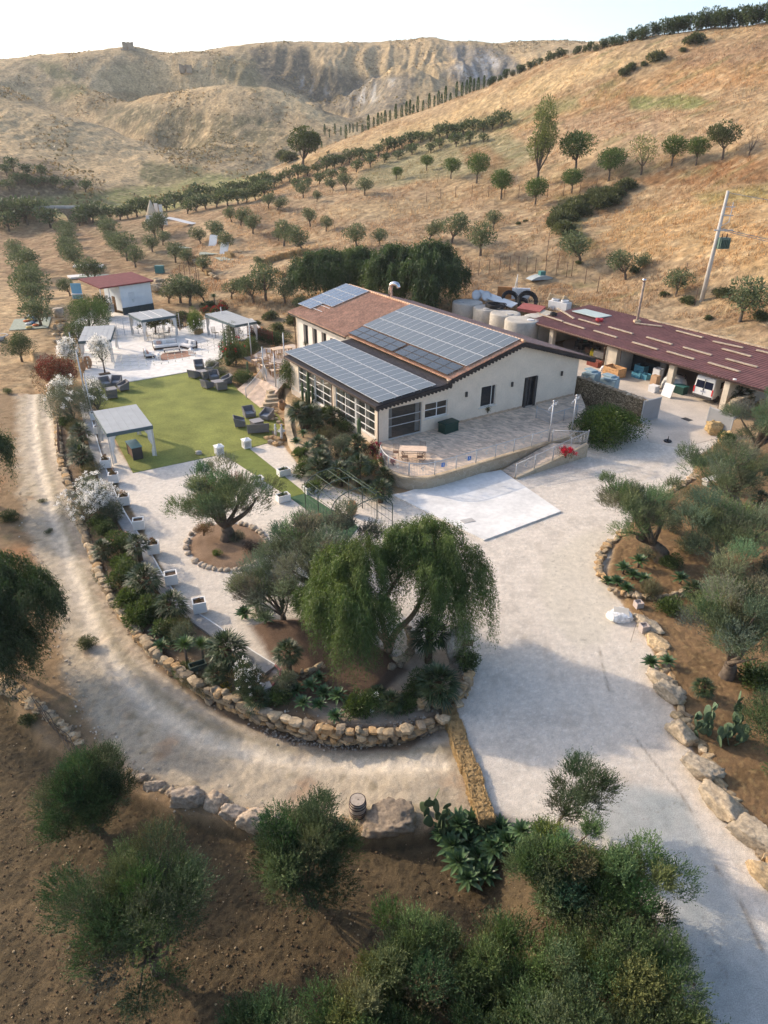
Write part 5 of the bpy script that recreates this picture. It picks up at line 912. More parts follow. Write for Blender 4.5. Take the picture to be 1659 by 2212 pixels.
# bar console under the tent
x, y = at(293, 985, .035); r = empty('bar_table', (x, y, .035), math.radians(31 + 3), 'high bar table with glass top under the nearest tent', 'table'); MB().b(-.42, .42, -.85, .85, 1.0, 1.06).build('tabletop', mat('green_glass_top', (.20, .33, .34), .2, .1, 3, spec=.7), r); MB().b(-.38, .38, -.8, -.72, 0, 1.0).build('side_panel', dark_fr, r); MB().b(-.38, .38, .72, .8, 0, 1.0).build('side_panel', dark_fr, r); MB().b(-.34, -.28, -.72, .72, .1, .95).build('front_panel', rust, r); MB().b(-.28, .36, -.72, .72, .45, .5).build('shelf', rust, r)
# lanterns and planters
def mk_lantern():
    r = empty('garden_lantern'); b_ = MB(); b_.b(-.3, .3, -.3, .3, 0, .05)
    for k in range(4):
        b_.M = Matrix.Rotation(k * math.pi / 2, 4, 'Z')
        b_.b(-.3, -.24, -.3, -.24, .05, .62); b_.b(-.24, .24, -.3, -.27, .05, .12).b(-.24, .24, -.3, -.27, .55, .62)
        for i in range(3):
            for j in range(3): b_.bar((-.24 + i * .16, -.285, .12 + j * .143), (-.08 + i * .16, -.285, .263 + j * .143), .035, .03); b_.bar((-.08 + i * .16, -.285, .12 + j * .143), (-.24 + i * .16, -.285, .263 + j * .143), .035, .03)
    b_.M = None; b_.build('body', white_p, r); MB().b(-.20, .20, -.20, .20, .06, .6).build('inner_box', mat('lantern_lining', (.5, .48, .42), .8, .1, 4), r); MB().b(-.34, .34, -.34, .34, .62, .68).add([(-.3, -.3, .68), (.3, -.3, .68), (.3, .3, .68), (-.3, .3, .68), (0, 0, .82)], [(0, 1, 4), (1, 2, 4), (2, 3, 4), (3, 0, 4)]).lathe([(.02, 0), (.05, .04), (.01, .08)], 8, (0, 0, .80)).build('lid', white_p, r); return r
lan = mk_lantern()
for (px, py), lb in (((474, 980), 'white fretwork lantern on the left corner of the turf path'), ((533, 966), 'white fretwork lantern on the right corner of the turf path')): x, y = at(px, py, .04); put(lan, (x, y, .04), TH, 1.0, lb, 'lantern', 'white lanterns at the lawn edge')
def mk_planter(W=.78, D=.5, H=.42):
    r = empty('planter'); b_ = MB(); t = .05; b_.b(-W / 2, W / 2, -D / 2, -D / 2 + t, 0, H).b(-W / 2, W / 2, D / 2 - t, D / 2, 0, H).b(-W / 2, -W / 2 + t, -D / 2 + t, D / 2 - t, 0, H).b(W / 2 - t, W / 2, -D / 2 + t, D / 2 - t, 0, H); b_.build('box', white_p, r); MB().b(-W / 2 + t, W / 2 - t, -D / 2 + t, D / 2 - t, .02, H - .07).build('soil', mat('potting_soil', (.09, .06, .04), .95, .3, 8, 1, 30), r); return r
plr = mk_planter(); plq = mk_planter(.55, .5, .5)
agp = rosette('potted_agave', 401, .34, 26, .07, [(.05, .085, .03), (.07, .11, .04)], .0, .05)
for i, (px, py, lb) in enumerate([(556, 1045, 'white planter at the left edge of the turf path, upper one'), (612, 1082, 'white planter at the left edge of the turf path, lower one'), (613, 1026, 'white planter at the right edge of the turf path, upper one'), (671, 1063, 'white planter where turf meets dark carpet, right edge')]):
    x, y = at(px, py, 0); put(plr, (x, y, .03), TH, 1.15, lb, 'planter', 'white planters along the turf path'); put(agp, (x, y, .42), i, 1.1, 'small spiky plant growing in the ' + lb[:60].split(',')[0], 'plant', 'plants in the turf path planters')
PLL = [(206, 905), (214, 935), (230, 1008), (247, 1040), (270, 1088), (301, 1140), (333, 1192), (371, 1258), (432, 1318)]
psh = shrub('potted_plant', 402, .28, .5, 300, .12, .035, [(.10, .08, .03), (.16, .06, .03), (.09, .10, .04)], lump=4)
for i, (px, py) in enumerate(PLL):
    x, y = at(px, py, .15); put(plq, (x, y, .16), .25 + .1 * (i > 6), 1.25, 'white planter on the grey coping, %s from the far tent end' % (ORD[i] if i else 'first'), 'planter', 'white planters along the left coping')
    if i in (2, 3, 4, 6, 8): put(psh, (x, y, .62), i, .9 if i != 8 else .5, 'reddish potted plant in the %s planter of the left coping' % (ORD[i] if i else 'first'), 'plant', 'plants in the left coping planters')
# grey coping and low white wall carrying the planters
cl = spline(PW([(190, 870), (205, 925), (222, 985), (243, 1045), (268, 1100), (300, 1152), (335, 1208), (372, 1270), (415, 1315), (470, 1352), (530, 1396), (600, 1440)], 0), 5)
r = empty('garden_wall', (0, 0, 0), 0, 'low white wall with grey coping along the left edge of the gravel court', 'wall'); ribbon(MB(), off(cl, -.15), .22, -1.0, .13).build('wall', white_p, r); ribbon(MB(), off(cl, -.45), .65, -.3, .155).build('coping', mat('grey_coping', (.31, .30, .285), .9, .15, 1, .4, 12, var2=.1, scale2=6), r)
# white lounge on the plaza
lg = 'white cushioned lounge on the plaza'; dkw = mat('dark_lounge_wood', (.06, .038, .028), .6, .2, 4)
def lounge(W, lab, px, py, face, pil):
    x, y = at(px, py, .1); r = empty('lounge_sofa', (x, y, .1), face, lab, 'sofa', lg); r.scale = (1.2,) * 3; MB().b(-W / 2, W / 2, -.45, .45, .08, .2).b(-W / 2, W / 2, .42, .47, .2, .7).build('frame', dkw, r)
    MB().b(-W / 2 + .05, W / 2 - .05, -.45, .4, .2, .42).build('seat', white_f, r, .05); MB().b(-W / 2 + .05, W / 2 - .05, .22, .41, .42, .8).build('backrest', white_f, r, .07)
    for s in (-1, 1): MB().b(s * (W / 2 - .05) - .04, s * (W / 2 - .05) + .04, -.44, -.36, 0, .08).b(s * (W / 2 - .05) - .04, s * (W / 2 - .05) + .04, .36, .44, 0, .08).build('foot', dkw, r)
    for i, c_ in enumerate(pil): p_ = MB(); p_.box((-W / 4 + i * .5, .12, .56), (.42, .14, .38), rot=Matrix.Rotation(-.4, 3, 'X')); p_.build('pillow', c_, r, .05)
pk = mat('blush_fabric', (.58, .36, .28), .9, .1, 5); gb = mat('grey_blue_fabric', (.3, .33, .38), .9, .1, 5)
lounge(2.3, 'long white lounge sofa facing the low table on the plaza', 358, 752, TH - .15, (pk, white_f)); lounge(1.5, 'white lounge sofa on the right of the plaza rug with grey pillows', 408, 752, TH - 1.15, (gb, white_f)); lounge(1.2, 'white lounge armchair with a blush pillow, left of the rug', 323, 771, TH + 1.35, (pk,))
x, y = at(372, 760, .11); r = empty('low_table', (x, y, .11), TH - .15, 'long low grey table between the white sofas', 'table'); MB().b(-.95, .95, -.35, .35, .34, .38).build('tabletop', mat('grey_slats', (.30, .28, .26), .7, .2, 12), r)
for sx in (-1, 1):
    for sy in (-1, 1): MB().b(sx * .85 - .03, sx * .85 + .03, sy * .28 - .03, sy * .28 + .03, 0, .34).build('leg', dark_fr, r)
MB().prism(PW([(338, 776), (352, 763), (410, 757), (424, 764), (408, 770), (352, 779)], .11), .101, .112).build('rug', mat('brown_rug', (.33, .19, .13), .95, .15, 6, .5, 60)); prop(bpy.data.objects['rug'], 'reddish brown rug under the low table on the plaza', 'rug')
for i, (px, py, lb) in enumerate([(343, 776, 'small white candle lantern at the left end of the rug'), (414, 766, 'white lattice lantern at the right end of the rug')]):
    x, y = at(px, py, .1); r = empty('candle_lantern', (x, y, .1), TH + .3 * i, lb, 'lantern'); f_ = MB(); s = .16 + .06 * i; h = .5 + .1 * i
    for a in (-1, 1):
        for b_ in (-1, 1): f_.b(a * s - .02, a * s + .02, b_ * s - .02, b_ * s + .02, 0, h)
        for q in (-.5, 0, .5): f_.b(q * s - .01, q * s + .01, a * s - .01, a * s + .01, .03, h).b(a * s - .01, a * s + .01, q * s - .01, q * s + .01, .03, h)
    f_.b(-s - .03, s + .03, -s - .03, s + .03, 0, .03).add([(-s - .03, -s - .03, h), (s + .03, -s - .03, h), (s + .03, s + .03, h), (-s - .03, s + .03, h), (0, 0, h + .22)], [(0, 1, 4), (1, 2, 4), (2, 3, 4), (3, 0, 4), (3, 2, 1, 0)]); f_.build('frame', white_p, r)
# bistro seats inside the tents
bis = empty('metal_chair'); b_ = MB().b(-.24, .24, -.22, .22, .42, .46); b_.build('seat', mat('beige_cushion', (.45, .38, .29), .9, .1, 5), bis); mb = MB()
for k in range(6): mb.tube([(-.2 + k * .08, .23, .46), (-.2 + k * .08, .28, .92)], .011, 4)
mb.tube([(-.24, .22, .46), (-.24, .3, .95), (.24, .3, .95), (.24, .22, .46)], .016, 5).build('backrest', rust, bis)
for sx in (-1, 1):
    for sy in (-1, 1): MB().tube([(sx * .22, sy * .2, .42), (sx * .25, sy * .23, 0)], .014, 4).build('leg', rust, bis)
for i, (px, py, rz, lb) in enumerate([(320, 735, 1.2, 'cushioned metal chair at the left inside the middle tent'), (338, 730, .3, 'cushioned metal chair under the vine in the middle tent'), (350, 731, .2, 'second metal chair of the pair under the vine'), (362, 728, -1.0, 'cushioned metal chair at the right inside the middle tent'), (466, 728, 1.0, 'metal garden chair at the left inside the right tent'), (500, 722, -.5, 'metal garden chair deep inside the right tent')]):
    x, y = at(px, py, .1); put(bis, (x, y, .1), rz, 1.25, lb, 'chair', 'metal garden chairs in the tents')
# climbing vine behind the middle tent
rs = np.random.RandomState(77); r = empty('climbing_vine', (*at(336, 722, .1), .1), TH, 'large-leaved climbing vine on a bare trunk behind the middle tent', 'plant'); mb = MB(); mb.tube([(0, 0, 0), (.1, 0, .8), (-.05, 0, 1.6), (.1, 0, 2.3)], [.13, .09, .08, .05], 7); Pv = []
for k in range(16):
    a = rs.rand() * 2 - 1; pts = spline([(0, 0, .4 + 1.2 * rs.rand()), (a * 1.2, .2 * rs.randn(), 1.2 + .8 * rs.rand()), (a * 2.3, .2 * rs.randn(), .9 + 1.4 * rs.rand())], 5); mb.tube(pts, .018, 4); Pv += pts[2:]
mb.build('stem', bark, r); Pv = np.repeat(np.array(Pv), 7, 0) + .14 * rs.randn(len(Pv) * 7, 3); V, Fq = leafquads(Pv, unit(rs.randn(len(Pv), 3)), .2 * np.ones(len(Pv)), .16 * np.ones(len(Pv)), rs); npmesh('foliage', V, Fq, lf_green, r, tint(len(Pv), [(.10, .12, .04), (.07, .09, .035), (.15, .13, .06)], rs))
# poles with festoon lights over the plaza
poles = []
for i, (tp, bp, zb_, lb) in enumerate([((146, 719), (163, 783), .0, 'grey light pole rising from the red-leaved shrub, far left hedge'), ((161, 758), (194, 900), .0, 'grey light pole behind the nearest tent, left hedge'), ((176, 808), (201, 905), .0, 'shorter grey light pole in the left hedge beside the tent'), ((477, 664), (483, 722), .1, 'grey light pole at the right side of the plaza by the wide tent'), ((533, 694), (544, 778), .6, 'grey light pole in the cactus bed'), ((564.5, 750), (571, 820), 1.0, 'white ball-topped gate post, left one at the stone steps'), ((588, 764), (596, 836), 1.0, 'white ball-topped gate post, right one at the stone steps'), ((608.5, 720), (617, 816), 1.0, 'grey light pole at the corner of the veranda'), ((655, 690), (659, 711), 1.0, 'thin pale pole by the far corner of the house')]):
    x, y = at(*bp, zb_); a, fw, dn = ray(*tp); zt = CH + dn * (y / fw); r = MB().tube([(0, 0, -.3), (0, 0, zt - zb_)], [.07, .055], 8).b(-.045, .045, -.045, .045, zt - zb_, zt - zb_ + .05).build('light_pole', grey_metal); r.location = (x, y, zb_); prop(r, lb, 'pole', 'poles around the lawn and plaza'); poles.append((x, y, zt))
cord_m = mat('black_cord', (.03, .03, .03), .7, .1, 3); bulb_m = mat('clear_bulb', (.75, .70, .60), .25, .05, 3, spec=.8)
PR = [(0, 3), (0, 3), (1, 3), (1, 4), (1, 4), (2, 4), (2, 7)]
fest = [((150, 745), (477, 680)), ((150, 752), (480, 695)), ((162, 790), (535, 712)), ((163, 800), (536, 724)), ((165, 812), (538, 738)), ((168, 826), (540, 752))]
for i, (a, b_) in enumerate(fest):
    pa = poles[0] if i < 2 else poles[1]; pb = poles[3] if i < 2 else poles[4]; za = pa[2] - .15 - .35 * (i if i < 2 else i - 2); zb2 = pb[2] - .15 - .35 * (i if i < 2 else i - 2)
    r = empty('string_lights', (0, 0, 0), 0, ('string of bulb lights over the plaza, %s from its far end' if i < 2 else 'string of bulb lights over the lawn edge, %s from the top of its pole') % (('first', 'second')[i] if i < 2 else ('first', 'second', 'third', 'fourth')[i - 2]), 'string lights', 'festoon lights over the plaza'); L_ = []
    for k in range(25): t = k / 24; L_.append((pa[0] + (pb[0] - pa[0]) * t, pa[1] + (pb[1] - pa[1]) * t, za + (zb2 - za) * t - 1.25 * 4 * t * (1 - t)))
    MB().tube(L_, .008, 3).build('cord', cord_m, r); q = MB().lathe([(.02, -.20), (.05, -.16), (.045, -.11), (.02, -.07), (.02, 0)], 6)
    q0 = q.build('bulb', bulb_m, r); q0.location = L_[1]
    for k in range(2, 24): c_ = q0.copy(); COL.objects.link(c_); c_.parent = r; c_.location = L_[k]
# metal arch over the carpet
r = empty('metal_arch', (*at(752, 1124, 0), 0), math.radians(-55), 'dark metal arched pergola with thin climbers over the carpet', 'pergola'); am = mat('dark_green_metal', (.05, .075, .06), .6, .15, 4); AL, AW, AH = 5.2, 3.4, 2.3
for k in range(4):
    x_ = -AL / 2 + AL * k / 3; MB().tube([(x_, -AW / 2, 0), (x_, -AW / 2, AH * .75)] + [(x_, -AW / 2 * math.cos(t), AH * .75 + .95 * math.sin(t)) for t in np.linspace(.15, math.pi - .15, 9)] + [(x_, AW / 2, AH * .75), (x_, AW / 2, 0)], .035, 6).build('hoop', am, r)
mb = MB()
for t in np.linspace(0, math.pi, 7): mb.tube([(-AL / 2, -AW / 2 * math.cos(t), AH * .75 + .95 * math.sin(t)), (AL / 2, -AW / 2 * math.cos(t), AH * .75 + .95 * math.sin(t))], .02, 5)
for s in (-1, 1):
    for zz_ in (.6, 1.2): mb.tube([(-AL / 2, s * AW / 2, zz_), (AL / 2, s * AW / 2, zz_)], .014, 4)
    for q in range(14): mb.tube([(-AL / 2 + AL * q / 13, s * AW / 2, 0), (-AL / 2 + AL * q / 13, s * AW / 2, 1.7)], .008, 3)
mb.build('crossbar', am, r); n_ = 420; t = rs.rand(n_) * math.pi; Pq = np.stack([(rs.rand(n_) - .5) * AL, -AW / 2 * np.cos(t), AH * .75 + .95 * np.sin(t)], 1) + .08 * rs.randn(n_, 3); V, Fq = leafquads(Pq, unit(rs.randn(n_, 3)), .11 * np.ones(n_), .07 * np.ones(n_), rs); npmesh('climber', V, Fq, lf_green, r, tint(n_, [(.08, .12, .04), (.11, .14, .05)], rs))
def urn(px, py, s, lab, z=0, tilt=0): o = MB().lathe([(.16, 0), (.26, .18), (.33, .45), (.30, .72), (.20, .86), (.24, .92), (.22, .94), (.15, .86), (.12, .5)], 16).build('terracotta_urn', terracotta); o.location = (*at(px, py, z), z); o.scale = (s, s, s); o.rotation_euler = (tilt, 0, 0); return prop(o, lab, 'urn', 'terracotta urns')
urn(761, 1112, 1.05, 'terracotta urn standing inside the metal arch'); urn(691, 1140, 1.0, 'terracotta urn at the near left foot of the metal arch'); urn(611, 884, 1.15, 'round terracotta jar on rocks beside the stone steps', .25, .5)
# dining tables
wt = empty('dining_table'); MB().b(-.95, .95, -.45, .45, .72, .77).build('tabletop', mat('pale_table_top', (.62, .46, .31), .6, .12, 5), wt, .01)
for sx in (-1, 1):
    for sy in (-1, 1): MB().b(sx * .85 - .04, sx * .85 + .04, sy * .38 - .04, sy * .38 + .04, 0, .72).build('leg', wood, wt)
wc = empty('wooden_chair'); MB().b(-.22, .22, -.21, .21, .44, .48).build('seat', straw, wc); mb = MB()
for zz_ in (.6, .75, .9): mb.b(-.2, .2, .2, .23, zz_, zz_ + .06)
mb.b(-.23, -.2, .19, .24, .48, 1.0).b(.2, .23, .19, .24, .48, 1.0).build('backrest', wood, wc)
for sx in (-1, 1):
    for sy in (-1, 1): MB().b(sx * .2 - .02, sx * .2 + .02, sy * .19 - .02, sy * .19 + .02, 0, .44).build('leg', wood, wc)
k = 0
for i, ((px, py), rz, s, lb) in enumerate([((608, 754), .5, 1.15, 'large wooden dining table by the hedge on the dining terrace'), ((561, 773), .6, .8, 'small dining table at the left edge of the dining terrace'), ((579, 784), .5, .8, 'dining table in the middle of the dining terrace'), ((600, 795), .5, .8, 'dining table nearest the gate posts on the dining terrace'), ((629, 790), .45, .7, 'dining table with a white cloth beside the glazed veranda')]):
    x, y = at(px, py, 1.75); put(wt, (x, y, 1.0), rz, s, lb, 'table', 'dining tables on the terrace')
    for j, (dx, dy, f_) in enumerate([(-.5, -.75, math.pi), (.5, -.75, math.pi), (-.5, .75, 0), (.5, .75, 0)] + ([(-1.3, 0, math.pi / 2), (1.3, 0, -math.pi / 2)] if i == 0 else [])):
        put(wc, (x + s * (dx * math.cos(rz) - dy * math.sin(rz)), y + s * (dx * math.sin(rz) + dy * math.cos(rz)), 1.0), rz + f_ + .2 * math.sin(k), 1.0, 'straw-seated wooden chair at the ' + ['large table by the hedge', 'small table at the left terrace edge', 'table in the middle of the dining terrace', 'table nearest the gate posts', 'white-clothed table beside the veranda'][i] + [', near left', ', near right', ', far left', ', far right', ', left end', ', right end'][j], 'chair', 'wooden chairs at the %s dining table' % ['large', 'left', 'middle', 'gate-side', 'veranda-side'][i]); k += 1
x, y = at(629, 790, 1.75); MB().b(-.72, .72, -.36, .36, 0, .02).b(-.73, .73, -.37, -.36, -.2, .02).b(-.73, .73, .36, .37, -.2, .02).build('tablecloth', white_f); o = bpy.data.objects['tablecloth']; o.location = (x, y, 1.545); o.rotation_euler = (0, 0, .45); prop(o, 'white cloth on the table beside the veranda', 'tablecloth')
# table with wrought-iron frame on the front terrace
x, y = at(893, 970, 1.75); r = empty('iron_table', (x, y, 1.0), HT - .62, 'pale-topped table on a scrolled iron frame on the front terrace', 'table'); MB().b(-1.0, 1.0, -.5, .5, .76, .81).build('tabletop', mat('peach_table_top', (.70, .52, .38), .6, .1, 4), r, .01); mb = MB()
for sx in (-1, 1):
    for sy in (-1, 1): mb.tube(spline([(sx * .75, sy * .4, 0), (sx * .9, sy * .44, .25), (sx * .65, sy * .36, .5), (sx * .85, sy * .42, .76)], 4), .02, 5)
    mb.tube([(sx * .8, -.4, .4), (sx * .8, .4, .4)], .015, 4)
mb.tube([(-.8, 0, .4), (.8, 0, .4)], .015, 4).build('iron_frame', rust, r)
ic = empty('iron_chair'); MB().b(-.21, .21, -.21, .21, .43, .46).build('seat', rust, ic); mb = MB().tube([(-.2, .2, .45), (-.2, .26, .95), (.2, .26, .95), (.2, .2, .45)], .014, 4)
for k2 in range(4): mb.tube([(-.12 + .08 * k2, .21, .46), (-.12 + .08 * k2, .26, .94)], .008, 3)
mb.build('backrest', rust, ic)
for sx in (-1, 1):
    for sy in (-1, 1): MB().tube([(sx * .2, sy * .2, .43), (sx * .22, sy * .22, 0)], .013, 4).build('leg', rust, ic)
for i, (dx, dy, lb) in enumerate([(-.6, -.7, 'iron chair on the near side of the terrace table, left'), (.5, -.7, 'iron chair on the near side of the terrace table, right'), (.7, .75, 'iron chair behind the terrace table, toward the gable'), (-1.3, .1, 'iron chair at the left end of the terrace table')]):
    a = HT - .62; put(ic, (x + dx * math.cos(a) - dy * math.sin(a), y + dx * math.sin(a) + dy * math.cos(a), 1.0), a + (math.pi if dy < 0 else 0), 1, lb, 'chair', 'iron chairs at the terrace table')
# kiosk with red roof
x, y = at(301, 655, .9); kx, ky = (at(265, 668, .9)); k2x, k2y = at(331, 657, .9); ka = math.atan2(k2y - ky, k2x - kx); kw = math.hypot(k2x - kx, k2y - ky)
r = empty('kiosk', (kx, ky, .6), ka, 'white kiosk with a sloping dark red roof at the back of the plaza', 'kiosk'); KD = 4.6; kh = 3.5
MB().b(0, kw, 0, .12, 0, kh).b(0, .12, .12, KD, 0, kh).b(kw - .12, kw, .12, KD, 0, kh).b(.12, kw - .12, KD - .12, KD, 0, kh).build('wall', mat('kiosk_white', (.60, .64, .66), .6, .06, 1), r)
MB().b(-.02, kw + .02, -.05, 0, -.6, .45).build('plinth', mat('dark_teal_base', (.03, .05, .055), .8, .2, 2), r); MB().add([(-2.9, -.45, kh + .1), (kw + .35, -.45, kh + .1), (kw + .35, KD + .9, kh + .55), (-2.9, KD + .9, kh + .55), (-2.9, -.45, kh - .08), (kw + .35, -.45, kh - .08), (kw + .35, KD + .9, kh + .37), (-2.9, KD + .9, kh + .37)], [(0, 1, 2, 3), (7, 6, 5, 4), (4, 5, 1, 0), (5, 6, 2, 1), (6, 7, 3, 2), (7, 4, 0, 3)]).build('roof', mat('maroon_felt', (.17, .045, .045), .85, .15, 2, .3, 20), r)
MB().b(1.2, 2.1, -.03, 0, 1.4, 2.4).build('hatch', mat('faded_panel', (.54, .58, .60), .7, .05, 2), r); e_ = MB().lathe([(.2, 0), (.2, .01)], 12); e_ = MB(); e_.M = Matrix.Translation((1.75, -.035, 1.3)) @ Matrix.Rotation(math.pi / 2, 4, 'X'); e_.tube([(.13 * math.cos(t), .13 * math.sin(t), 0) for t in np.linspace(0, 6.28, 12)], .02, 4).tube([(-.12, -.25, 0), (.12, -.25, 0)], .02, 4); e_.build('emblem', mat('faint_green', (.30, .38, .36), .7, .1, 4), r)
for q in (-2.7, -1.5): MB().bar((q, .1, 0), (q, .1, kh), .1).build('post', white_p, r)
MB().b(-2.6, -.9, .6, 1.2, 0, 1.05).b(-2.7, -.85, .5, 1.3, 1.06, 1.12).build('counter', plaster_w, r); MB().b(-.9, -.82, .0, .8, 0, 2.1).build('door', wood, r)
# ---------------------------------------------------------------- stones, walls, garden plants
rock_m = attrmat('limestone', .92, (9, .3), (2, .25), 1.0, 7, .05)
LIME_S = [(.40, .31, .20), (.32, .24, .15), (.47, .36, .23), (.29, .23, .16), (.44, .29, .15)]
def rockgeo(rs, size, sub=2, rough=.22, flat=.75, box=.0):
    """one irregular boulder: subdivided cube pushed about by noise"""
    import itertools
    n = 2 ** sub + 1; V, idx, Fc = [], {}, []
    def key(p):
        k = tuple(round(c, 4) for c in p)
        if k not in idx: idx[k] = len(V); V.append(k)
        return idx[k]
    for ax in range(3):
        for s in (-1, 1):
            for i in range(n - 1):
                for j in range(n - 1):
                    q = []
                    for a, b_ in ((i, j), (i + 1, j), (i + 1, j + 1), (i, j + 1)): p = [0, 0, 0]; p[ax] = s; p[(ax + 1) % 3] = -1 + 2 * a / (n - 1); p[(ax + 2) % 3] = -1 + 2 * b_ / (n - 1); q.append(key(p))
                    Fc.append(q if s > 0 else q[::-1])
    V = np.array(V, float); U = unit(V) * (1 - box) + V * box * .8; o = rs.rand(3) * 50
    d = fbm(U[:, 0] * 1.1 + o[0] + U[:, 2], U[:, 1] * 1.1 + o[1] - U[:, 2] * .7, 3, 200); d2 = fbm(U[:, 0] * 3 + o[2], U[:, 2] * 3 + U[:, 1] * 2, 2, 210); U = U * (1 + rough * 1.6 * d + rough * .5 * d2)[:, None]
    for _ in range(7 if box < .9 else 0): nrm = unit(rs.randn(3)); k = U @ nrm; lim = .58 + .25 * rs.rand(); U -= np.clip(k - lim, 0, None)[:, None] * nrm * .9      # broken faces
    return U * np.array(size) * .5 * np.array([1, 1, flat]), np.array(Fc)
def rocks(name, items, seed, lab=None, cat=None, cols=LIME_S, sub=2, rough=.22, kind=None, parent=None):
    """one mesh of many stones: items are (x, y, z, sx, sy, sz, rz)"""
    rs = np.random.RandomState(seed); VV, FF, CC = [], [], []; o_ = 0; base = [rockgeo(rs, (1, 1, 1), sub, rough, 1, .6) for _ in range(10)]
    for (x, y, z, a, b_, c, rz) in items:
        V, Fc = base[rs.randint(10)]; V = V * np.array([a, b_, c]) * (1 + .0 * V); t = rs.rand() * .5 - .25; R = np.array(Matrix.Rotation(rz, 3, 'Z') @ Matrix.Rotation(t, 3, 'X')); V = V @ R.T + np.array([x, y, z]); VV.append(V); FF.append(Fc + o_); o_ += len(V); CC.append(np.tile(np.array(cols[rs.randint(len(cols))]) * (1 + .12 * rs.randn()), (len(V), 1)))
    o = npmesh(name, np.concatenate(VV), np.concatenate(FF), rock_m, parent, np.clip(np.concatenate(CC), .02, 1), False); return prop(o, lab, cat, kind=kind)
def drystone(line, zb_, zt, step, seed, lab, depth=.55, size=.5, cols=LIME_S, batter=.25, jit=.3):
    """retaining wall of rough stones in courses along a plan line (stones sit on its left side going up)"""
    rs = np.random.RandomState(seed); it = []; H_ = max(1, int(round((zt - zb_) / step))); L = spline(line, 6); cum = [0]
    for a, b_ in zip(L[:-1], L[1:]): cum.append(cum[-1] + math.dist(a, b_))
    for c in range(H_):
        s = rs.rand() * size
        while s < cum[-1]:
            k = max(i for i in range(len(cum)) if cum[i] <= s); k = min(k, len(L) - 2); t = (s - cum[k]) / max(cum[k + 1] - cum[k], 1e-6); p = (L[k][0] + (L[k + 1][0] - L[k][0]) * t, L[k][1] + (L[k + 1][1] - L[k][1]) * t); dx, dy = L[k + 1][0] - L[k][0], L[k + 1][1] - L[k][1]; l = math.hypot(dx, dy); w_ = size * (.55 + .95 * rs.rand()); o_ = batter * (c + .5) / H_ + .05 * rs.randn()
            it.append((p[0] + dy / l * (-o_), p[1] + dx / l * o_, zb_ + (c + .5) * (zt - zb_) / H_ + .04 * rs.randn(), w_ * 1.12, depth * (.8 + .4 * rs.rand()), (zt - zb_) / H_ * (1.05 + .35 * rs.rand()), math.atan2(dy, dx) + jit * .5 * rs.randn())); s += w_ * .82
    o = rocks('stone_wall', it, seed, lab, 'wall', cols, 1 if len(it) > 500 else 2); return o
WL = PW([(132, 905), (142, 1000), (168, 1085), (202, 1190), (252, 1305), (332, 1412), (432, 1492), (560, 1555), (700, 1597), (800, 1605), (880, 1600), (965, 1568)], -.8)
drystone(WL, -.85, .27, .27, 501, 'curved dry stone retaining wall around the front garden beside the track', .6, .48, batter=-.3)
drystone(PW([(985, 1545), (978, 1520), (1000, 1500), (1012, 1470)], -.2), -.3, .5, .27, 504, 'short stone wall end beside the straw bales', .5, .4, batter=-.1)
rs = np.random.RandomState(511)
it = []
for k in range(420):
    t = rs.rand(); px = 560 + 420 * t; py = 1572 + 32 * math.sin(math.pi * min(1, t * 1.05)) + rs.randn() * 7; x, y = at(px, py, -.7); s = .05 + .1 * rs.rand(); it.append((x, y, hz(x, y) + s * .25, s, s * .8, s * .7, rs.rand() * 6))
rocks('rubble', it, 512, 'loose small stones strewn at the foot of the curved wall', None, [(.30, .27, .23), (.38, .34, .28), (.22, .19, .16)], 1, .2, 'stuff')
# inner rows of stones in the front garden
drystone(PW([(1015, 1475), (985, 1500), (955, 1512), (905, 1520)], .3), .05, .55, .26, 505, 'stepped inner stone wall under the right side of the pepper tree', .5, .4, batter=.1)
drystone(PW([(845, 1440), (880, 1420), (890, 1385), (880, 1360)], .3), .1, .6, .26, 507, 'short stone border beside the pepper trunk', .4, .35, batter=0)
drystone(PW([(615, 1455), (650, 1462), (700, 1440)], .2), .1, .5, .22, 508, 'low stone border behind the small palm', .35, .35, batter=0)
# boulders of the lower edge, one object each
def boulder(px, py, z, w_, h, seed, lab, rz=0, d=None, cols=LIME_S, grp=None, hi=.3):
    rs = np.random.RandomState(seed); V, Fc = rockgeo(rs, (w_ * 1.35, (d or w_ * .8) * 1.3, h * 1.3), 4, .2, 1, .55); c = np.array(cols[seed % len(cols)]); n_ = fbm(V[:, 0] * 2.2 / w_ + seed, V[:, 2] * 4 / w_ + V[:, 1] / w_ * 2, 3, 220); V = V * (1 + .14 * fbm(V[:, 0] * 9 / w_ + seed, (V[:, 1] + V[:, 2]) * 9 / w_, 3, 230))[:, None]; col = c[None] * (1 + .35 * n_[:, None]); o = npmesh('boulder', V, Fc, rock_m, None, np.clip(col, .03, .9), True)
    x, y = at(px, py, z); o.location = (x, y, z + h * hi); o.rotation_euler = (0, 0, rz); return prop(o, lab, 'boulder', grp)
gB = 'boulders along the lower side of the dirt track'
def along2(P, t): k = min(int(t * (len(P) - 1)), len(P) - 2); f_ = t * (len(P) - 1) - k; return P[k][0] + (P[k + 1][0] - P[k][0]) * f_, P[k][1] + (P[k + 1][1] - P[k][1]) * f_
LB = [(300, 1690, .55, .5), (335, 1708, .6, .6), (372, 1722, .5, .45), (415, 1735, 1.15, .95), (463, 1750, .85, .75), (508, 1765, .8, .7), (545, 1782, 1.0, .75), (590, 1790, .9, .7), (632, 1795, .9, .7), (838, 1790, 1.55, 1.1), (905, 1800, .6, .5), (930, 1790, .5, .4)]
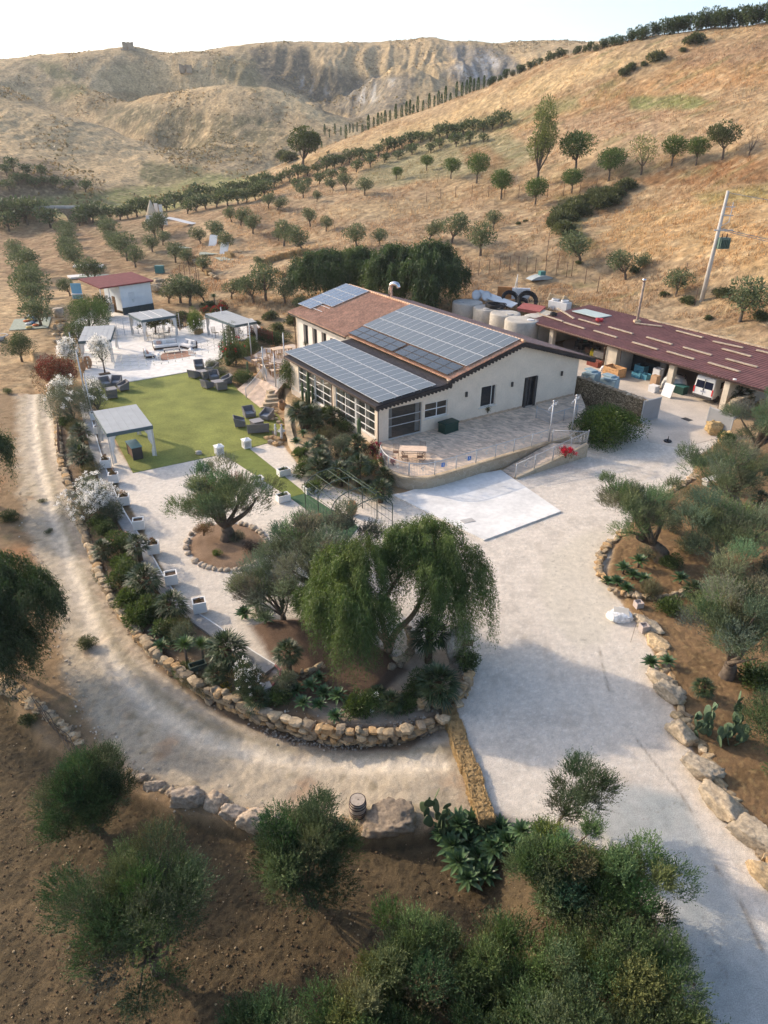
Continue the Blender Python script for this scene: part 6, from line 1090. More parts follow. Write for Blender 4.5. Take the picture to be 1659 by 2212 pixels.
for i, (px, py, w_, h) in enumerate(LB): boulder(px, py, -1.05, w_ * 1.12, h * 1.1, 520 + i, ['small pale boulder by the round olive bush', 'grey boulder second right of the round olive bush', 'low boulder third right of the round olive bush', 'biggest round pale boulder of the track edge', 'boulder just right of the biggest round one', 'cracked boulder fifth from the round olive bush', 'flat-topped boulder left of the ragged olive', 'boulder partly behind the ragged olive, left', 'boulder partly behind the ragged olive, right', 'large dark shaggy rock right of the barrel', 'small boulder between the shaggy rock and the cactus', 'ochre stone beside the prickly pear'][i], -.12 * (i < 9) + .1 * math.sin(i), grp=gB, d=w_ * .75, cols=[(.42, .33, .24), (.38, .31, .24)] if i != 9 else [(.28, .22, .16)])
gC = 'weathered boulders lining the right side of the driveway'
RB = [(1395, 1345, .8, .35), (1415, 1362, 1.0, .5), (1425, 1395, 1.0, .5), (1432, 1480, 1.0, .7), (1450, 1510, .95, .85), (1470, 1555, .45, .4), (1478, 1600, .95, 1.0), (1518, 1675, 1.1, .8), (1555, 1700, .6, .5), (1565, 1745, 1.25, .8), (1630, 1815, 1.1, .95), (1660, 1900, .9, .8)]
for i, (px, py, w_, h) in enumerate(RB): boulder(px - 6, py - 4, .05, w_ * 1.22, h * .85, 540 + i, ['thin tan stone slab, topmost of the row by the drive', 'layered tan rock second from the top of the row', 'layered flat boulder behind the lone agave', 'pale boulder just below the lone agave', 'tall pale pitted boulder below the lone agave', 'small round ochre stone between two tall boulders', 'tall ochre boulder left of the big-leaved succulent', 'big pale pitted boulder in the lower drive row', 'small knobbly boulder perched beside the big pale one', 'long pale boulder third from the lower right edge', 'large square grey boulder at the right edge', 'boulder cut by the right edge of the picture'][i], .12 + math.atan2(-1, .52) + .12 * math.sin(i * 2), grp=gC, d=w_ * .75, cols=[(.42, .34, .24), (.37, .31, .23), (.44, .33, .20)])
it = []
for k in range(26): t = k / 25; px = 1345 - 45 * math.sin(t * 2.4) - 10 * t; py = 1150 + 105 * t; x, y = at(px, py, .1); it.append((x + .1 * rs.randn(), y, .15, .45 + .3 * rs.rand(), .35, .28, rs.rand() * 3))
for k in range(22): t = k / 21; px = 1320 + 165 * t; py = 1282 + 14 * math.sin(t * 3); x, y = at(px, py, .1); it.append((x, y, .2 + .15 * rs.rand(), .4 + .3 * rs.rand(), .35, .28, rs.rand() * 3))
rocks('stone_wall', it, 561, 'low stone border of the right bed around the agaves', 'wall', LIME_S, 2)
it = []
for k in range(14): t = k / 13; px = 1500 - 95 * t; py = 1030 + 62 * t; x, y = at(px, py, .1); it.append((x, y, .15, .6 + .4 * rs.rand(), .5, .35, rs.rand() * 3))
rocks('stone_wall', it, 563, 'ragged tan stone border where the right bed meets the gravel', 'wall', [(.50, .36, .2), (.46, .34, .22)], 2)
it = []
for k in range(70): t = k / 69; px = 0 + 175 * t; py = 1480 + 130 * t ** 1.25; x, y = at(px + rs.randn() * 5, py, -.9); s = .38 * (1.5 - t) + .12; it.append((x, y, -.85 + .12 * rs.rand(), s * (1 + .4 * rs.rand()), s, s * .7, rs.rand() * 3))
rocks('stone_wall', it, 565, 'tumbled low stone wall at the left edge below the track', 'wall', LIME_S, 2)
it = []
for k in range(52): t = k / 51; x, y = at(*along2([(1372, 1340), (1402, 1385), (1434, 1470), (1474, 1570), (1534, 1690), (1604, 1790), (1662, 1890), (1720, 1990)], t), .1); it.append((x + .25 + .15 * rs.rand(), y, .12, .5 + .4 * rs.rand(), .4, .35, rs.rand() * 3))
rocks('stone_wall', it, 567, 'smaller packing stones behind the boulder row on the right of the drive', 'wall', LIME_S, 2)
it = []
for k in range(50): t = k / 49; x, y = at(*along2([(280, 1672), (380, 1720), (560, 1762), (700, 1775), (810, 1778), (930, 1786)], t), -.8); it.append((x + .1 * rs.randn(), y + .1 * rs.rand(), -.85, .35 + .3 * rs.rand(), .3, .35, rs.rand() * 3))
rocks('stone_wall', it, 568, 'packing stones between the boulders on the lower track edge', 'wall', LIME_S, 2)
for i, (px, py) in enumerate([(1520, 915 + 45), (1535, 955)]): boulder(1540 + 25 * i, 935 + 22 * i, .1, 1.1, 1.2, 570 + i, ['ochre boulder at the foot of the right gate leaf', 'ochre boulder in front of the old olive trunk'][i], i, cols=[(.5, .35, .17)])
# ring of stones round the court olive
es = []
for k in range(46):
    a = k / 46 * 2 * math.pi + .04 * rs.randn(); w_ = .26 + .16 * rs.rand(); V, Fc = rockgeo(rs, (w_ * 1.25, w_, w_ * .7), 2, .14, 1, .2) if k < 6 else (None, None)
    if k < 6: o = npmesh('edging_stone', V, Fc, rock_m, None, np.tile(np.array([(.46, .38, .29), (.38, .30, .22), (.5, .42, .34)][k % 3]), (len(V), 1)), True); es.append(o)
    else: o = es[rs.randint(6)].copy(); COL.objects.link(o); o.scale = [.8 + .4 * rs.rand()] * 3
    x, y = at(490 + 88 * math.cos(a), 1181 + 52 * math.sin(a), 0); o.location = (x, y, .07); o.rotation_euler = (0, 0, rs.rand() * 6); prop(o, 'rounded edging stone in the ring around the court olive', 'stone', 'edging stones around the court olive')
# rocks and little fountain at the low wall
it = []
for (px, py, s) in [(585, 905, .5), (592, 898, .45), (602, 912, .5), (578, 888, .4), (570, 886, .35), (590, 882, .4), (596, 890, .4), (598, 905, .35), (590, 945, .6), (578, 946, .6), (600, 950, .7), (585, 955, .6), (612, 948, .6), (605, 958, .6), (612, 936, .5), (592, 936, .45), (594, 960, .55), (608, 918, .4), (612, 905, .3)]: x, y = at(px, py, .1); it.append((x, y, .15, s * 1.3, s, s * .6, rs.rand() * 3))
rocks('rockery', it, 575, 'heap of tan rocks along the low curved wall of the lawn', 'rocks', LIME_S, 2)
x, y = at(606, 942, .3); r = empty('garden_fountain', (x, y, .3), .3, 'small grey fountain with little statues on the rocks', 'fountain'); MB().lathe([(.1, 0), (.14, .3), (.32, .42), (.34, .48), (.28, .47)], 12, (.1, 0, 0)).build('basin', conc, r)
for (dx, dy, s) in ((-.35, .3, 1.1), (.0, -.55, .9), (.15, .15, .6)): MB().lathe([(.1, 0), (.12, .2), (.07, .45), (.13, .62), (.05, .78), (.09, .86), (.08, .95), (.02, 1.0)], 9, (dx, dy, 0)).build('statue', mat('white_stone', (.55, .54, .52), .8, .15, 6), r)
o = MB().lathe([(.16, 0), (.22, .08), (.15, .2), (.2, .26), (.05, .34)], 12).build('stone_ornament', conc); o.location = (*at(430, 981, .035), .035); o.scale = (1.3, 1.0, .9); prop(o, 'small grey stone ornament at the near edge of the lawn', 'ornament')
# straw bale barrier
p0, p1 = at(968, 1540, -.3), at(1052, 1788, -.3); n_ = 7; gS = 'straw bales closing the track'; ba = math.atan2(p1[1] - p0[1], p1[0] - p0[0]); bl_ = math.dist(p0, p1) / n_
def bale(name='straw_bale', L_=.98, W_=.48, H_=.42, seed=1):
    rs = np.random.RandomState(seed); mb = MB().b(-L_ / 2, L_ / 2, -W_ / 2, W_ / 2, 0, H_); nx = 24; V, Fc = rockgeo(rs, (2, 2, 2), 4, .0, 1, 1.0)
    P = np.array([(a, b_, c) for a, b_, c in V]); P = P / np.abs(P).max(); P = np.sign(P) * np.abs(P) ** .75; P = P * np.array([L_ / 2, W_ / 2, H_ / 2]); P += .018 * rs.randn(*P.shape) + .012 * np.sin(P[:, :1] * 25); P[:, 2] += H_ / 2
    n_ = 1500; f_ = rs.randint(0, 3, n_); Q = (rs.rand(n_, 3) * 2 - 1); k = rs.randint(0, 3, n_); Q[np.arange(n_), k] = np.sign(Q[np.arange(n_), k]); Q = Q * np.array([L_ / 2, W_ / 2, H_ / 2]) * 1.0 + np.array([0, 0, H_ / 2]); D = unit(rs.randn(n_, 3)); Vs, Fs = leafquads(Q, D, .09 + .06 * rs.rand(n_), .008 + .008 * rs.rand(n_), rs)
    return npmesh(name, np.concatenate([P, Vs]), np.concatenate([Fc, Fs + len(P)]), straw, None, None, False)
b0 = bale(L_=bl_ * 1.04, W_=.62, H_=.5)
for k in range(n_):
    t = (k + .5) / n_; o = b0 if k == 0 else b0.copy()
    if k: COL.objects.link(o)
    o.location = (p0[0] + (p1[0] - p0[0]) * t + .05 * math.sin(k * 2), p0[1] + (p1[1] - p0[1]) * t, hz(p0[0] + (p1[0] - p0[0]) * t, p0[1] + (p1[1] - p0[1]) * t) - .02); o.rotation_euler = (0, 0, ba + .06 * math.sin(k * 3.1) + (math.pi if k % 2 else 0)); prop(o, 'straw bale of the track barrier, %s from the wall end' % ['first', 'second', 'third', 'fourth', 'fifth', 'sixth', 'last'][k], 'straw bale', gS)
# barrel
x, y = at(773, 1762, -.85); r = empty('barrel', (x, y, hz(x, y) - .05), .4, 'old cream barrel with dark hoops standing at the track edge', 'barrel'); MB().lathe([(.27, 0), (.31, .2), (.33, .42), (.31, .64), (.28, .84)], 24).build('body', mat('barrel_wood', (.42, .35, .28), .7, .2, 6, .4, 20), r); MB().lathe([(.255, .80), (.25, .825)], 24).build('lid', mat('barrel_lid', (.62, .57, .52), .6, .06, 3), r); MB().lathe([(.025, .825), (.02, .86)], 8, (.02, 0, 0)).build('bung', rust, r)
for zz_, rr_ in ((.03, .283), (.17, .312), (.30, .33), (.55, .33), (.68, .312), (.80, .296)): MB().tube([((rr_ - .006) * math.cos(t_), (rr_ - .006) * math.sin(t_), zz_ + .03) for t_ in np.linspace(0, 2 * math.pi, 25)], .02, 6).build('hoop', mat('dark_hoop', (.05, .035, .035), .5, .2, 4, metal=.5), r)
# name stone, pipe, block, trough
boulder(985, 1420, .1, 1.5, 1.9, 581, 'tall rounded standing stone with a carved name plate beside the driveway', .9, d=.6, cols=[(.38, .33, .27)], hi=.42).name = 'standing_stone'
ss = bpy.data.objects['standing_stone']; pl_ = MB().b(-.52, .52, -.05, .0, -.14, .14).build('name_plate', mat('plate_frame', (.16, .10, .06), .7, .2, 6), ss); pl_.location = (.05, -.34, .25); pl_.rotation_euler = (-.35, .35, -.6 + .1)
lt = MB()
for k in range(8):
    x_ = -.42 + k * .115; lt.b(x_, x_ + .02, -.065, -.05, -.08, .08); lt.b(x_ + .02, x_ + .07, -.065, -.05, .06 if k % 2 else -.01, .08 if k % 2 else .01) if k % 3 else lt.b(x_ + .05, x_ + .07, -.065, -.05, -.08, .08)
lt.build('lettering', mat('letter_tan', (.45, .35, .22), .7, .1, 5), pl_)
o = MB().tube([(p[0], p[1], p[2]) for p in spline([(*at(540, 1500, .1), .12), (*at(575, 1492, .1), .14), (*at(600, 1470, .1), .14), (*at(606, 1452, .1), .16), (*at(595, 1440, .1), .2)], 6)], .06, 8).build('drain_pipe', mat('dusty_pink_pvc', (.28, .085, .10), .5, .12, 4)); prop(o, 'curved dusty pink plastic pipe lying by the flowering oleander', 'pipe')
o = MB().b(-.2, .2, -.2, .2, 0, .38).build('stone_block', conc, None, .03); o.location = (*at(577, 1492, .1), .1); o.rotation_euler = (.1, 0, .5); prop(o, 'small pale cement block beside the pink pipe', 'block')
r = empty('trough', (*at(428, 1445, .0), .05), .5, 'dark green plant trough among the palms above the wall', 'trough'); MB().b(-.4, .4, -.2, -.16, 0, .28).b(-.4, .4, .16, .2, 0, .28).b(-.4, -.36, -.16, .16, 0, .28).b(.36, .4, -.16, .16, 0, .28).b(-.36, .36, -.16, .16, 0, .04).build('box', mat('moss_plastic', (.05, .075, .06), .6, .2, 5), r)
o = rocks('white_stone', [(0, 0, 0, 1.35, 1.1, .7, .4)], 583, 'low white-painted boulder beside the driveway lamps', 'stone', [(.72, .71, .69)], 4, .12); o.location = (*at(1338, 1335, .05), .12)
o = MB().b(-.4, .4, -.26, .26, 0, .05).build('plaque', mat('cream_plaque', (.62, .56, .47), .7, .08, 3), None, .01); o.location = (*at(1342, 1322, .4), .40); o.rotation_euler = (.35, .05, -.15); prop(o, 'blank cream plaque lying on the white boulder', 'plaque')
for i, (px, py, lb) in enumerate([(1378, 1312, 'upper grey concrete flowerpot by the right bed'), (1390, 1362, 'lower grey concrete flowerpot by the right bed')]): r = empty('square_pot', (*at(px, py, .15), .12), .2, lb, 'pot'); MB().b(-.2, .2, -.2, -.16, 0, .4).b(-.2, .2, .16, .2, 0, .4).b(-.2, -.16, -.16, .16, 0, .4).b(.16, .2, -.16, .16, 0, .4).b(-.16, .16, -.16, .16, 0, .3).build('box', mat('pink_cement', (.42, .36, .33), .85, .1, 4), r)
o = MB().tube([(*at(1362, 1388, .1), .1), (*at(1382, 1322, .8), .9)], .012, 4).tube([(*at(1405, 1345, .2), .2), (*at(1384, 1322, .8), .9)], .012, 4).tube([(*at(1385, 1325, .1), .2), (*at(1383, 1322, .8), .95)], .012, 4).build('iron_tripod', rust); prop(o, 'thin rusty iron tripod leaning by the flowerpots', 'tripod')
# broken wooden frame by the right bed
r = empty('bed_frame', (0, 0, 0), 0, 'old iron bed frame standing against the old olive', 'frame'); q = [(*at(1540, 1000, .2), .2), (*at(1600, 1010, .2), .2)]; MB().bar((q[0][0], q[0][1], .1), (q[0][0], q[0][1], 1.5), .07).bar((q[1][0], q[1][1], .1), (q[1][0], q[1][1], 1.3), .07).bar((q[0][0], q[0][1], 1.4), (q[1][0], q[1][1], 1.25), .06).bar((q[0][0], q[0][1], .6), (q[1][0], q[1][1], .5), .06).build('frame', rust, r)
r = empty('garden_bench', (*at(1535, 1045, .2), .2), .5, 'pale stone bench half hidden behind the leaning olive', 'bench'); MB().b(-.8, .8, -.25, .25, .4, .5).build('seat', plaster_w, r); MB().b(-.7, -.55, -.2, .2, 0, .4).build('leg', plaster_w, r); MB().b(.55, .7, -.2, .2, 0, .4).build('leg', plaster_w, r)

# --- palms
gP = 'fan palms of the gardens'
pz = [fan_palm('fan_palm', 600, .75, .85, 36, 14), fan_palm('fan_palm', 601, 1.25, .8, 34, 14, tr=.12), fan_palm('fan_palm', 602, .9, .75, 30, 14, stems=3, tr=.11)]
for i, (px, py, k, s, lb) in enumerate([(625, 1455, 1, 1.0, 'single-trunked fan palm left of the pepper tree'), (495, 1440, 0, 1.35, 'bushy fan palm above the wall beside the white oleander'), (318, 1285, 0, 1.35, 'fan palm beside the seventh planter of the left wall'), (305, 1215, 1, 1.0, 'fan palm leaning over the left coping among roses'), (212, 1100, 0, 1.25, 'dark fan palm in front of the big white oleander'), (180, 1010, 0, 1.35, 'fan palm in the left hedge beside the nearest tent'), (178, 960, 0, 1.3, 'fan palm in the left hedge behind the nearest tent'), (375, 1335, 0, 1.15, 'grey drooping fan palm near the last left planters'), (925, 1430, 1, 1.35, 'dark fan palm hidden under the right side of the pepper tree'), (945, 1515, 0, 1.35, 'dark fan palm above the wall corner near the straw bales'), (775, 1052, 1, 1.35, 'fan palm with a bare trunk below the low curved wall'), (695, 1035, 2, 1.45, 'clump of fan palms at the bend of the low curved wall'), (740, 1045, 2, 1.3, 'second clump of fan palms near the terrace wall'), (822, 1085, 0, 1.25, 'small fan palm in front of the terrace wall'), (830, 1050, 0, 1.05, 'short fan palm against the curved terrace wall'), (770, 985, 0, 1.3, 'fan palm on the bank near the veranda corner'), (690, 985, 0, 1.15, 'low fan palm on the bank above the curved wall'), (660, 925, 2, 1.6, 'large multi-stemmed fan palm in the middle of the veranda bed'), (700, 880, 0, 1.25, 'fan palm close to the veranda windows'), (720, 920, 0, 1.2, 'dark fan palm in the shade of the veranda wall'), (1590, 880, 0, 1.9, 'large bright fan palm beside the right gate leaf'), (237, 792 - 60, 0, 1.2, 'small palm at the corner of the left plaza tent'), (160, 765, 0, 1.1, 'small palm behind the red-leaved shrub')]):
    x, y, z = gnd(px, py, 8); put(pz[k], (x, y, z), rrz(i), s, lb, 'palm', gP, ) if True else None
yu = rosette('yucca', 610, .62, 70, .07, [(.07, .12, .035), (.09, .15, .045)], 1.15, .06, 1, 1.0)
for i, (px, py, s, lb) in enumerate([(405, 1435, 1.0, 'spiky yucca on a thin leaning stem above the left wall'), (440, 1430, .9, 'second spiky yucca beside the dark trough'), (465, 665, 1.3, 'dark spiky yucca behind the bamboo clump'), (160, 740, .9, 'small yucca at the left end of the plaza')]): x, y, z = gnd(px, py); put(yu, (x, y, z), i, s, lb, 'yucca', 'yuccas')
ag = [rosette('agave', 620, .52, 36, .13, [(.06, .115, .045), (.085, .15, .06), (.045, .09, .04)], .22, .10), rosette('agave', 621, .6, 30, .15, [(.07, .125, .055), (.10, .165, .065)], .35, .16)]
def agaves(pts, where, s0=1.0, grp=None):
    for i, (px, py, s) in enumerate(pts): x, y, z = gnd(px, py, 8); put(ag[i % 2], (x, y, z), i * 1.3, s * s0, 'spineless agave rosette ' + where % (['first', 'second', 'third', 'fourth', 'fifth', 'sixth', 'seventh', 'eighth', 'ninth', 'tenth', 'eleventh', 'twelfth', 'thirteenth', 'fourteenth', 'fifteenth', 'sixteenth'][i]), 'agave', grp or 'agave rosettes')
agaves([(1310, 1262, .9), (1345, 1240, 1.1), (1332, 1265, 1.1), (1378, 1225, 1.15), (1365, 1250, 1.1), (1388, 1262, 1.0), (1352, 1278, 1.0), (1468, 1262, 1.1)], 'at the point of the right bed, %s from the driveway')
agaves([(1405, 1440, 1.05), (1440, 1440, .85)], 'on the row of boulders by the drive, %s from the left')
agaves([(955, 1812, 1.0), (990, 1800, 1.0), (1020, 1790, 1.0), (975, 1845, 1.0), (1010, 1830, 1.1), (1048, 1815, 1.0), (1080, 1800, .9), (990, 1880, 1.0), (1030, 1865, 1.1), (1062, 1850, 1.0), (1095, 1830, 1.0), (1010, 1915, .9), (1045, 1900, 1.0), (1125, 1812, .8)], 'of the big clump below the straw bales, %s from its upper left', 1.3)
agaves([(640, 1500, 1.0), (672, 1492, .9), (700, 1505, 1.0), (730, 1515, 1.0), (690, 1530, .9), (655, 1530, .9), (725, 1555, .9), (760, 1530, .8), (690, 1470, .8)], 'on the front wall below the pepper tree, %s from the left')
agaves([(325, 1395, .9), (350, 1410, 1.0), (372, 1392, .9), (340, 1375, .8)], 'at the left wall top near the yuccas, %s from the left')
agaves([(530, 1335, 1.2), (555, 1320, 1.2), (575, 1345, 1.1), (548, 1300, 1.1)], 'at the left end of the pepper tree island, %s from the left')
agaves([(640, 960, 1.1), (665, 975, 1.1), (690, 955, 1.1), (655, 945, 1.0)], 'in the bed inside the low curved wall, %s from the left')
# --- cacti
cact = mat('cactus_skin', (.085, .12, .055), .7, .2, 4, .6, 20)
def cactus(px, py, arms, lab, z=None):
    x, y, z = gnd(px, py); mb = MB()
    for (dx, dy, h, r_) in arms:
        k = 12; pts = [(0, 0, 0), (dx * .7, dy * .7, .3 if dx or dy else .3), (dx, dy, .6), (dx, dy, h * .8), (dx, dy, h - r_ * .6), (dx, dy, h)]; mb.tube(pts, [r_ * .8, r_, r_, r_, r_ * .8, r_ * .25], k)
    for i, v in enumerate(mb.v): pass
    o = mb.build('column_cactus', cact); o.location = (x, y, z); return prop(o, lab, 'cactus', 'column cacti')
cactus(668, 880, [(0, 0, 3.2, .14), (-.55, 0, 2.3, .12), (.35, .1, 2.0, .11), (.75, -.1, 2.1, .11), (-.2, -.3, 1.6, .1)], 'tall branched column cactus in front of the veranda windows'); cactus(776, 962, [(0, 0, 2.3, .17)], 'single fat column cactus by the veranda corner'); cactus(537, 820, [(0, 0, 1.9, .12)], 'single pale column cactus above the round bushes by the steps'); cactus(492, 790, [(0, 0, 3.6, .14), (.4, 0, 2.7, .12), (.7, .2, 2.2, .11), (-.2, .3, 2.8, .11)], 'tall clustered column cactus at the right edge of the plaza')
def opuntia(px, py, z, n, seed, lab, s=1.0, pad=.2, cols=None, big=False):
    rs = np.random.RandomState(seed); mb = MB(); stack = [(0, 0, 0, 0)]; P_ = []
    for i in range(n):
        b_ = (0, 0, .0) if i < 4 + n // 5 else P_[rs.randint(min(len(P_), 4 + n // 2))]; a = rs.rand() * 6.28; lean = (.5 * rs.rand() if i >= 4 else .2) ; d = Vector((math.cos(a) * lean, math.sin(a) * lean, 1)).normalized(); L_ = pad * (1.2 + .7 * rs.rand()); st = Vector(b_) + (Vector((rs.randn() * .35, rs.randn() * .25, 0)) if i < 4 + n // 5 else Vector((0, 0, 0))); c = st + d * L_ * .95
        yaw = rs.rand() * 3.14; R = Matrix.Translation(c) @ d.to_track_quat('Z', 'Y').to_matrix().to_4x4() @ Matrix.Rotation(yaw, 4, 'Z'); V, Fc = rockgeo(np.random.RandomState(i), (1, 1, 1), 2, .02, 1, .0); V = V * np.array([L_ * 1.35, .05 if not big else .03, L_ * 2.0]); mb.M = R; mb.add([tuple(v) for v in V], [tuple(f) for f in Fc], True); P_.append(tuple(c + d * L_ * .8))
    mb.M = None; o = mb.build('prickly_pear' if not big else 'big_leaf_succulent', cact if not big else mat('grey_green_leaf', (.10, .15, .085), .5, .2, 5)); x, y = at(px, py, z); o.location = (x, y, hz(x, y)); o.scale = (s,) * 3; return prop(o, lab, 'cactus' if not big else 'succulent')
opuntia(950, 1800, -1, 22, 640, 'prickly pear cactus with round pads at the foot of the straw bales', 1.0, .17); opuntia(1525, 1580, .2, 34, 641, 'broad-leaved grey succulent behind the ochre boulder, left plant', 1.0, .15, None, True); opuntia(1580, 1610, .2, 40, 642, 'broad-leaved grey succulent behind the ochre boulder, right plant', 1.1, .16, None, True)
# --- shrubs and hedges
GS = [(.07, .10, .035), (.10, .14, .05), (.05, .075, .028)]; SG = [(.10, .12, .075), (.13, .15, .095), (.08, .10, .06)]; RD = [(.17, .04, .028), (.12, .05, .03), (.07, .08, .035), (.22, .07, .04)]
SH = [
 (190, 1120, 2.0, 2.8, 7000, .13, .03, SG, 210, 'big white-flowering oleander bush at the left wall below the tent', {}),
 (535, 1500, .95, 1.7, 4500, .10, .025, [(.035, .055, .025), (.05, .075, .03)], 60, 'dark oleander with scattered white flowers above the front wall', {'fsz': .045, 'fclump': 12}),
 (128, 840, 2.2, 3.6, 8000, .17, .07, RD, 0, 'red-leaved shrub at the head of the dirt track', {}), (152, 800, 1.5, 3.3, 2600, .16, .05, SG, 90, 'white-flowering oleander behind the red-leaved shrub', {'fsz': .11}),
 (160, 905, 2.4, 3.6, 9500, .15, .035, SG, 18, 'grey-green olive-like hedge shrub at the left lawn edge', {'fsz': .1}), (212, 885, 1.9, 2.8, 6000, .15, .035, SG, 10, 'low grey-green hedge shrub against the lawn left corner', {'fsz': .1}), (140, 875, 1.0, 3.2, 2200, .15, .04, SG, 60, 'tall oleander with white heads left of the light poles', {'fsz': .11}),
 (262, 1190, 1.1, 1.3, 4200, .11, .05, GS, 16, 'rose bush beside the left coping planters', {'fsz': .05, 'fclump': 8, 'fcol': (.6, .35, .25)}), (230, 1160, .8, 1.2, 2600, .11, .04, GS, 0, 'dark green shrub between oleander and rose bush', {}),
 (488, 1500, .4, .5, 1100, .07, .03, GS, 40, 'small yellow-flowering shrub on the front wall', {'fcol': (.75, .45, .04), 'fsz': .035, 'fclump': 6}), (800, 1530, .8, .8, 2600, .10, .025, [(.06, .11, .03), (.08, .14, .04)], 14, 'bright green shrub at the foot of the hanging pepper branches', {'fsz': .05, 'fclump': 8}),
 (1305, 955, 3.3, 2.9, 19000, .17, .075, [(.05, .09, .022), (.075, .125, .03), (.035, .065, .018), (.11, .16, .035)], 0, 'large glossy lemon bush in front of the dry stone wall', {'lump': 26}),
 (632, 850, 1.2, 2.8, 4200, .15, .06, GS, 0, 'round dark green tree in the bed at the veranda far end', {'stemh': .6}), (462, 800, 1.15, 1.3, 5000, .18, .012, [(.16, .17, .10), (.12, .14, .08)], 0, 'pale round rosemary-like ball shrub at the plaza corner', {'up': .2}), (478, 812, .9, 1.1, 3800, .18, .012, [(.14, .15, .09), (.10, .12, .07)], 0, 'second round grey ball shrub beside the lawn chairs', {}),
 (525, 830, 1.3, 1.5, 4200, .14, .05, GS, 0, 'round green shrub left of the pink stone slope', {}), (510, 790, 1.7, 2.6, 5500, .16, .06, GS, 26, 'green shrub mass with red flowers among the cacti', {'fcol': (.5, .03, .04), 'fsz': .07}), (540, 775, 1.4, 2.2, 4200, .16, .06, GS, 0, 'dark shrub on the bank behind the light pole', {}), (500, 765, 1.6, 2.2, 4200, .16, .05, [(.09, .12, .05), (.06, .085, .035)], 16, 'flowering shrub at the near corner of the right tent', {'fcol': (.55, .08, .1), 'fsz': .06}), (505, 745, 1.5, 2.6, 3600, .18, .05, SG, 0, 'loose pale shrub before the right tent', {}),
 (428, 722, 1.25, 3.1, 6000, .24, .03, LIME, 0, 'bright green bamboo clump between the two right tents', {'up': 1.5}), (195, 715, 3.1, 4.6, 9000, .26, .05, [(.07, .115, .035), (.10, .155, .045), (.05, .085, .03)], 0, 'large soft green tree behind the left plaza tent', {'up': .2}), (170, 735, 1.6, 2.6, 3500, .2, .05, GS, 0, 'dark shrub under the soft green tree left of the plaza', {}), (225, 690, 1.8, 3.4, 3500, .22, .07, DARKG, 0, 'dark shrub right of the soft green tree', {}),
 (750, 930, 1.3, 1.1, 3400, .13, .04, DARKG, 0, 'dark mounded shrub below the veranda corner windows', {}), (805, 985, .8, 1.2, 1500, .10, .04, [(.09, .05, .03), (.06, .08, .03)], 26, 'bougainvillea with red bracts at the terrace corner', {'fcol': (.32, .03, .06), 'fsz': .06}), (822, 1003, .6, .7, 900, .10, .04, GS, 16, 'small red-flowered climber on the terrace wall end', {'fcol': (.38, .04, .07), 'fsz': .05}), (850, 1005, .3, .6, 300, .10, .03, [(.25, .05, .05)], 6, 'small red potted plant inside the terrace railing', {'fcol': (.4, .05, .06), 'fsz': .05}),
 (1222, 985, .9, .6, 700, .09, .04, [(.12, .10, .05)], 34, 'red bougainvillea creeping on the ramp wall', {'fcol': (.50, .015, .03), 'fsz': .07}),
 (440, 1150, .75, .6, 1700, .13, .015, [(.21, .13, .06), (.15, .11, .05)], 0, 'dry rusty shrub at the left inside the stone ring', {}), (545, 1190, .7, .5, 1500, .13, .015, [(.10, .07, .05), (.07, .055, .04)], 0, 'dark dry shrub at the right inside the stone ring', {}), (470, 1200, .3, .35, 700, .1, .02, LIME, 0, 'small lime green tuft at the front of the stone ring', {}), (512, 1168, .6, .6, 1400, .1, .02, SG, 0, 'grey tuft at the foot of the court olive', {}),
 (190, 1395, .55, .45, 1300, .11, .03, [(.09, .11, .05), (.07, .085, .04)], 0, 'small weedy tuft growing between the track ruts', {}), (92, 1085, .35, .22, 500, .09, .02, SG, 0, 'small grey weed in the track beside the left pepper tree', {}), (105, 1150, .35, .22, 500, .09, .02, SG, 0, 'lower grey weed between the ruts', {}), (218, 1250, .55, .6, 900, .25, .02, DARKG, 0, 'dark spiky tuft at the foot of the curved wall', {}), (20, 1125, .8, .6, 1800, .14, .03, DARKG, 0, 'dark low bush at the left edge of the track', {}), (60, 1565, .45, .4, 900, .16, .02, DARKG, 0, 'dark tuft beside the tumbled stone wall', {}),
 (1405, 1290, .7, .9, 1300, .3, .02, [(.12, .13, .07), (.16, .14, .08)], 0, 'dry grassy tuft behind the flowerpots', {'up': 1.5}), (1400, 1205, .9, .9, 2500, .09, .02, SG, 0, 'low grey shrub at the foot of the gnarled olive', {}), (1505, 1000, .9, .7, 2000, .1, .03, GS, 0, 'low green shrub before the right gate leaf', {}),
 (48, 782, 2.1, 2.6, 6500, .16, .05, DARKG, 0, 'dark wide shrub tree beside the start of the track', {'stemh': .8}), (18, 850, .5, .5, 700, .15, .03, GS, 0, 'small green tuft by the upper track', {}),
 (598, 742, 2.4, 1.3, 5500, .16, .06, DARKG, 0, 'clipped dark hedge between the dining terrace and right tent', {}), (565, 735, 2.2, 1.2, 4500, .16, .06, DARKG, 18, 'dark hedge with orange flowers behind the right tent', {'fcol': (.5, .16, .05), 'fsz': .06})]
for i, (px, py, R_, H_, n_, lf, wd, cols, fl, lb, kw) in enumerate(SH):
    kw = dict(kw); o = shrub('hedge' if 'hedge ' in lb and 'clipped' in lb else 'shrub', 700 + i, R_, H_, int(n_ * 1.35), lf * .8, wd, cols, fl, **kw); x, y, z = gnd(px, py, 8)
    if i in (26, 27, 28): x, y = at(px, py, 1.0); z = 1.0
    if i == 29: x, y = at(px, py, .7); z = .65
    o.location = (x, y, z); prop(o, lb, 'shrub')
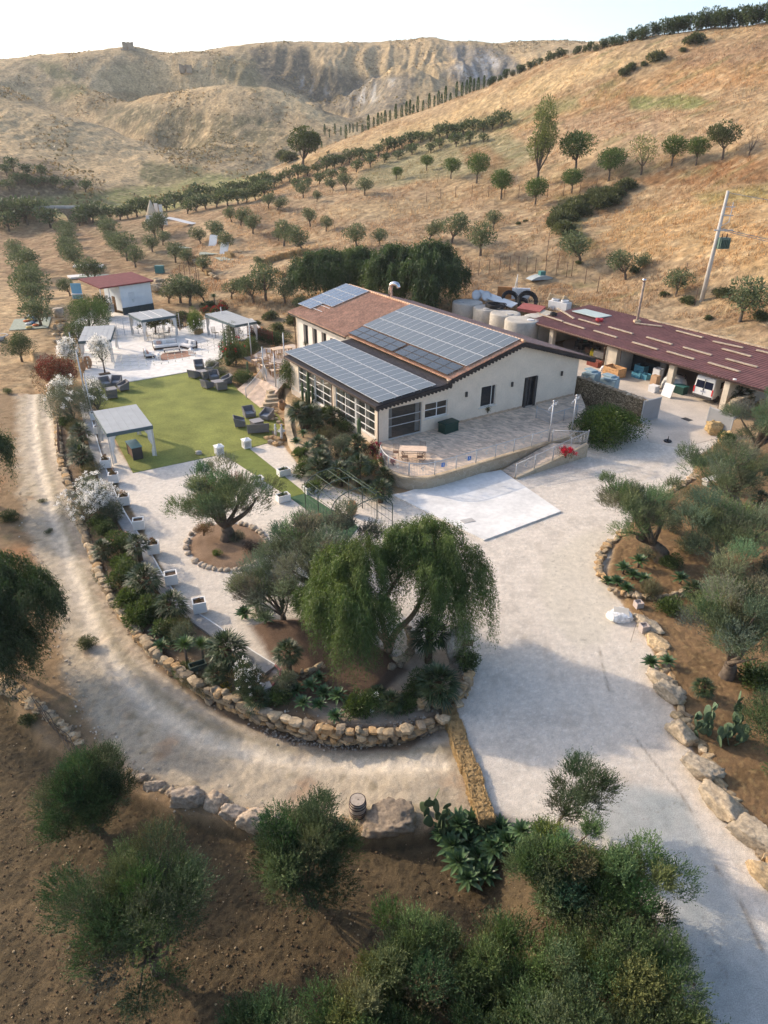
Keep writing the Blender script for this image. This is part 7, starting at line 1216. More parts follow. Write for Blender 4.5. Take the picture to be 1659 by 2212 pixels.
# standard oleander in a square bed on the plaza
o = shrub('flowering_tree', 760, 1.25, 2.7, 2600, .14, .04, SG, 120, fsz=.09, stemh=1.25, lump=9); o.location = (*at(227, 806, .1), .1); prop(o, 'white-flowering standard oleander in its own bed on the plaza', 'tree'); o = MB().b(-.55, .55, -.35, .35, 0, .06).build('flower_bed', mat('potting_soil', (.09, .06, .04))); o.location = (*at(226, 808, .1), .10); o.rotation_euler = (0, 0, TH); prop(o, 'small square soil bed of the standard oleander', 'bed')
o = urn(192, 795, 1.3, 'big round clay pot at the left edge of the plaza', .1); urn(181, 800, .9, 'smaller clay pot beside the hedge at the plaza left edge', .1)
# clods and fallen stones scattered on the tilled soil
rs = np.random.RandomState(801); it = []
while len(it) < 4200:
    px, py = rs.rand() * 1500, 1500 + 712 * rs.rand(); x, y = at(px, py, -1.3)
    if sdf(np.array([x]), np.array([y]), SOILP)[0] < .1: continue
    s = .03 + .08 * rs.rand() ** 3; it.append((x, y, hz(x, y) + .02, s, s, s * .7, rs.rand() * 6))
rocks('soil_clods', it, 802, 'small clods and pebbles scattered over the tilled soil', None, [(.12, .078, .045), (.15, .10, .058), (.09, .06, .035), (.17, .115, .065), (.34, .26, .16), (.12, .078, .045)], 1, .25, 'stuff')
o = MB()
rs = np.random.RandomState(803)
for k in range(9): px = 60 + 10 * k; py = 1490 + 13 * k; a, b_ = at(px, py, -.6); c_, d_ = at(px + 35 + 10 * rs.rand(), py + 45 + 20 * rs.rand(), -.6); o.tube(spline([(a, b_, -.7), ((a + c_) / 2 + .1 * rs.randn(), (b_ + d_) / 2 + .1 * rs.randn(), -.6 + .1 * rs.rand()), (c_, d_, -.7)], 4), .018, 4)
o = o.build('fallen_branches', bark); prop(o, 'pile of dry cut branches along the tumbled stone wall', 'branches')
# filling shrubs and palms of the crowded borders
fs = [shrub('shrub', 850, .8, 1.0, 2600, .12, .04, GS), shrub('shrub', 851, .7, 1.2, 2400, .11, .03, SG), shrub('shrub', 852, .75, .8, 2400, .13, .05, [(.09, .13, .04), (.06, .09, .03)]), shrub('shrub', 853, .7, .7, 1800, .16, .015, [(.16, .14, .07), (.10, .11, .05)], up=1.2)]
def fill(pts, lab, s0, grp):
    for i, (px, py) in enumerate(pts): x, y, z = gnd(px + 5 * math.sin(i * 4.1), py + 4 * math.sin(i * 2.7), 8); k = (i * 3 + i // 4) % 5; put(fs[k] if k < 4 else pz[0], (x, y, z - .03), rrz(i), s0 * (.8 + .35 * abs(math.sin(i * 1.3))) * (1 if k < 4 else .75), ('green shrub' if k < 4 else 'small fan palm') + lab % ['first', 'second', 'third', 'fourth', 'fifth', 'sixth', 'seventh', 'eighth', 'ninth', 'tenth', 'eleventh', 'twelfth', 'thirteenth', 'fourteenth', 'fifteenth', 'sixteenth', 'seventeenth', 'eighteenth', 'nineteenth', 'twentieth'][i], 'shrub' if k < 4 else 'palm', grp)
fill([(148, 920), (172, 930), (158, 985), (188, 1000), (205, 1030), (182, 1060), (205, 1075), (215, 1140), (240, 1130), (230, 1210), (270, 1225), (268, 1262), (295, 1260), (290, 1310), (325, 1330), (345, 1325), (310, 1345), (355, 1370), (388, 1375), (400, 1395)], ' crowding the left border wall, %s from its far end', 1.15, 'border shrubs along the left wall')
fill([(400, 1460), (425, 1475), (455, 1420), (470, 1470), (455, 1500), (520, 1520), (560, 1535), (600, 1520), (612, 1500), (850, 1540), (880, 1530), (900, 1500), (820, 1510), (780, 1540), (1000, 1440)], ' on the front garden wall, %s from the left', .95, 'shrubs above the front wall')
fill([(640, 900), (655, 880), (675, 910), (690, 935), (710, 950), (735, 965), (700, 1000), (650, 1000 - 10), (725, 985), (755, 1005), (680, 1060), (655, 1030), (800, 1060), (710, 905), (785, 1020)], ' in the palm garden by the veranda, %s in the bed', 1.15, 'shrubs in the palm garden')
fill([(1450, 1225), (1490, 1190), (1440, 1150), (1520, 1130), (1500, 1080), (1560, 1060), (1640, 1100), (1600, 1160), (1650, 1250), (1500, 1300), (1450, 1320), (1620, 1320), (1520, 1500), (1640, 1480), (1560, 960), (1650, 1000)], ' in the right roadside bed, %s from the gnarled olive', 1.1, 'low shrubs of the right bed')
rs = np.random.RandomState(860); it = []
for k in range(900):
    L_ = (LOWP[2:13], TRACKP[1:14])[k % 2]; j = rs.randint(len(L_) - 1); t = rs.rand(); x = L_[j][0] + (L_[j + 1][0] - L_[j][0]) * t + .35 * rs.randn(); y = L_[j][1] + (L_[j + 1][1] - L_[j][1]) * t + .35 * rs.randn(); s = .04 + .10 * rs.rand() ** 2; it.append((x, y, -.8 + s * .2, s, s * .8, s * .6, rs.rand() * 6))
it = [(a, b_, float(h_) + c_[5] * .2, *c_[3:]) for (a, b_, *_), c_, h_ in zip(it, it, height(np.array([q[0] for q in it]), np.array([q[1] for q in it])))]
rocks('loose_stones', it, 861, 'loose pale stones scattered along the edges of the dirt track', None, [(.46, .40, .32), (.36, .30, .23), (.52, .46, .38)], 1, .2, 'stuff')
# ---------------------------------------------------------------- open shed, yard, water tanks, things behind the house
SO = np.array(at(1140, 693, 3.0)); SE = np.array(at(1580, 822, 3.0)); sdv = SE - SO; SLn = float(np.hypot(*sdv)); sdv /= SLn; sang = math.atan2(sdv[1], sdv[0]); SDp = 10.5
shed = empty('shed', (*SO, 0), sang, 'long open-fronted shed with a maroon ribbed roof weighted by planks', 'shed')      # x along the front, y towards the back
def sx_of(px, py, z=0): p = np.array(at(px, py, z)) - SO; return float(p @ sdv), float(p @ np.array([-sdv[1], sdv[0]]))
V, Fq = corr(0, 3.05, -SDp, 3.75, -0.1, SLn + 5.2, .36, .035, 1, 6, .05); V2 = np.stack([V[:, 1], -V[:, 0], V[:, 2]], 1); npmesh('roof', V2, Fq[:, ::-1], mat('maroon_ribbed_metal', (.20, .088, .075), .65, .2, .6, .15, 6, spec=.25, var2=.15, scale2=3), shed)
cream = mat('shed_plaster', (.50, .44, .35), .9, .2, .9, .4, 8); MB().b(0, SLn + 5, SDp - .6, SDp - .3, -.5, 3.45).build('wall', conc, shed); MB().b(SLn - .5, SLn - .2, 1.2, SDp - .6, -.5, 3.05).build('wall', cream, shed); MB().b(.2, .5, .5, SDp - .6, -.5, 2.9).build('wall', cream, shed)
ps = [sx_of(1232, 752)[0], sx_of(1322, 800)[0], sx_of(1428, 848)[0]]
for i, p in enumerate(ps): MB().b(p - (.55 if i == 1 else .3), p + (.9 if i == 1 else .3), .5, 1.0 if i != 1 else 1.1, -.2, 2.95).build('pillar', cream, shed)
MB().b(SLn - .75, SLn - .2, .3, 1.2, -.2, 2.95).build('pillar', cream, shed); MB().b(0, SLn + 5, -.05, .03, 2.82, 2.98).tube([(0, -.1, 2.98), (SLn + 5, -.1, 2.98)], .06).build('gutter', mat('brown_gutter', (.10, .06, .045)), shed)
for p in (.6, ps[1] - .65, SLn - .8): MB().tube([(p, -.1, 2.95), (p, .35, 2.7), (p, .35, 0)], .05).build('downpipe', mat('brown_gutter', (.10, .06, .045)), shed)
MB().b(ps[1] + 1.0, ps[1] + 4.5, 3.0, 3.1, 0, 2.7).build('glass_partition', glass_d, shed); MB().b(ps[1] + .95, ps[1] + 1.05, 1.1, 3.0, 0, 2.7).build('partition', conc, shed)
r = MB()
for k in range(44): r.box((9.5 + k * .6, SDp - .2 + .03 * math.sin(k * 3), 3.78), (.57, .34 + .05 * math.sin(k), .10), rz=.04 * math.sin(k * 5))
r.build('cornice_tiles', stone_t, shed)
# planks on the roof, one object each (positions along the front, depth)
PLk = [((1165,679),(1216,695)),((1205,667),(1240,689)),((1218,697),(1263,711)),((1250,690),(1296,703)),((1283,715),(1333,730)),((1315,707),(1367,722)),((1366,740),(1421,756)),((1397,729),(1452,745)),((1441,760),(1500,777)),((1476,751),(1537,768)),((1530,784),(1598,804)),((1560,754),(1623,771)),((1568,776),(1636,794)),((1372,699),(1430,706)),((1461,715),(1518,730)),((1540,738),(1605,752)),((1634,757),(1680,768))]
for i, (a, b_) in enumerate(PLk):
    def rp(q):
        z = 3.2
        for _ in range(4): u_, v_ = sx_of(*q, z); z = 3.10 + .0667 * v_
        return Vector((*(SO + sdv * u_ + np.array([-sdv[1], sdv[0]]) * v_), z + .06))
    p, q = rp(a), rp(b_); o = MB().bar(p, q, .26, .12).build('roof_plank', pale_wood, None, .015); prop(o, 'weathered plank weighting the maroon roof, %s from its left end' % ['first', 'second', 'third', 'fourth', 'fifth', 'sixth', 'seventh', 'eighth', 'ninth', 'tenth', 'lowest right', 'eleventh', 'twelfth', 'first along the back edge', 'second along the back edge', 'third along the back edge', 'fourth along the back edge'][i], 'plank', 'planks on the shed roof')
def on_roof(px, py): 
    z = 3.2
    for _ in range(4): u_, v_ = sx_of(px, py, z); z = 3.12 + .0667 * v_
    return (*(SO + sdv * u_ + np.array([-sdv[1], sdv[0]]) * v_), z)
def coil(pos, R_, r_, n, m, lab, tilt=(0, 0, 0), w_=.05, nm='hose_coil', cat='hose'):
    mb = MB()
    for k in range(n): a = k * 1.7; rr = R_ * (.72 + .28 * ((k * 37) % 11) / 11); mb.tube([(rr * math.cos(t) + .05 * math.cos(a), rr * math.sin(t) + .05 * math.sin(a), r_ * (k / n) * 2.2 + .03 * math.sin(3 * t + a)) for t in np.linspace(0, 2 * math.pi, 22)], w_, 5)
    o = mb.build(nm, m); o.location = pos; o.rotation_euler = tilt; return prop(o, lab, cat)
coil(on_roof(1295, 693), .42, .12, 6, mat('red_hose', (.48, .05, .06), .5, .1, 3), 'coiled red hose on the maroon shed roof'); coil(on_roof(1196, 681), .42, .15, 7, black_r, 'small black hose coil at the left end of the shed roof')
x, y, z = on_roof(1278, 678); o = MB().box((0, 0, .06), (4.2, 2.3, .08)).build('panel_sheet', mat('pale_green_sheet', (.42, .50, .48), .5, .06, 2)); o.location = (x, y, z); o.rotation_euler = (0, 0, sang); prop(o, 'pale blue-green sheet lying on the back of the shed roof', 'sheet')
x, y, z = on_roof(1376, 694); r = empty('chimney_pipe', (x, y, 1.5), 0, 'tall thin rusty chimney pipe at the back of the shed', 'chimney'); MB().tube([(0, 0, 0), (0, 0, 6.6)], .14, 8).build('pipe', mat('stained_pipe', (.30, .23, .18), .7, .4, 3), r); MB().lathe([(.2, 6.6), (.2, 6.95)], 10).build('cowl', chrome, r); MB().b(-.35, .35, -.3, .3, 1.2, 2.35).build('base', stone_t, r)
x, y, z = on_roof(1583, 822); o = MB().lathe([(.07, 0), (.08, .06), (.08, .3), (.03, .32)], 10).build('security_camera', white_p); o.location = (x, y, z + .12); o.rotation_euler = (0, 1.4, sang); prop(o, 'small white camera on the shed roof corner', 'camera')
# yard objects
def yard(px, py, z=.02): return (*at(px, py, z), z)
vx, vy, _ = yard(1513, 868); van = empty('camper_van', (vx, vy, .02), sang + math.radians(3), 'white camper van parked nose-in under the shed, tail lights facing the yard', 'van')
vp = mat('van_white', (.66, .66, .65), .3, .04, 1, spec=.6); W_, L_, Hh = 2.05, 5.6, 2.45; prof = [(0, .45), (0, 1.25), (.10, Hh - .15), (.25, Hh), (L_ - 1.6, Hh), (L_ - 1.0, Hh - .35), (L_ - .45, 1.25), (L_, 1.05), (L_, .45)]; mb = MB(); n_ = len(prof)
mb.add([(-W_ / 2 * (1 if z_ < 1.5 else .93), a, z_) for a, z_ in prof] + [(W_ / 2 * (1 if z_ < 1.5 else .93), a, z_) for a, z_ in prof], [tuple(range(n_ - 1, -1, -1)), tuple(range(n_, 2 * n_))] + [(i, (i + 1) % n_, n_ + (i + 1) % n_, n_ + i) for i in range(n_)]); mb.build('body', vp, van, .07)
gk = glassmat('van_glass', (.012, .015, .03), .0)
for s in (-1, 1):
    MB().quad((s * .04, -.012 + .045, 1.33), (s * .88, .035 - .0, 1.33), (s * .84, .085, 2.02), (s * .04, .085, 2.02), .03 * s).build('rear_window', gk, van)
    MB().b(min(s * .88, s * 1.0), max(s * .88, s * 1.0), -.04, .06, .80, 1.40).build('tail_light', mat('red_lens', (.55, .02, .02), .3, .05, 3, spec=.7), van)
    MB().b(s * 1.0 - .02 if s > 0 else -1.03, s * 1.0 + .03 if s > 0 else -.98, 1.1, 1.9, 1.35, 1.95).build('side_window', gk, van)
    for q in (1.0, 4.5): w2 = MB(); w2.M = Matrix.Translation((s * .92, q, .36)) @ Matrix.Rotation(math.pi / 2, 4, 'Y'); w2.lathe([(.2, -.12), (.34, -.11), (.36, 0), (.34, .11), (.2, .12)], 18); wh_ = w2.build('wheel', black_r, van); w3 = MB(); w3.M = w2.M; w3.lathe([(.2, -.13), (.2, .13)], 12); w3.build('rim', chrome, wh_)
MB().b(-.98, .98, -.12, .02, .38, .66).build('bumper', dark_fr, van, .03); MB().b(-.28, .28, -.03, .0, .95, 1.12).build('number_plate', mat('plate_white', (.6, .62, .66), .5, .03, 3), van); MB().b(-.02, .02, -.015, .03, .68, 2.25).b(-.06, .06, -.04, 0, 1.12, 1.3).build('door_seam', dark_fr, van)
lt = MB()
for k in range(7): lt.b(-.22 + k * .065, -.18 + k * .065, -.036, -.03, .99, 1.08)
lt.build('plate_lettering', mat('plate_ink', (.05, .06, .12), .6, .1, 3), van)
def crate(px, py, z, W_, D_, H_, m, lab, rz=0.0, cat='crate', slats=True, lid=None):
    r = empty('crate' if cat == 'crate' else 'storage_box', (*at(px, py, z), z), sang + rz, lab, cat); mb = MB(); t = .03
    if slats:
        for k in range(4):
            h0 = H_ * k / 4 + .02; mb.b(-W_ / 2, W_ / 2, -D_ / 2, -D_ / 2 + t, h0, h0 + H_ / 4 - .03).b(-W_ / 2, W_ / 2, D_ / 2 - t, D_ / 2, h0, h0 + H_ / 4 - .03).b(-W_ / 2, -W_ / 2 + t, -D_ / 2 + t, D_ / 2 - t, h0, h0 + H_ / 4 - .03).b(W_ / 2 - t, W_ / 2, -D_ / 2 + t, D_ / 2 - t, h0, h0 + H_ / 4 - .03)
    else: mb.b(-W_ / 2, W_ / 2, -D_ / 2, D_ / 2, 0, H_)
    mb.build('sides', m, r); b2 = MB().b(-W_ / 2 + t, W_ / 2 - t, -D_ / 2 + t, D_ / 2 - t, .02, .06)
    for sx_ in (-1, 1):
        for sy_ in (-1, 1): b2.b(sx_ * (W_ / 2 - .06) - .035, sx_ * (W_ / 2 - .06) + .035, sy_ * (D_ / 2 - .06) - .035, sy_ * (D_ / 2 - .06) + .035, 0, H_ + (.02 if not lid else 0))
    b2.build('base', m, r)
    if lid: MB().b(-W_ / 2 - .02, W_ / 2 + .02, -D_ / 2 - .02, D_ / 2 + .02, H_, H_ + .06).build('lid', lid, r)
    return r
pine = mat('new_pine', (.52, .30, .14), .8, .2, 4, .5, 20); bluep = mat('blue_plastic', (.10, .30, .40), .5, .1, 3); wplas = mat('white_plastic', (.62, .62, .62), .45, .05, 3); tealp = mat('teal_plastic', (.05, .17, .16), .5, .1, 3)
crate(1326, 812, .02, 2.0, 1.3, 1.0, pine, 'big open pine crate at the second shed pillar'); crate(1378, 815, .02, 1.1, .9, .55, bluep, 'blue plastic crate on the yard between the pillars, lower left one'); crate(1392, 818, .02, 1.0, .8, .55, bluep, 'blue plastic crate, lower right one of the stack'); crate(1384, 809, .02, 1.2, 1.0, 1.05, bluep, 'taller blue crate behind the two low ones')
crate(1411, 846, .02, .8, .7, .6, wplas, 'white box at the foot of the third pillar, lowest', cat='box', slats=False, lid=white_p); crate(1412, 838, .02, .7, .6, 1.3, mat('brown_card', (.42, .27, .16), .9, .1, 3), 'brown carton behind the lowest white box', cat='box', slats=False); crate(1417, 828, .02, .8, .7, 1.6, wplas, 'tall white plastic crate stack left of the third pillar', cat='box', slats=True); crate(1422, 812, .02, .9, .8, 2.0, wplas, 'white shelf box behind the third pillar', cat='box', slats=False, lid=wplas); crate(1468, 849, .02, 1.2, .8, .75, mat('dark_green_plastic', (.012, .042, .032)), 'dark green bin between the dome and the van', cat='bin', slats=False, lid=tealp)
crate(1285, 790, .02, 1.6, 1.0, .6, mat('red_metal', (.20, .05, .035), .6, .2, 3), 'rust red metal tub just beyond the eave of the house', cat='tub')
o = MB().lathe([(1.25, 0), (1.25, .35), (1.1, .85), (.75, 1.2), (.2, 1.35), (.02, 1.36)], 20).build('storage_dome', mat('grey_white_dome', (.50, .51, .50), .6, .08, 2)); o.location = yard(1455, 838); prop(o, 'grey-white rounded tub cover under the shed', 'cover')
o = MB().box((0, 0, .65), (1.1, .08, 1.3), rot=Matrix.Rotation(-.3, 3, 'X')).build('white_board', white_p); o.location = yard(1440, 857); o.rotation_euler = (0, 0, sang); prop(o, 'white board leaning against the third shed pillar', 'board')
for (px, py, s, lb) in ((1302, 805, .65, 'white sack on the yard left of the pine crate'),): V, Fc = rockgeo(np.random.RandomState(3), (1.1 * s, .9 * s, 1.1 * s), 3, .3, 1, .1); o = npmesh('sack', V, Fc, wplas, None, None, True); x, y, z = yard(px, py); o.location = (x, y, .38); prop(o, lb, 'sack')
rs = np.random.RandomState(900)
JB = [(1250, 745), (1262, 752), (1272, 760), (1258, 738), (1284, 765), (1296, 770), (1275, 745), (1290, 755), (1345, 770), (1356, 775), (1402, 790), (1412, 795), (1450, 815), (1470, 820)]
for i, (px, py) in enumerate(JB):
    s = .4 + .5 * rs.rand(); m_ = [dark_fr, black_r, rust, tealp, mat('yellow_plastic', (.6, .5, .04), .5, .1, 3), conc, dark_fr][i % 7]; mb = MB(); mb.b(-s, s, -s * .5, s * .5, .3, .3 + s); mb.tube([(-s, 0, .3), (-s * 1.1, 0, 1.2 * s + .5)], .05, 5)
    for sx_ in (-1, 1):
        for sy_ in (-1, 1): mb.bar((sx_ * s * .8, sy_ * s * .4, 0), (sx_ * s * .7, sy_ * s * .4, .35), .06)
    o = mb.build('farm_machine', m_, None, .03); p = np.array(at(px, py, .4)); o.location = (*p, .0); o.rotation_euler = (0, 0, rs.rand() * 3); prop(o, 'stored farm implement in the shade of the shed, number %s from the left' % ['first', 'second', 'third', 'fourth', 'fifth', 'sixth', 'seventh', 'eighth', 'ninth', 'tenth', 'eleventh', 'twelfth', 'thirteenth', 'fourteenth'][i].replace('number ', ''), 'farm tool', 'things stored in the dark shed'); o['label'] = o['label'].replace('number ', '')
# pallet stacks beyond the wall and the dry stone wall with its two gate leaves
wl_ = [at(1243, 858, .3), at(1385, 908, .1)]; r = empty('stone_wall', (0, 0, 0), 0, 'straight dry stone wall between the house corner and the yard gate', 'wall'); ribbon(MB(), [wl_[0], ((wl_[0][0] + wl_[1][0]) / 2, (wl_[0][1] + wl_[1][1]) / 2), wl_[1]], .6, -.4, [2.35, 2.2, 2.0]).build('wall', drywall, r)
rs = np.random.RandomState(91); it = [(wl_[0][0] + (wl_[1][0] - wl_[0][0]) * t + .12 * rs.randn(), wl_[0][1] + (wl_[1][1] - wl_[0][1]) * t + .12 * rs.randn(), 2.38 - .36 * t, .35 + .3 * rs.rand(), .3, .14, rs.rand() * 3) for t in np.linspace(0, 1, 60)]; rocks('capstones', it, 92, None, None, [(.36, .28, .19), (.42, .36, .27), (.30, .22, .14)], 1, .15, parent=r)
for i, (a, b_, lb) in enumerate([((1383, 914), (1402, 909), 'left leaf of the grey metal gate, swung open beside the stone wall'), ((1523, 927), (1566, 944), 'right leaf of the grey metal gate, swung open by the palm')]):
    p, q = at(*a, .02), at(*b_, .02); r = empty('gate_leaf', (*p, .05), math.atan2(q[1] - p[1], q[0] - p[0]), lb, 'gate', 'grey yard gate leaves'); L_ = math.dist(p, q) * (1.9 if i == 0 else 1.15); mb = MB().b(0, L_, -.02, .02, .08, 1.95); mb.build('sheet', mat('gate_grey', (.27, .275, .28), .5, .08, 1, .1, 6, spec=.5), r); MB().b(-.06, 0, -.04, .04, 0, 2.05).b(L_, L_ + .06, -.04, .04, 0, 2.05).b(0, L_, -.035, .035, 1.95, 2.02).b(0, L_, -.035, .035, .0, .07).build('gate_frame', grey_metal, r)
for i, (px, py) in enumerate([(1275, 826), (1315, 838)]): o = MB().box((0, 0, .6), (1.6, 1.1, 1.9), rz=.1).box((.1, 0, 1.6), (1.3, 1.2, .25), rz=.3).box((-.2, .1, 1.8), (1.2, .8, .2), rz=-.2).build('covered_stack', mat('blue_grey_tarp', (.25, .34, .38), .7, .1, 2, .8, 5), None, .05); o.location = (*at(px, py, .6), 0.0); o.rotation_euler = (0, 0, .2 * i + sang); prop(o, 'stack under blue-grey sheeting behind the dry stone wall, ' + ('nearer the house' if i == 0 else 'middle one'), 'stack')
drystone([tuple(np.array(at(1576, 900, .1)) + np.array([0, 0])), at(1625, 880, .1)], 0, 1.5, .28, 571, 'ragged stone pier beside the shed corner', .7, .5, [(.40, .32, .22), (.33, .27, .19)])
o = MB().lathe([(.3, 0), (.34, .06), (.3, .12), (.2, .05)], 14).lathe([(.05, .05), (.02, .5)], 5).build('drain_ring', black_r); o.location = yard(1442, 962 - 8); prop(o, 'dark iron drain cover with a weed at the yard entrance', 'drain'); o = MB().b(-.4, .4, -.3, .3, 0, .02).build('drain_grate', dark_fr); o.location = yard(1484, 906); o.rotation_euler = (0, 0, sang); prop(o, 'square drain grate in the sunlit yard concrete', 'drain')
# water tanks
tank_m = mat('tank_concrete', (.43, .40, .35), .9, .2, .8, .4, 8, var2=.08, scale2=5); TKs = [(1010, 652, 2.0, 'farthest'), (1055, 664, 1.9, 'second farthest'), (1092, 676, 1.9, 'second nearest'), (1128, 690, 2.05, 'nearest'), (1165, 684, 1.9, 'backmost')]; tops = []
for i, (px, py, R_, lb) in enumerate(TKs):
    x, y = at(px, py, 3.1); r = empty('water_tank', (x, y, 0), i * .7, 'round concrete water tank behind the house ridge, the %s one' % lb, 'tank', 'concrete water tanks behind the house'); MB().lathe([(R_, -.5), (R_, 3.0), (R_ - .06, 3.1), (R_ - .4, 3.12)], 28).build('body', tank_m, r); MB().lathe([(.42, 3.12), (.42, 3.22)], 14, (-.9, -.5, 0)).build('hatch', conc if i < 3 else wplas, r); tops.append((x, y))
coil((tops[1][0] + .9, tops[1][1] - .2, 3.15), 1.35, .22, 10, black_r, 'wide coil of black pipe lying on the water tanks', w_=.055)
# junk heap behind the tanks
def back(px, py, z): return (*at(px, py, z), z)
gz_ = hz(*at(1120, 640, 2))
o = MB().box((0, 0, 0), (7.2, 1.2, .12)).build('roof_sheet', mat('pale_sheet', (.52, .56, .58), .5, .08, 1)); o.location = back(1070, 645, 3.45); o.rotation_euler = (.35, .08, -.95); prop(o, 'long pale corrugated sheet lying slantwise across the tanks', 'sheet')
coil(back(1100, 648, 3.3), 1.15, .25, 12, black_r, 'upright coil of black pipe on the heap, left one', (1.0, .1, .1), .05); coil(back(1138, 652, 3.3), 1.35, .3, 14, black_r, 'upright coil of black pipe on the heap, right one', (1.0, .1, -.1), .055); coil(back(1128, 657, 3.2), .6, .3, 9, black_r, 'smaller black coil inside the right one', (1.0, 0, -.1), .06)
for i, (px, py, z, c_, d_, rt_, lb) in enumerate([(1092, 632, 3.6, (.50, .22, .08), (2.2, .2, 1.6), (.2, 0, -.2), 'orange panel behind the black pipe coils'), (1125, 634, 3.6, (.66, .68, .72), (2.4, .2, 1.5), (.2, 0, -.1), 'white panel behind the black pipe coils'), (1148, 665, 3.2, (.36, .11, .09), (3.0, 2.4, .2), (.1, .05, -.5), 'stack of dark red roof sheets on the heap'), (1165, 672, 3.0, (.52, .45, .34), (4.2, 1.6, .16), (.06, .1, -.7), 'pile of pale boards under the red sheets')]): o = MB().box((0, 0, 0), d_).box((.1, 0, -d_[2] if d_[2] < .5 else 0), (d_[0] * .95, d_[1] * 1.05, d_[2] * .6)).build('scrap_panel', mat('scrap%s' % ['_orange', '_white', '_red', '_board'][i], c_, .7, .15, 2)); o.location = back(px, py, z); o.rotation_euler = rt_; prop(o, lb, 'panel')
for i, (px, py) in enumerate([(1029, 638), (1050, 640)]): r = empty('satellite_dish', back(px, py, 3.6), .2, ['round white satellite dish on the farthest tanks, left', 'second paler satellite dish beside the slanting sheet'][i], 'dish'); q = MB(); q.M = Matrix.Rotation(1.25, 4, 'X'); q.lathe([(.02, .0), (.35, .04), (.68, .16), (.70, .17), (.36, .06), (.02, .03)], 20); q.build('dish', wplas, r); MB().tube([(0, .1, -.05), (0, .2, -.7)], .03).build('mount', grey_metal, r)
r = empty('pallet_stack', back(1205, 657, 3.0), sang + .1, 'leaning stack of pale pallets behind the white machine', 'pallets')
for k in range(6): m_ = MB(); m_.M = Matrix.Rotation(-.5, 4, 'X'); [m_.b(-1.3, 1.3, -1.0 + j * .33, -.78 + j * .33, k * .17, k * .17 + .03) for j in range(7)]; m_.b(-1.2, -1.1, -1, 1.2, k * .17 + .03, k * .17 + .14).b(1.1, 1.2, -1, 1.2, k * .17 + .03, k * .17 + .14); m_.build('pallet', mat('pallet_wood', (.55, .44, .30), .85, .2, 3), r)
x, y, z = back(1208, 668, 2.6); r = empty('cooling_unit', (x, y, 1.9), sang + .2, 'white cooling unit with two round fans on its top', 'machine'); MB().b(-1.4, 1.4, -.6, .6, 0, 1.7).build('body', wplas, r, .04)
for s in (-1, 1): MB().lathe([(.5, 1.7), (.52, 1.95), (.40, 1.96), (.38, 1.8)], 16, (s * .7, 0, 0)).build('fan', wplas, r)
x, y = at(1168, 602, 6.5); p = gnd(1168, 603); r = empty('skylight_dome', p, .3, 'grey curved hatch with a small box on the slope behind the tanks', 'hatch'); MB().add([(a, b_, max(0, .55 * (1 - (a / 2.0) ** 2))) for a in np.linspace(-2, 2, 9) for b_ in (-.9, .9)], [(2 * i, 2 * i + 2, 2 * i + 3, 2 * i + 1) for i in range(8)] + [tuple(range(0, 18, 2))[::-1], tuple(range(1, 18, 2))], False).build('shell', mat('blue_grey_metal', (.33, .37, .38), .6, .1, 2), r); MB().b(-.3, .5, -.4, .4, .4, 1.1).build('box', tealp, r)
r = empty('step_ladder', back(1115, 640, 3.4), .3, 'white step ladder standing behind the pipe coils', 'ladder'); mb = MB().bar((-.5, 0, 0), (0, .1, 2.8), .07).bar((.3, .6, 0), (0, .1, 2.8), .07)
for k in range(5): mb.bar((-.45 + .09 * k, 0, .3 + .5 * k), (-.1 + .02 * k, .45 - .07 * k, .3 + .5 * k), .05)
mb.build('frame', white_p, r)
# utility pole with transformer and its wires
x, y, z = gnd(1515, 650); a, fw, dn = ray(1573, 412); t = y / fw; zt = CH + dn * t; r = empty('utility_pole', (x, y, z), 0, 'tall concrete utility pole with a green transformer on the slope', 'utility pole'); Hp = zt - z; lean = a * t - x
pc = mat('pole_concrete', (.50, .47, .43), .9, .12, 1.2, .2, 6); MB().tube([(0, 0, -1), (lean, 0, Hp)], [.30, .18], 8).build('pole', pc, r); P1 = Vector((lean * .66, 0, Hp * .66))
MB().box(tuple(P1 + Vector((.5, -.2, 0))), (2.2, .14, .14)).tube([tuple(P1 + Vector((0, -.2, .4))), tuple(P1 + Vector((.9, -.2, .9))), tuple(P1 + Vector((.9, -.2, 3.0)))], .05).box(tuple(P1 + Vector((.6, -.2, 1.6))), (1.3, .1, .1)).box(tuple(P1 + Vector((.6, -.2, 2.5))), (1.2, .1, .1)).build('bracket', grey_metal, r)
tb = MB().box(tuple(P1 + Vector((.75, -.3, -1.4))), (1.3, .8, 1.2))
for k in range(6): tb.box(tuple(P1 + Vector((.25 + .2 * k, -.78, -1.4))), (.04, .16, .9))
tb.build('transformer', mat('transformer_green', (.10, .16, .13), .5, .1, 3), r, .03); MB().lathe([(.06, 0), (.09, .1), (.05, .2), (.09, .3), (.03, .45)], 7, tuple(P1 + Vector((.45, -.3, -.8)))).lathe([(.06, 0), (.09, .1), (.05, .2), (.09, .3), (.03, .45)], 7, tuple(P1 + Vector((1.0, -.3, -.8)))).build('insulator', mat('brown_porcelain', (.12, .06, .04), .3, .1, 3), r)
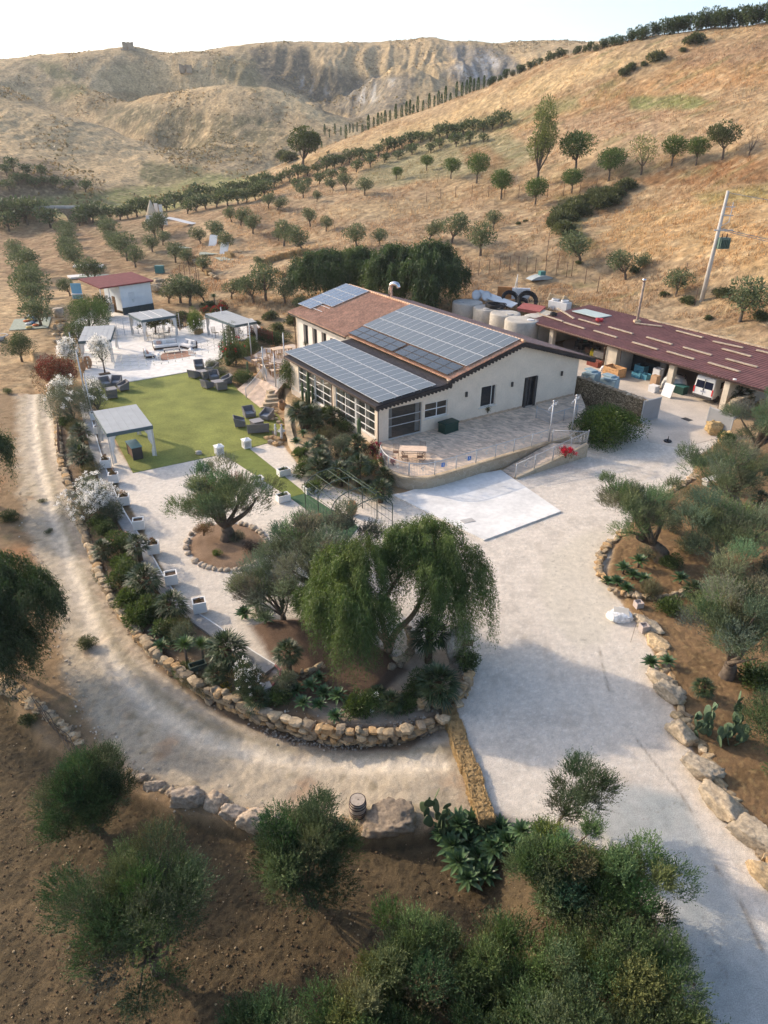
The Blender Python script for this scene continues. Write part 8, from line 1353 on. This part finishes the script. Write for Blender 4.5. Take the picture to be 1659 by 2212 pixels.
for i, (h, ex, ez) in enumerate([(.985, 42, -3.4), (.68, 30, -3.0), (.665, 30, -3.2)]): mb = MB().tube([(x + lean * h + ex * t_, y - 8 * t_ * (1 + .1 * i), z + Hp * h + ez * t_ - 2.2 * 4 * t_ * (1 - t_) * .4) for t_ in np.linspace(0, 1, 14)], .045, 4); prop(mb.build('power_line', mat('wire_grey', (.35, .34, .33), .5, .1, 3)), ['thin power line from the very top of the utility pole', 'upper of the two power lines from the transformer arm', 'lower of the two power lines from the transformer arm'][i], 'power line', 'power lines')
# ---------------------------------------------------------------- orchards, pines, cypresses, far buildings
ol = [small_tree('olive_tree', 901 + i, 2.0, 3.4, 1.1, 1500, .3, .11, [(.12, .15, .075), (.15, .18, .095), (.09, .115, .055)], .14, 9, .8, .2 * (i - 1)) for i in range(4)]
olf = [small_tree('olive_tree', 911 + i, 2.1, 3.2, .9, 420, .55, .26, [(.10, .13, .06), (.125, .155, .075), (.08, .105, .05)], .15, 8, .8) for i in range(3)]
nn = [0]
def plant(kinds, pts, lab, group, s=1.0, cat='tree', var=.18, sq=None):
    for i, (px, py, *m) in enumerate(pts):
        x, y, z = gnd(px, py); k = nn[0]; nn[0] += 1; f_ = s * (m[0] if m else 1) * (1 + var * math.sin(k * 1.9)); put(kinds[k % len(kinds)], (x, y, z - .05), rrz(k), (f_, f_, f_ * (1 + .1 * math.sin(k))), (lab % ORD[i]) if '%' in lab else lab, cat, group)
def along(pts, n): 
    L = spline(pts, 10); cum = [0]
    for a, b_ in zip(L[:-1], L[1:]): cum.append(cum[-1] + math.dist(a, b_))
    out = []
    for k in range(n):
        s = cum[-1] * (k + .5) / n; i = max(j for j in range(len(cum)) if cum[j] <= s); i = min(i, len(L) - 2); t = (s - cum[i]) / (cum[i + 1] - cum[i]); out.append((L[i][0] + (L[i + 1][0] - L[i][0]) * t + 3 * math.sin(k * 5.3), L[i][1] + (L[i + 1][1] - L[i][1]) * t + 1.5 * math.sin(k * 3.1)))
    return out
gO = 'olive trees of the lower orchard'
plant(ol, along([(95, 690), (60, 625), (42, 575), (32, 545)], 7), 'olive tree in the leftmost orchard row, %s from the camera', gO, 1.25)
plant(ol, along([(178, 590), (160, 560), (140, 525), (122, 500)], 6), 'olive tree in the second orchard row from the left, %s from the camera', gO, 1.15)
plant(ol, along([(300, 585), (268, 553), (240, 520), (215, 498)], 6), 'olive tree in the third orchard row from the left, %s from the camera', gO, 1.15)
plant(olf, along([(165, 492), (190, 483), (215, 480), (245, 474)], 5), 'olive tree by the stone bridge, %s from the left', gO, 1.2); plant(olf, [(10, 475), (35, 480), (20, 500), (60, 485), (85, 475), (-10, 490), (110, 492)], 'dark olive at the far left below the bridge road, %s in line', gO, 1.5)
plant(ol, [(88, 705, 1.1), (152, 640, .9), (193, 610, 1.1), (205, 607, .8)], 'olive tree among the outdoor seats left of the kiosk, %s one', gO, 1.0)
plant(ol, [(330, 545, 1.1), (352, 530, 1.0), (380, 568, .95), (408, 572, .8), (438, 587, .95), (352, 505, 1.1), (335, 515, 1.1), (556, 578, .7)], 'olive tree along the straw-bale terrace beside the picnic field, %s one', gO, 1.0)
plant(ol, [(434, 527, 1.1), (465, 525, 1.1), (487, 545, 1.2), (500, 480, 1.0), (520, 487, 1.0), (547, 505, 1.25), (602, 520, .9), (614, 532, 1.3), (653, 545, 1.2), (670, 490, 1.2), (705, 500, .8), (770, 535, 1.1), (600, 455, 1.2), (580, 450, 1.1), (655, 428, .9), (685, 437, .7), (720, 412, 1.0), (748, 412, 1.0), (788, 422, 1.1), (820, 530, 1.1)], 'olive tree standing loose on the bare middle slope, %s counted from the left', 'olive trees on the bare middle slope', .92)
plant(ol, [(928, 520, .9), (976, 527, 1.1), (1037, 552, 1.5), (1066, 495, .9), (1252, 568, 1.2), (1350, 605, 1.3), (1460, 640, 1.1), (1597, 695, 1.1), (1380, 585, .6)], 'olive tree on the slope behind the tanks and shed, %s from the left', 'olive trees above the shed', 1.0)
plant(ol, [(365, 655, 1.0), (390, 655, 1.2), (412, 660, 1.2), (440, 650, 1.0), (548, 655, 1.1), (575, 650, 1.2), (615, 655, 1.1), (640, 672, .8), (500, 645, .8)], 'olive tree between the kiosk and the tiled roof, %s from the left', 'olive trees behind the plaza', .95)
plant(olf, along([(250, 478), (290, 470), (330, 462), (385, 448), (450, 432), (520, 420), (600, 402)], 18), 'olive in the dense belt below the green valley, %s from the left', 'dense olive belt', 1.1); plant(olf, along([(395, 465), (450, 452), (520, 440), (585, 425)], 9), 'olive of the second line of the dense belt, %s from the left', 'dense olive belt', 1.05)
plant(olf, along([(600, 400), (680, 376), (760, 352), (840, 330), (900, 312), (1000, 292), (1090, 275)], 26), 'olive on the upper belt climbing the hill, %s from the left', 'dense olive belt', .95)
plant(olf, [(640, 412), (665, 405), (690, 398), (715, 390), (740, 380), (770, 372), (800, 362), (830, 352), (860, 345), (890, 335), (930, 330), (950, 320), (985, 318), (1015, 312), (1045, 308)], 'small olive just under the upper belt, %s from the left', 'dense olive belt', .8)
plant(olf, [(20, 412), (40, 400), (60, 395), (15, 380), (30, 370), (75, 405), (95, 400), (60, 380), (120, 405), (150, 410), (90, 385), (185, 415)], 'olive in the dark plot on the left hillside, %s one', 'olives of the dark hillside plot', .95)
# round pines and other trees on the slope
rp_ = [small_tree('pine_tree', 931 + i, 2.0, 4.0, 1.5, 2600, .3, .09, [(.09, .14, .042), (.12, .175, .055), (.065, .105, .034)], .12, 9, .85, 0, None, .34, .66) for i in range(2)]
plant(rp_, [(856, 390, .8), (921, 369, .95), (974, 386, 1.1), (1029, 396, 1.4), (1082, 431, 1.25), (1156, 445, 1.2), (1242, 372, 1.9), (1235, 418, 1.2), (1314, 391, 1.5), (1450, 359, 1.2)], 'round green pine on the fallow slope, %s in line from the left', 'round pines on the slope', .95, var=.0)
eu = small_tree('eucalyptus_tree', 941, 3.0, 14.0, 3.2, 5200, .42, .13, [(.15, .185, .06), (.20, .225, .075), (.11, .14, .05)], .24, 14, 1.3, .1)
plant([eu], [(1160, 405)], 'tall loose eucalyptus standing above the round pines', None, 1.05, var=0)
pt_ = small_tree('pale_tree', 942, 2.6, 5.2, 1.4, 1100, .3, .1, [(.21, .22, .09), (.17, .19, .08)], .13, 9); plant([pt_, rp_[0]], [(1384, 378, 1.2), (1503, 357, 1.1)], 'thin yellowish tree right of the pines, %s from the left', None, 1.0, var=.0)
dt = small_tree('leafy_tree', 943, 2.6, 6.0, 2.2, 2200, .38, .16, [(.085, .10, .045), (.11, .125, .055)], .15, 10); plant([dt], [(1560, 345, 1.05)], 'spreading tree at the right of the slope above the rusty band', None, 1.0, var=0); plant([small_tree('bare_tree', 944, 1.6, 5, 1.0, 90, .2, .06, [(.2, .15, .1)], .12, 9)], [(1617, 337)], 'leafless grey tree at the right end of the slope', None, 1.0, var=0)
plant([small_tree('broadleaf_tree', 945, 4.2, 9.5, 2.4, 4200, .6, .25, [(.075, .10, .03), (.10, .13, .04), (.055, .075, .025)], .3, 12)], [(655, 362)], 'large broad tree at the foot of the cypress row', None, 1.15, var=0)
br = [shrub('bush', 951 + i, 2.0, 1.5, 1600, .42, .14, [(.085, .10, .045), (.11, .125, .055), (.065, .08, .035)]) for i in range(2)]
plant(br, [(1240, 455), (1262, 445), (1285, 437), (1310, 430), (1330, 425), (1215, 470), (1205, 490), (1215, 505), (1350, 412), (1300, 448), (1320, 440), (1228, 478), (1245, 468)], 'dark green bush in the bramble band by the pines, %s one', 'bramble bushes on the slope', 1.15, 'bush'); plant(br, [(1345, 163, .8), (1362, 152, 1.1), (1415, 133, 1.2), (1500, 60 + 35, 1.3), (1475, 112, .7), (1390, 143, .6)], 'dark scrub bush high on the right hill, %s from the left', 'bushes high on the hill', .9, 'bush'); plant(br, [(615, 345), (625, 350), (632, 342)], 'dark bush beside the big broad tree, %s one', 'bushes by the cypress foot', 1.6, 'bush')
plant(br, [(1485, 655, .6), (1560, 640, .8), (1590, 650, .6), (1640, 690, .6), (1370, 590, .5), (1435, 640, .5), (1530, 690, .4), (1250, 570, .35), (1120, 485, .4), (1135, 480, .35)], 'low bush on the dry slope above the shed, %s one', 'low bushes above the shed', .8, 'bush')
plant(br, [(585, 690, .7), (600, 715, .8), (555, 700, .5), (640, 700, .9), (395, 690, .8), (415, 700, .8), (385, 705, .6), (450, 668, .7), (470, 690, .7)], 'dark garden shrub behind the plaza tents, %s one', 'garden shrubs behind the plaza', .75, 'bush')
fb = shrub('bougainvillea', 955, 1.3, 1.8, 1400, .2, .1, [(.09, .10, .04)], 26, (.40, .04, .035), .10); plant([fb], [(445, 680), (480, 676), (468, 684)], 'scarlet bougainvillea behind the bamboo clump, %s one', 'red bougainvilleas', .75, 'bush')
cyp = [cypress('cypress_tree', 960 + i, 8.5, .8, 260, .9, PK) for i in range(2)]
def crest(px, py, back, s, kinds, lab, group, i):
    """stands on the ground a little behind the sight line over the crest"""
    x, y, z = gnd(px, py); d = math.hypot(x, y); x2, y2 = x * (1 + back / d), y * (1 + back / d); z2 = hz(x2, y2); put(kinds[i % len(kinds)], (x2, y2, z2 - .2), rrz(i), s, lab % ORD[min(i, 39)], 'tree', group)
for i, (px, py) in enumerate(along([(690, 322), (740, 303), (800, 281), (870, 257), (940, 232), (1000, 210), (1050, 193)], 36)): crest(px, py, 9 + 3 * math.sin(i * 2.3), (.36 + .16 * abs(math.sin(i * 1.7))), cyp, 'slim dark cypress in the row behind the crest, %s from the left', 'cypress row along the far road', i)
sp = [small_tree('pine_tree', 971 + i, 3.0, 6.5, .6, 900, .75, .3, [(.055, .085, .035), (.075, .105, .045), (.04, .065, .028)], .2, 9, 1.0) for i in range(2)]
for i, (px, py) in enumerate(along([(1235, 124), (1300, 110), (1400, 88), (1480, 74), (1560, 66), (1690, 54)], 40)): crest(px, py, 3 + 1.5 * math.sin(i * 1.3), (.28 + .30 * min(1, i / 24)) * (1 + .15 * math.sin(i * 2.7)), sp, 'pine on the right skyline, %s from its low end', 'pines along the skyline', i)
for i, (px, py) in enumerate(along([(1050, 190), (1100, 170), (1150, 150), (1225, 122)], 14)): crest(px, py, 5, .34 * (1 + .2 * math.sin(i * 2.7)), sp, 'low pine behind the middle of the crest, %s from the left', 'pines along the crest', i)
# ruins, hut, bridge
ru = mat('ruin_stone', (.33, .27, .20), .95, .3, .3, .5, 1); x, y, z = gnd(277, 104); r = empty('ruined_tower', (x, y, z - 1.2), .3, 'small square stone ruin on the far skyline knoll', 'ruin'); r.scale = (.75, .75, .75); wall_holes('u', -4, .9, -4.5, 4.5, 0, lambda u: 5.6 + .5 * math.sin(u * 2), [(-1, .2, 0, 2.4)], (-3, 0, 2, 3.2)).build('wall', ru, r)
MB().b(-4.5, -3.6, -3.1, 4, 0, 5.2).b(3.6, 4.5, -3.1, 4, 0, 5.8).b(-3.6, 3.6, 3.1, 4, 0, 5.0).b(-6, 6, -5.5, 5.5, -3, .6).build('side_walls', ru, r)
x, y, z = gnd(402, 158); r = empty('stone_hut', (x, y, z - .4), .2, 'tiny roofless stone hut on the mid hillside', 'hut'); wall_holes('u', -2.6, .6, -3.6, 3.6, 0, lambda u: 4.2 + .5 * math.sin(u * 3), [(-.6, .6, 0, 3.0)], (-2, 1, 2)).build('wall', ru, r); MB().b(-3.6, -3.0, -2.0, 2.6, 0, 4.0).b(3.0, 3.6, -2.0, 2.6, 0, 4.4).b(-3.0, 3.0, 2.0, 2.6, 0, 4.0).build('side_walls', ru, r)
x, y, z = gnd(132, 478); r = empty('stone_bridge', (x, y, z), .05, 'small grey stone bridge with one arch in the valley', 'bridge'); mb = MB(); n_ = 12; ar = [(-3 * math.cos(t), 3.0 * math.sin(t)) for t in np.linspace(0, math.pi, n_)]
for (xa, za), (xb, zb2) in zip(ar[:-1], ar[1:]): mb.prism([(xa, -1.6), (xb, -1.6), (xb, 1.6), (xa, 1.6)], [za, zb2, zb2, za], 3.9)
mb.b(-16, -3, -1.6, 1.6, -1, 3.9).b(3, 9, -1.6, 1.6, -1, 3.9); mb.build('arch_wall', rubble, r); r.scale = (.8, .8, .8); MB().b(-16, 9, -1.8, -1.5, 3.9, 4.5).b(-16, 9, 1.5, 1.8, 3.9, 4.5).b(-16, 9, -1.5, 1.5, 3.9, 4.0).build('parapet', conc, r)
# white lengths of cloth, tipi, boards and rugs of the picnic field
def flat(px, py, W_, D_, h, rz, m, lab, nm='rug', cat='rug', tilt=0): x, y, z = gnd(px, py); o = MB().box((0, 0, 0), (W_, D_, h)).build(nm, m); o.location = (x, y, z + h / 2 + (.05 if not tilt else W_ * .4)); o.rotation_euler = (tilt, 0, rz); return prop(o, lab, cat)
gg = mat('grey_green_rug', (.30, .33, .27), .95, .15, 3); flat(67, 700, 4.6, 6.4, .06, .35, gg, 'pale green picnic rug with cushions, left field'); flat(180, 577, 3.4, 2.0, .3, .2, white_f, 'pale mattress beside the second orchard row'); flat(168, 600, 3.0, 2.6, .3, .6, white_f, 'white mattress left of the kiosk'); flat(205, 578, 3.0, 2.4, .3, .2, white_f, 'white floor cushion bed above the kiosk roof'); flat(203, 597, 5, 2.4, .06, .3, gg, 'pale rug strip between the mattresses'); flat(400, 535, 3.2, 3.2, .05, .4, gg, 'pale rug under an olive in the picnic field'); flat(455, 548, 4.2, 3.2, .05, .2, gg, 'second pale rug in the picnic field'); flat(485, 560, 2.6, 4.0, .05, .5, gg, 'third pale rug in the picnic field')
cu = [mat('cushion' + n, c, .9, .1, 5) for n, c in (('_black', (.04, .04, .05)), ('_white', (.6, .6, .58)), ('_blue', (.10, .20, .32)), ('_orange', (.50, .14, .05)), ('_ochre', (.5, .36, .12)))]
for i, (px, py) in enumerate([(60, 690), (66, 686), (72, 690), (58, 697), (66, 694), (76, 696), (62, 703), (70, 701), (78, 706), (64, 711)]): x, y, z = gnd(px, py); o = MB().lathe([(.1, 0), (.42, .1), (.42, .2), (.1, .3)], 10).build('floor_cushion', cu[i % 5]); o.location = (x, y, z + .08); prop(o, '%s floor cushion on the green picnic rug, %s row' % (['black', 'white', 'blue', 'orange', 'ochre'][i % 5], 'far' if i < 5 else 'near'), 'cushion', 'cushions on the picnic rug')
for i, (px, py, tl) in enumerate([(461, 530, 1.1), (485, 547, 1.1)]): flat(px, py, 1.7, 2.6, .1, -.3, white_p, ['white board leaning on an olive, farther one', 'white board leaning on an olive, nearer one'][i], 'white_board', 'board', tl)
x, y, z = gnd(330, 478); o = MB().lathe([(2.0, 0), (.1, 4.6)], 10).build('tipi_tent', mat('canvas_cream', (.56, .47, .34), .9, .1, 2)); o.location = (x, y, z); prop(o, 'small cream tipi in the olive belt above the picnic field', 'tipi')
for i, (px, py, W_, H_) in enumerate([(340, 472, .9, 3.4), (350, 475, .9, 3.4), (325, 487, 1.6, 2.2), (343, 490, 1.4, 2.0), (357, 488, 1.2, 2.0)]):
    x, y, z = gnd(px, py); r = empty('hanging_cloth', (x, y, z), .2, 'white cloth hanging between poles by the tipi, %s from the left' % ORD[[2, 4, 0, 1, 3][i]].replace('nearest', 'first'), 'cloth', 'white hanging cloths'); m_ = MB()
    for k in range(6): m_.add([(-W_ / 2 + W_ * k / 6, .08 * (k % 2), .2), (-W_ / 2 + W_ * (k + 1) / 6, .08 * ((k + 1) % 2), .2), (-W_ / 2 + W_ * (k + 1) / 6, .08 * ((k + 1) % 2), H_), (-W_ / 2 + W_ * k / 6, .08 * (k % 2), H_)], [(0, 1, 2, 3)])
    m_.build('cloth', white_f, r); MB().tube([(-W_ / 2, 0, 0), (-W_ / 2, 0, H_ + .2)], .04, 5).build('pole', wood, r)
x, y, z = gnd(387, 492); r = MB(); [r.add([(-3 + k, .3 * math.sin(k), 1.6 - .2 * k), (-2 + k, .3 * math.sin(k + 1), 1.4 - .2 * k), (-2 + k + .6, 2 + .3 * math.sin(k + 1), 1.5 - .2 * k), (-3 + k + .6, 2 + .3 * math.sin(k), 1.7 - .2 * k)], [(0, 1, 2, 3)]) for k in range(6)]; r = r.build('shade_cloth', white_f); r.location = (x, y, z + .3); prop(r, 'white shade cloth stretched over the picnic field path', 'cloth')
# straw walls, rock heaps and fences behind the plaza
def bline(pts, n, lab, s=1.8, far=True):
    for i, (px, py) in enumerate(along(pts, n)): x, y, z = gnd(px, py); x2, y2, _ = gnd(px + 4, py + (pts[-1][1] - pts[0][1]) / max(1, abs(pts[-1][0] - pts[0][0])) * 4); o = b0.copy(); COL.objects.link(o); o.location = (x, y, z); o.scale = (s, s * .8, s * .9); o.rotation_euler = (0, 0, math.atan2(y2 - y, x2 - x)); prop(o, lab % ORD[i].replace('nearest', 'first'), 'straw bale', 'straw bales of the far enclosure')
bline([(565, 585), (580, 570), (620, 556), (665, 548)], 9, 'straw bale of the curved wall beside the dark trees, %s from the left'); bline([(568, 588), (590, 592), (612, 600)], 5, 'straw bale on the near edge of the enclosure, %s from the left', 1.5); bline([(395, 545), (425, 568), (452, 598)], 6, 'straw bale along the terrace edge of the picnic field, %s from the far end', 1.8); bline([(490, 553), (505, 557)], 2, 'loose straw bale on the picnic field, %s one', 1.7); bline([(435, 725), (425, 720)], 1, 'straw bale behind the plaza fence, %s one', 1.3)
it = []
rs = np.random.RandomState(980)
for k in range(60): t = rs.rand(); px, py = 335 + 62 * t, 612 + 18 * rs.rand() + 6 * t; x, y, z = gnd(px, py); s = .6 + 1.2 * rs.rand(); it.append((x, y, z + .5 * rs.rand(), s * 1.3, s, s * .9, rs.rand() * 3))
for k in range(40): t = k / 39; px, py = 395 + 70 * t, 548 + 55 * t; x, y, z = gnd(px, py); it.append((x, y, z + .3, .9, .7, .6, rs.rand() * 3))
rocks('rock_pile', it, 981, 'rock heap and stone row right of the kiosk', 'rocks', LIME_S, 2)
it = []
for k in range(60): t = rs.rand(); px, py = 655 + 100 * t - 20 * (t > .8), 605 + 12 * rs.rand(); x, y, z = gnd(px - 30, py + 8); s = .4 + .5 * rs.rand(); it.append((x, y, z + .3 * rs.rand(), s * 1.3, s, s * .9, rs.rand() * 3))
for k in range(34): x, y, z = gnd(118 + 12 * rs.rand() + 8 * (k % 2), 690 + 55 * rs.rand()); it.append((x, y, z + .6 * rs.rand(), .8, .7, .5, rs.rand() * 3))
rocks('rock_pile', it, 982, 'rough stone terrace edging behind the tiled roof and by the left tent', 'rocks', LIME_S, 2)
gF = 'thin fence posts on the slope'; fp = MB().tube([(0, 0, -.3), (0, 0, 2.1)], .05, 5).build('fence_post', rust); fpts = along([(985, 600), (1040, 595), (1100, 585), (1160, 590), (1230, 600)], 12) + along([(905, 440), (1000, 425), (1100, 428), (1200, 425), (1300, 410)], 12) + along([(1190, 520), (1180, 560), (1240, 600), (1300, 640)], 6) + along([(385, 600), (430, 605), (400, 640)], 8) + [(1478, 605), (1500, 660)]
for i, (px, py) in enumerate(fpts): x, y, z = gnd(px, py); put(fp, (x, y, z), 0, 1.0, 'thin rusty fence post standing on the dry slope' if i < 30 else 'thin fence post near the kiosk or the utility pole', 'post', gF)
# plaza back fence, gate panel, brown picket fence
def fence(a, b_, z, h, n, m, lab, mesh=True):
    p, q = at(*a, z), at(*b_, z); r = empty('fence', (*p, z), math.atan2(q[1] - p[1], q[0] - p[0]), lab, 'fence'); L_ = math.dist(p, q); [MB().tube([(L_ * k / n, 0, -.3), (L_ * k / n, 0, h)], .035, 5).build('post', m, r) for k in range(n + 1)]; mb = MB()
    if mesh: [mb.tube([(0, 0, zz), (L_, 0, zz)], .012, 3) for zz in np.linspace(.15, h - .05, 7)]; [mb.tube([(s, 0, .1), (s, 0, h)], .009, 3) for s in np.arange(0, L_, .3)]
    else: [mb.b(s, s + .08, -.02, .02, .1, h - .1) for s in np.arange(0, L_, .22)]; mb.b(0, L_, .02, .05, .25, .33).b(0, L_, .02, .05, h - .45, h - .37)
    mb.build('mesh' if mesh else 'pickets', m, r)
fence((255, 727), (300, 722), .1, 2.2, 3, grey_metal, 'wire mesh fence panel left of the middle tent'); fence((300, 722), (390, 714), .1, 2.2, 5, grey_metal, 'wire mesh fence behind the middle tent'); fence((388, 714), (430, 705), .1, 1.8, 3, rust, 'rusty fence with an opening right of the middle tent'); fence((535, 722), (590, 738), .6, 1.3, 6, mat('brown_stain', (.13, .04, .03), .8, .2, 4), 'reddish brown picket fence behind the right tent', False); fence((132, 950), (133, 1000), -.5, 1.6, 2, rust, 'short stretch of rusty posts on the left wall beside the track', False)
# seats and stall left of the kiosk
for i, (px, py, rz) in enumerate([(195, 665, .3), (212, 668, 1.2), (228, 662, 2), (185, 655, 3), (240, 672, .5), (205, 655, 4)]): x, y, z = gnd(px, py); put(wc, (x, y, z), rz, 1.25, 'wooden chair scattered left of the kiosk, %s one' % ORD[i].replace('nearest', 'first'), 'chair', 'chairs left of the kiosk')
for i, (px, py) in enumerate([(205, 662), (225, 652), (250, 668 - 8)]): x, y, z = gnd(px, py); put(wt, (x, y, z), i, 1.0, 'wooden table left of the kiosk, %s one' % ['left', 'middle', 'right'][i], 'table', 'tables left of the kiosk')
x, y, z = gnd(169, 645); r = empty('stall', (x, y, z), .2, 'light blue painted stall with a white cloth left of the kiosk', 'stall'); r.scale = (.6, .8, .85); MB().b(-1.2, 1.2, -.1, 0, 0, 2.6).build('panel', mat('sky_blue_paint', (.20, .42, .56), .7, .08, 2), r); MB().b(-1.3, 1.3, -.8, -.1, .8, .9).build('counter', white_p, r); MB().bar((-1.1, -.7, 0), (-1.1, -.7, .8), .1).bar((1.1, -.7, 0), (1.1, -.7, .8), .1).build('leg', white_p, r)
o = MB().lathe([(.4, 0), (.46, .4), (.4, .8), (.36, .78)], 14).build('wooden_tub', pale_wood); x, y, z = gnd(132, 700); o.location = (x, y, z + .9); o.scale = (1.5,) * 3; prop(o, 'round wooden tub on the stone corner behind the left tent', 'tub')
o = MB().lathe([(1.0, 0), (1.05, .5), (.9, .5), (.85, .2)], 16).build('stone_ring', conc); x, y, z = gnd(0, 733); o.location = (x, y, z); prop(o, 'pale round well ring at the left picture edge', 'well')
o = MB().b(-1.5, 1.5, -.05, .05, 0, 1.6).build('green_bin', tealp); x, y, z = gnd(346, 590); o.location = (x, y, z); o.scale = (.5, 8, .8); prop(o, 'dark green bin behind the kiosk roof', 'bin')
# dry grass of the slopes: one mass nobody could count
rs = np.random.RandomState(990); Vs, Cs = [], []; n_ = 90000; sx_ = (rs.rand(n_) * 1.25 - .32); yy_ = 66 + 230 * rs.rand(n_) ** 1.5; xx_ = sx_ * yy_; den = fbm(xx_ / 9, yy_ / 9, 3, 51); kp = (den > -.12) & (yy_ * .9 + xx_ * .5 > 74) & (sdf(xx_, yy_, COMP) < -3); xx_, yy_ = xx_[kp], yy_[kp]; zz_ = height(xx_, yy_); px_, py_ = proj(xx_, yy_, zz_); ok = (px_ > 560 - (py_ - 400)) & (py_ < 690) & (px_ < 1750); xx_, yy_, zz_ = xx_[ok], yy_[ok], zz_[ok]; n_ = len(xx_)
P = np.repeat(np.stack([xx_, yy_, zz_ - .03], 1), 3, 0) + rs.randn(n_ * 3, 3) * np.array([.18, .18, 0]); D = unit(np.stack([.35 * rs.randn(n_ * 3) + .2, .35 * rs.randn(n_ * 3), np.ones(n_ * 3)], 1)); V, Fq = leafquads(P, D, .22 + .45 * rs.rand(n_ * 3), .05 + .06 * rs.rand(n_ * 3), rs)
gc = paint(xx_, yy_, zz_, False); gc = np.repeat(np.repeat(gc, 3, 0) * (1.12 + .3 * rs.randn(n_ * 3, 1)).clip(.5, 1.8), 4, 0); prop(npmesh('dry_grass', V, Fq, leafmat('straw_blade', .3, .8, .1), None, np.clip(gc, 0, .9)), 'dry golden grass and scrub covering the slopes', kind='stuff')
# litter of low weeds in the planted beds
n_ = 9000; bx = rs.rand(n_) * 60 - 35; by = 14 + 55 * rs.rand(n_); inb = (sdf(bx, by, BEDL) > .15) | (sdf(bx, by, GARD) > .2); tr_ = (sdf(bx, by, LOWP) > .2) & (sdf(bx, by, TRACKP) < .2) & (sdf(bx, by, SOILP) < 0) & (rs.rand(n_) < .4) | ((sdf(bx, by, BEDR) > .4) & (rs.rand(n_) < .12)); kp = inb | tr_; bx, by = bx[kp], by[kp]; bz = height(bx, by); n_ = len(bx); P = np.repeat(np.stack([bx, by, bz], 1), 8, 0) + rs.randn(n_ * 8, 3) * np.array([.10, .10, .0]); D = unit(np.stack([.6 * rs.randn(n_ * 8), .6 * rs.randn(n_ * 8), .3 + rs.rand(n_ * 8)], 1)); V, Fq = leafquads(P, D, .06 + .14 * rs.rand(n_ * 8), .012 + .02 * rs.rand(n_ * 8), rs)
pc_ = np.array([(.10, .12, .045), (.20, .15, .08), (.30, .22, .12), (.14, .11, .06)]); prop(npmesh('ground_cover', V, Fq, lf_green, None, np.repeat(pc_[np.repeat(rs.randint(0, 4, n_), 8)], 4, 0)), 'low weeds and dry litter in the beds and along the track', kind='stuff')
rs = np.random.RandomState(995); n_ = 30000; yy_ = 215 + 400 * rs.rand(n_) ** .8; xx_ = yy_ * (rs.rand(n_) * .95 - .52); kp = fbm(xx_ / 30, yy_ / 50, 4, 101) + .2 * rs.rand(n_) > .22; xx_, yy_ = xx_[kp], yy_[kp]; n_ = len(xx_); zz_ = height(xx_, yy_); P = np.repeat(np.stack([xx_, yy_, zz_], 1), 3, 0) + rs.randn(n_ * 3, 3) * np.array([.4, .4, .1]); D = unit(np.stack([rs.randn(n_ * 3), rs.randn(n_ * 3), .4 + rs.rand(n_ * 3)], 1)); V, Fq = leafquads(P, D, .4 + .8 * rs.rand(n_ * 3) ** 2, .5 + .6 * rs.rand(n_ * 3), rs)
prop(npmesh('hill_scrub', V, Fq, lf_green, None, tint(n_ * 3, [(.22, .175, .09), (.17, .15, .07), (.28, .22, .12)], rs)), 'low tufts of scrub speckling the far hills', kind='stuff')
# ---------------------------------------------------------------- haze
hb = MB().b(-520, 520, -70, 760, -12, 130).build('haze', bpy.data.materials.new('haze_volume')); hm = hb.data.materials[0]; hm.use_nodes = True; t = hm.node_tree; t.nodes.remove(t.nodes['Principled BSDF']); pv = t.nodes.new('ShaderNodeVolumePrincipled'); pv.inputs['Density'].default_value = .00014; pv.inputs['Color'].default_value = (.93, .95, 1, 1); pv.inputs['Anisotropy'].default_value = .3; t.links.new(pv.outputs[0], t.nodes['Material Output'].inputs['Volume']); prop(hb, 'thin pale morning haze over the valley', kind='stuff')
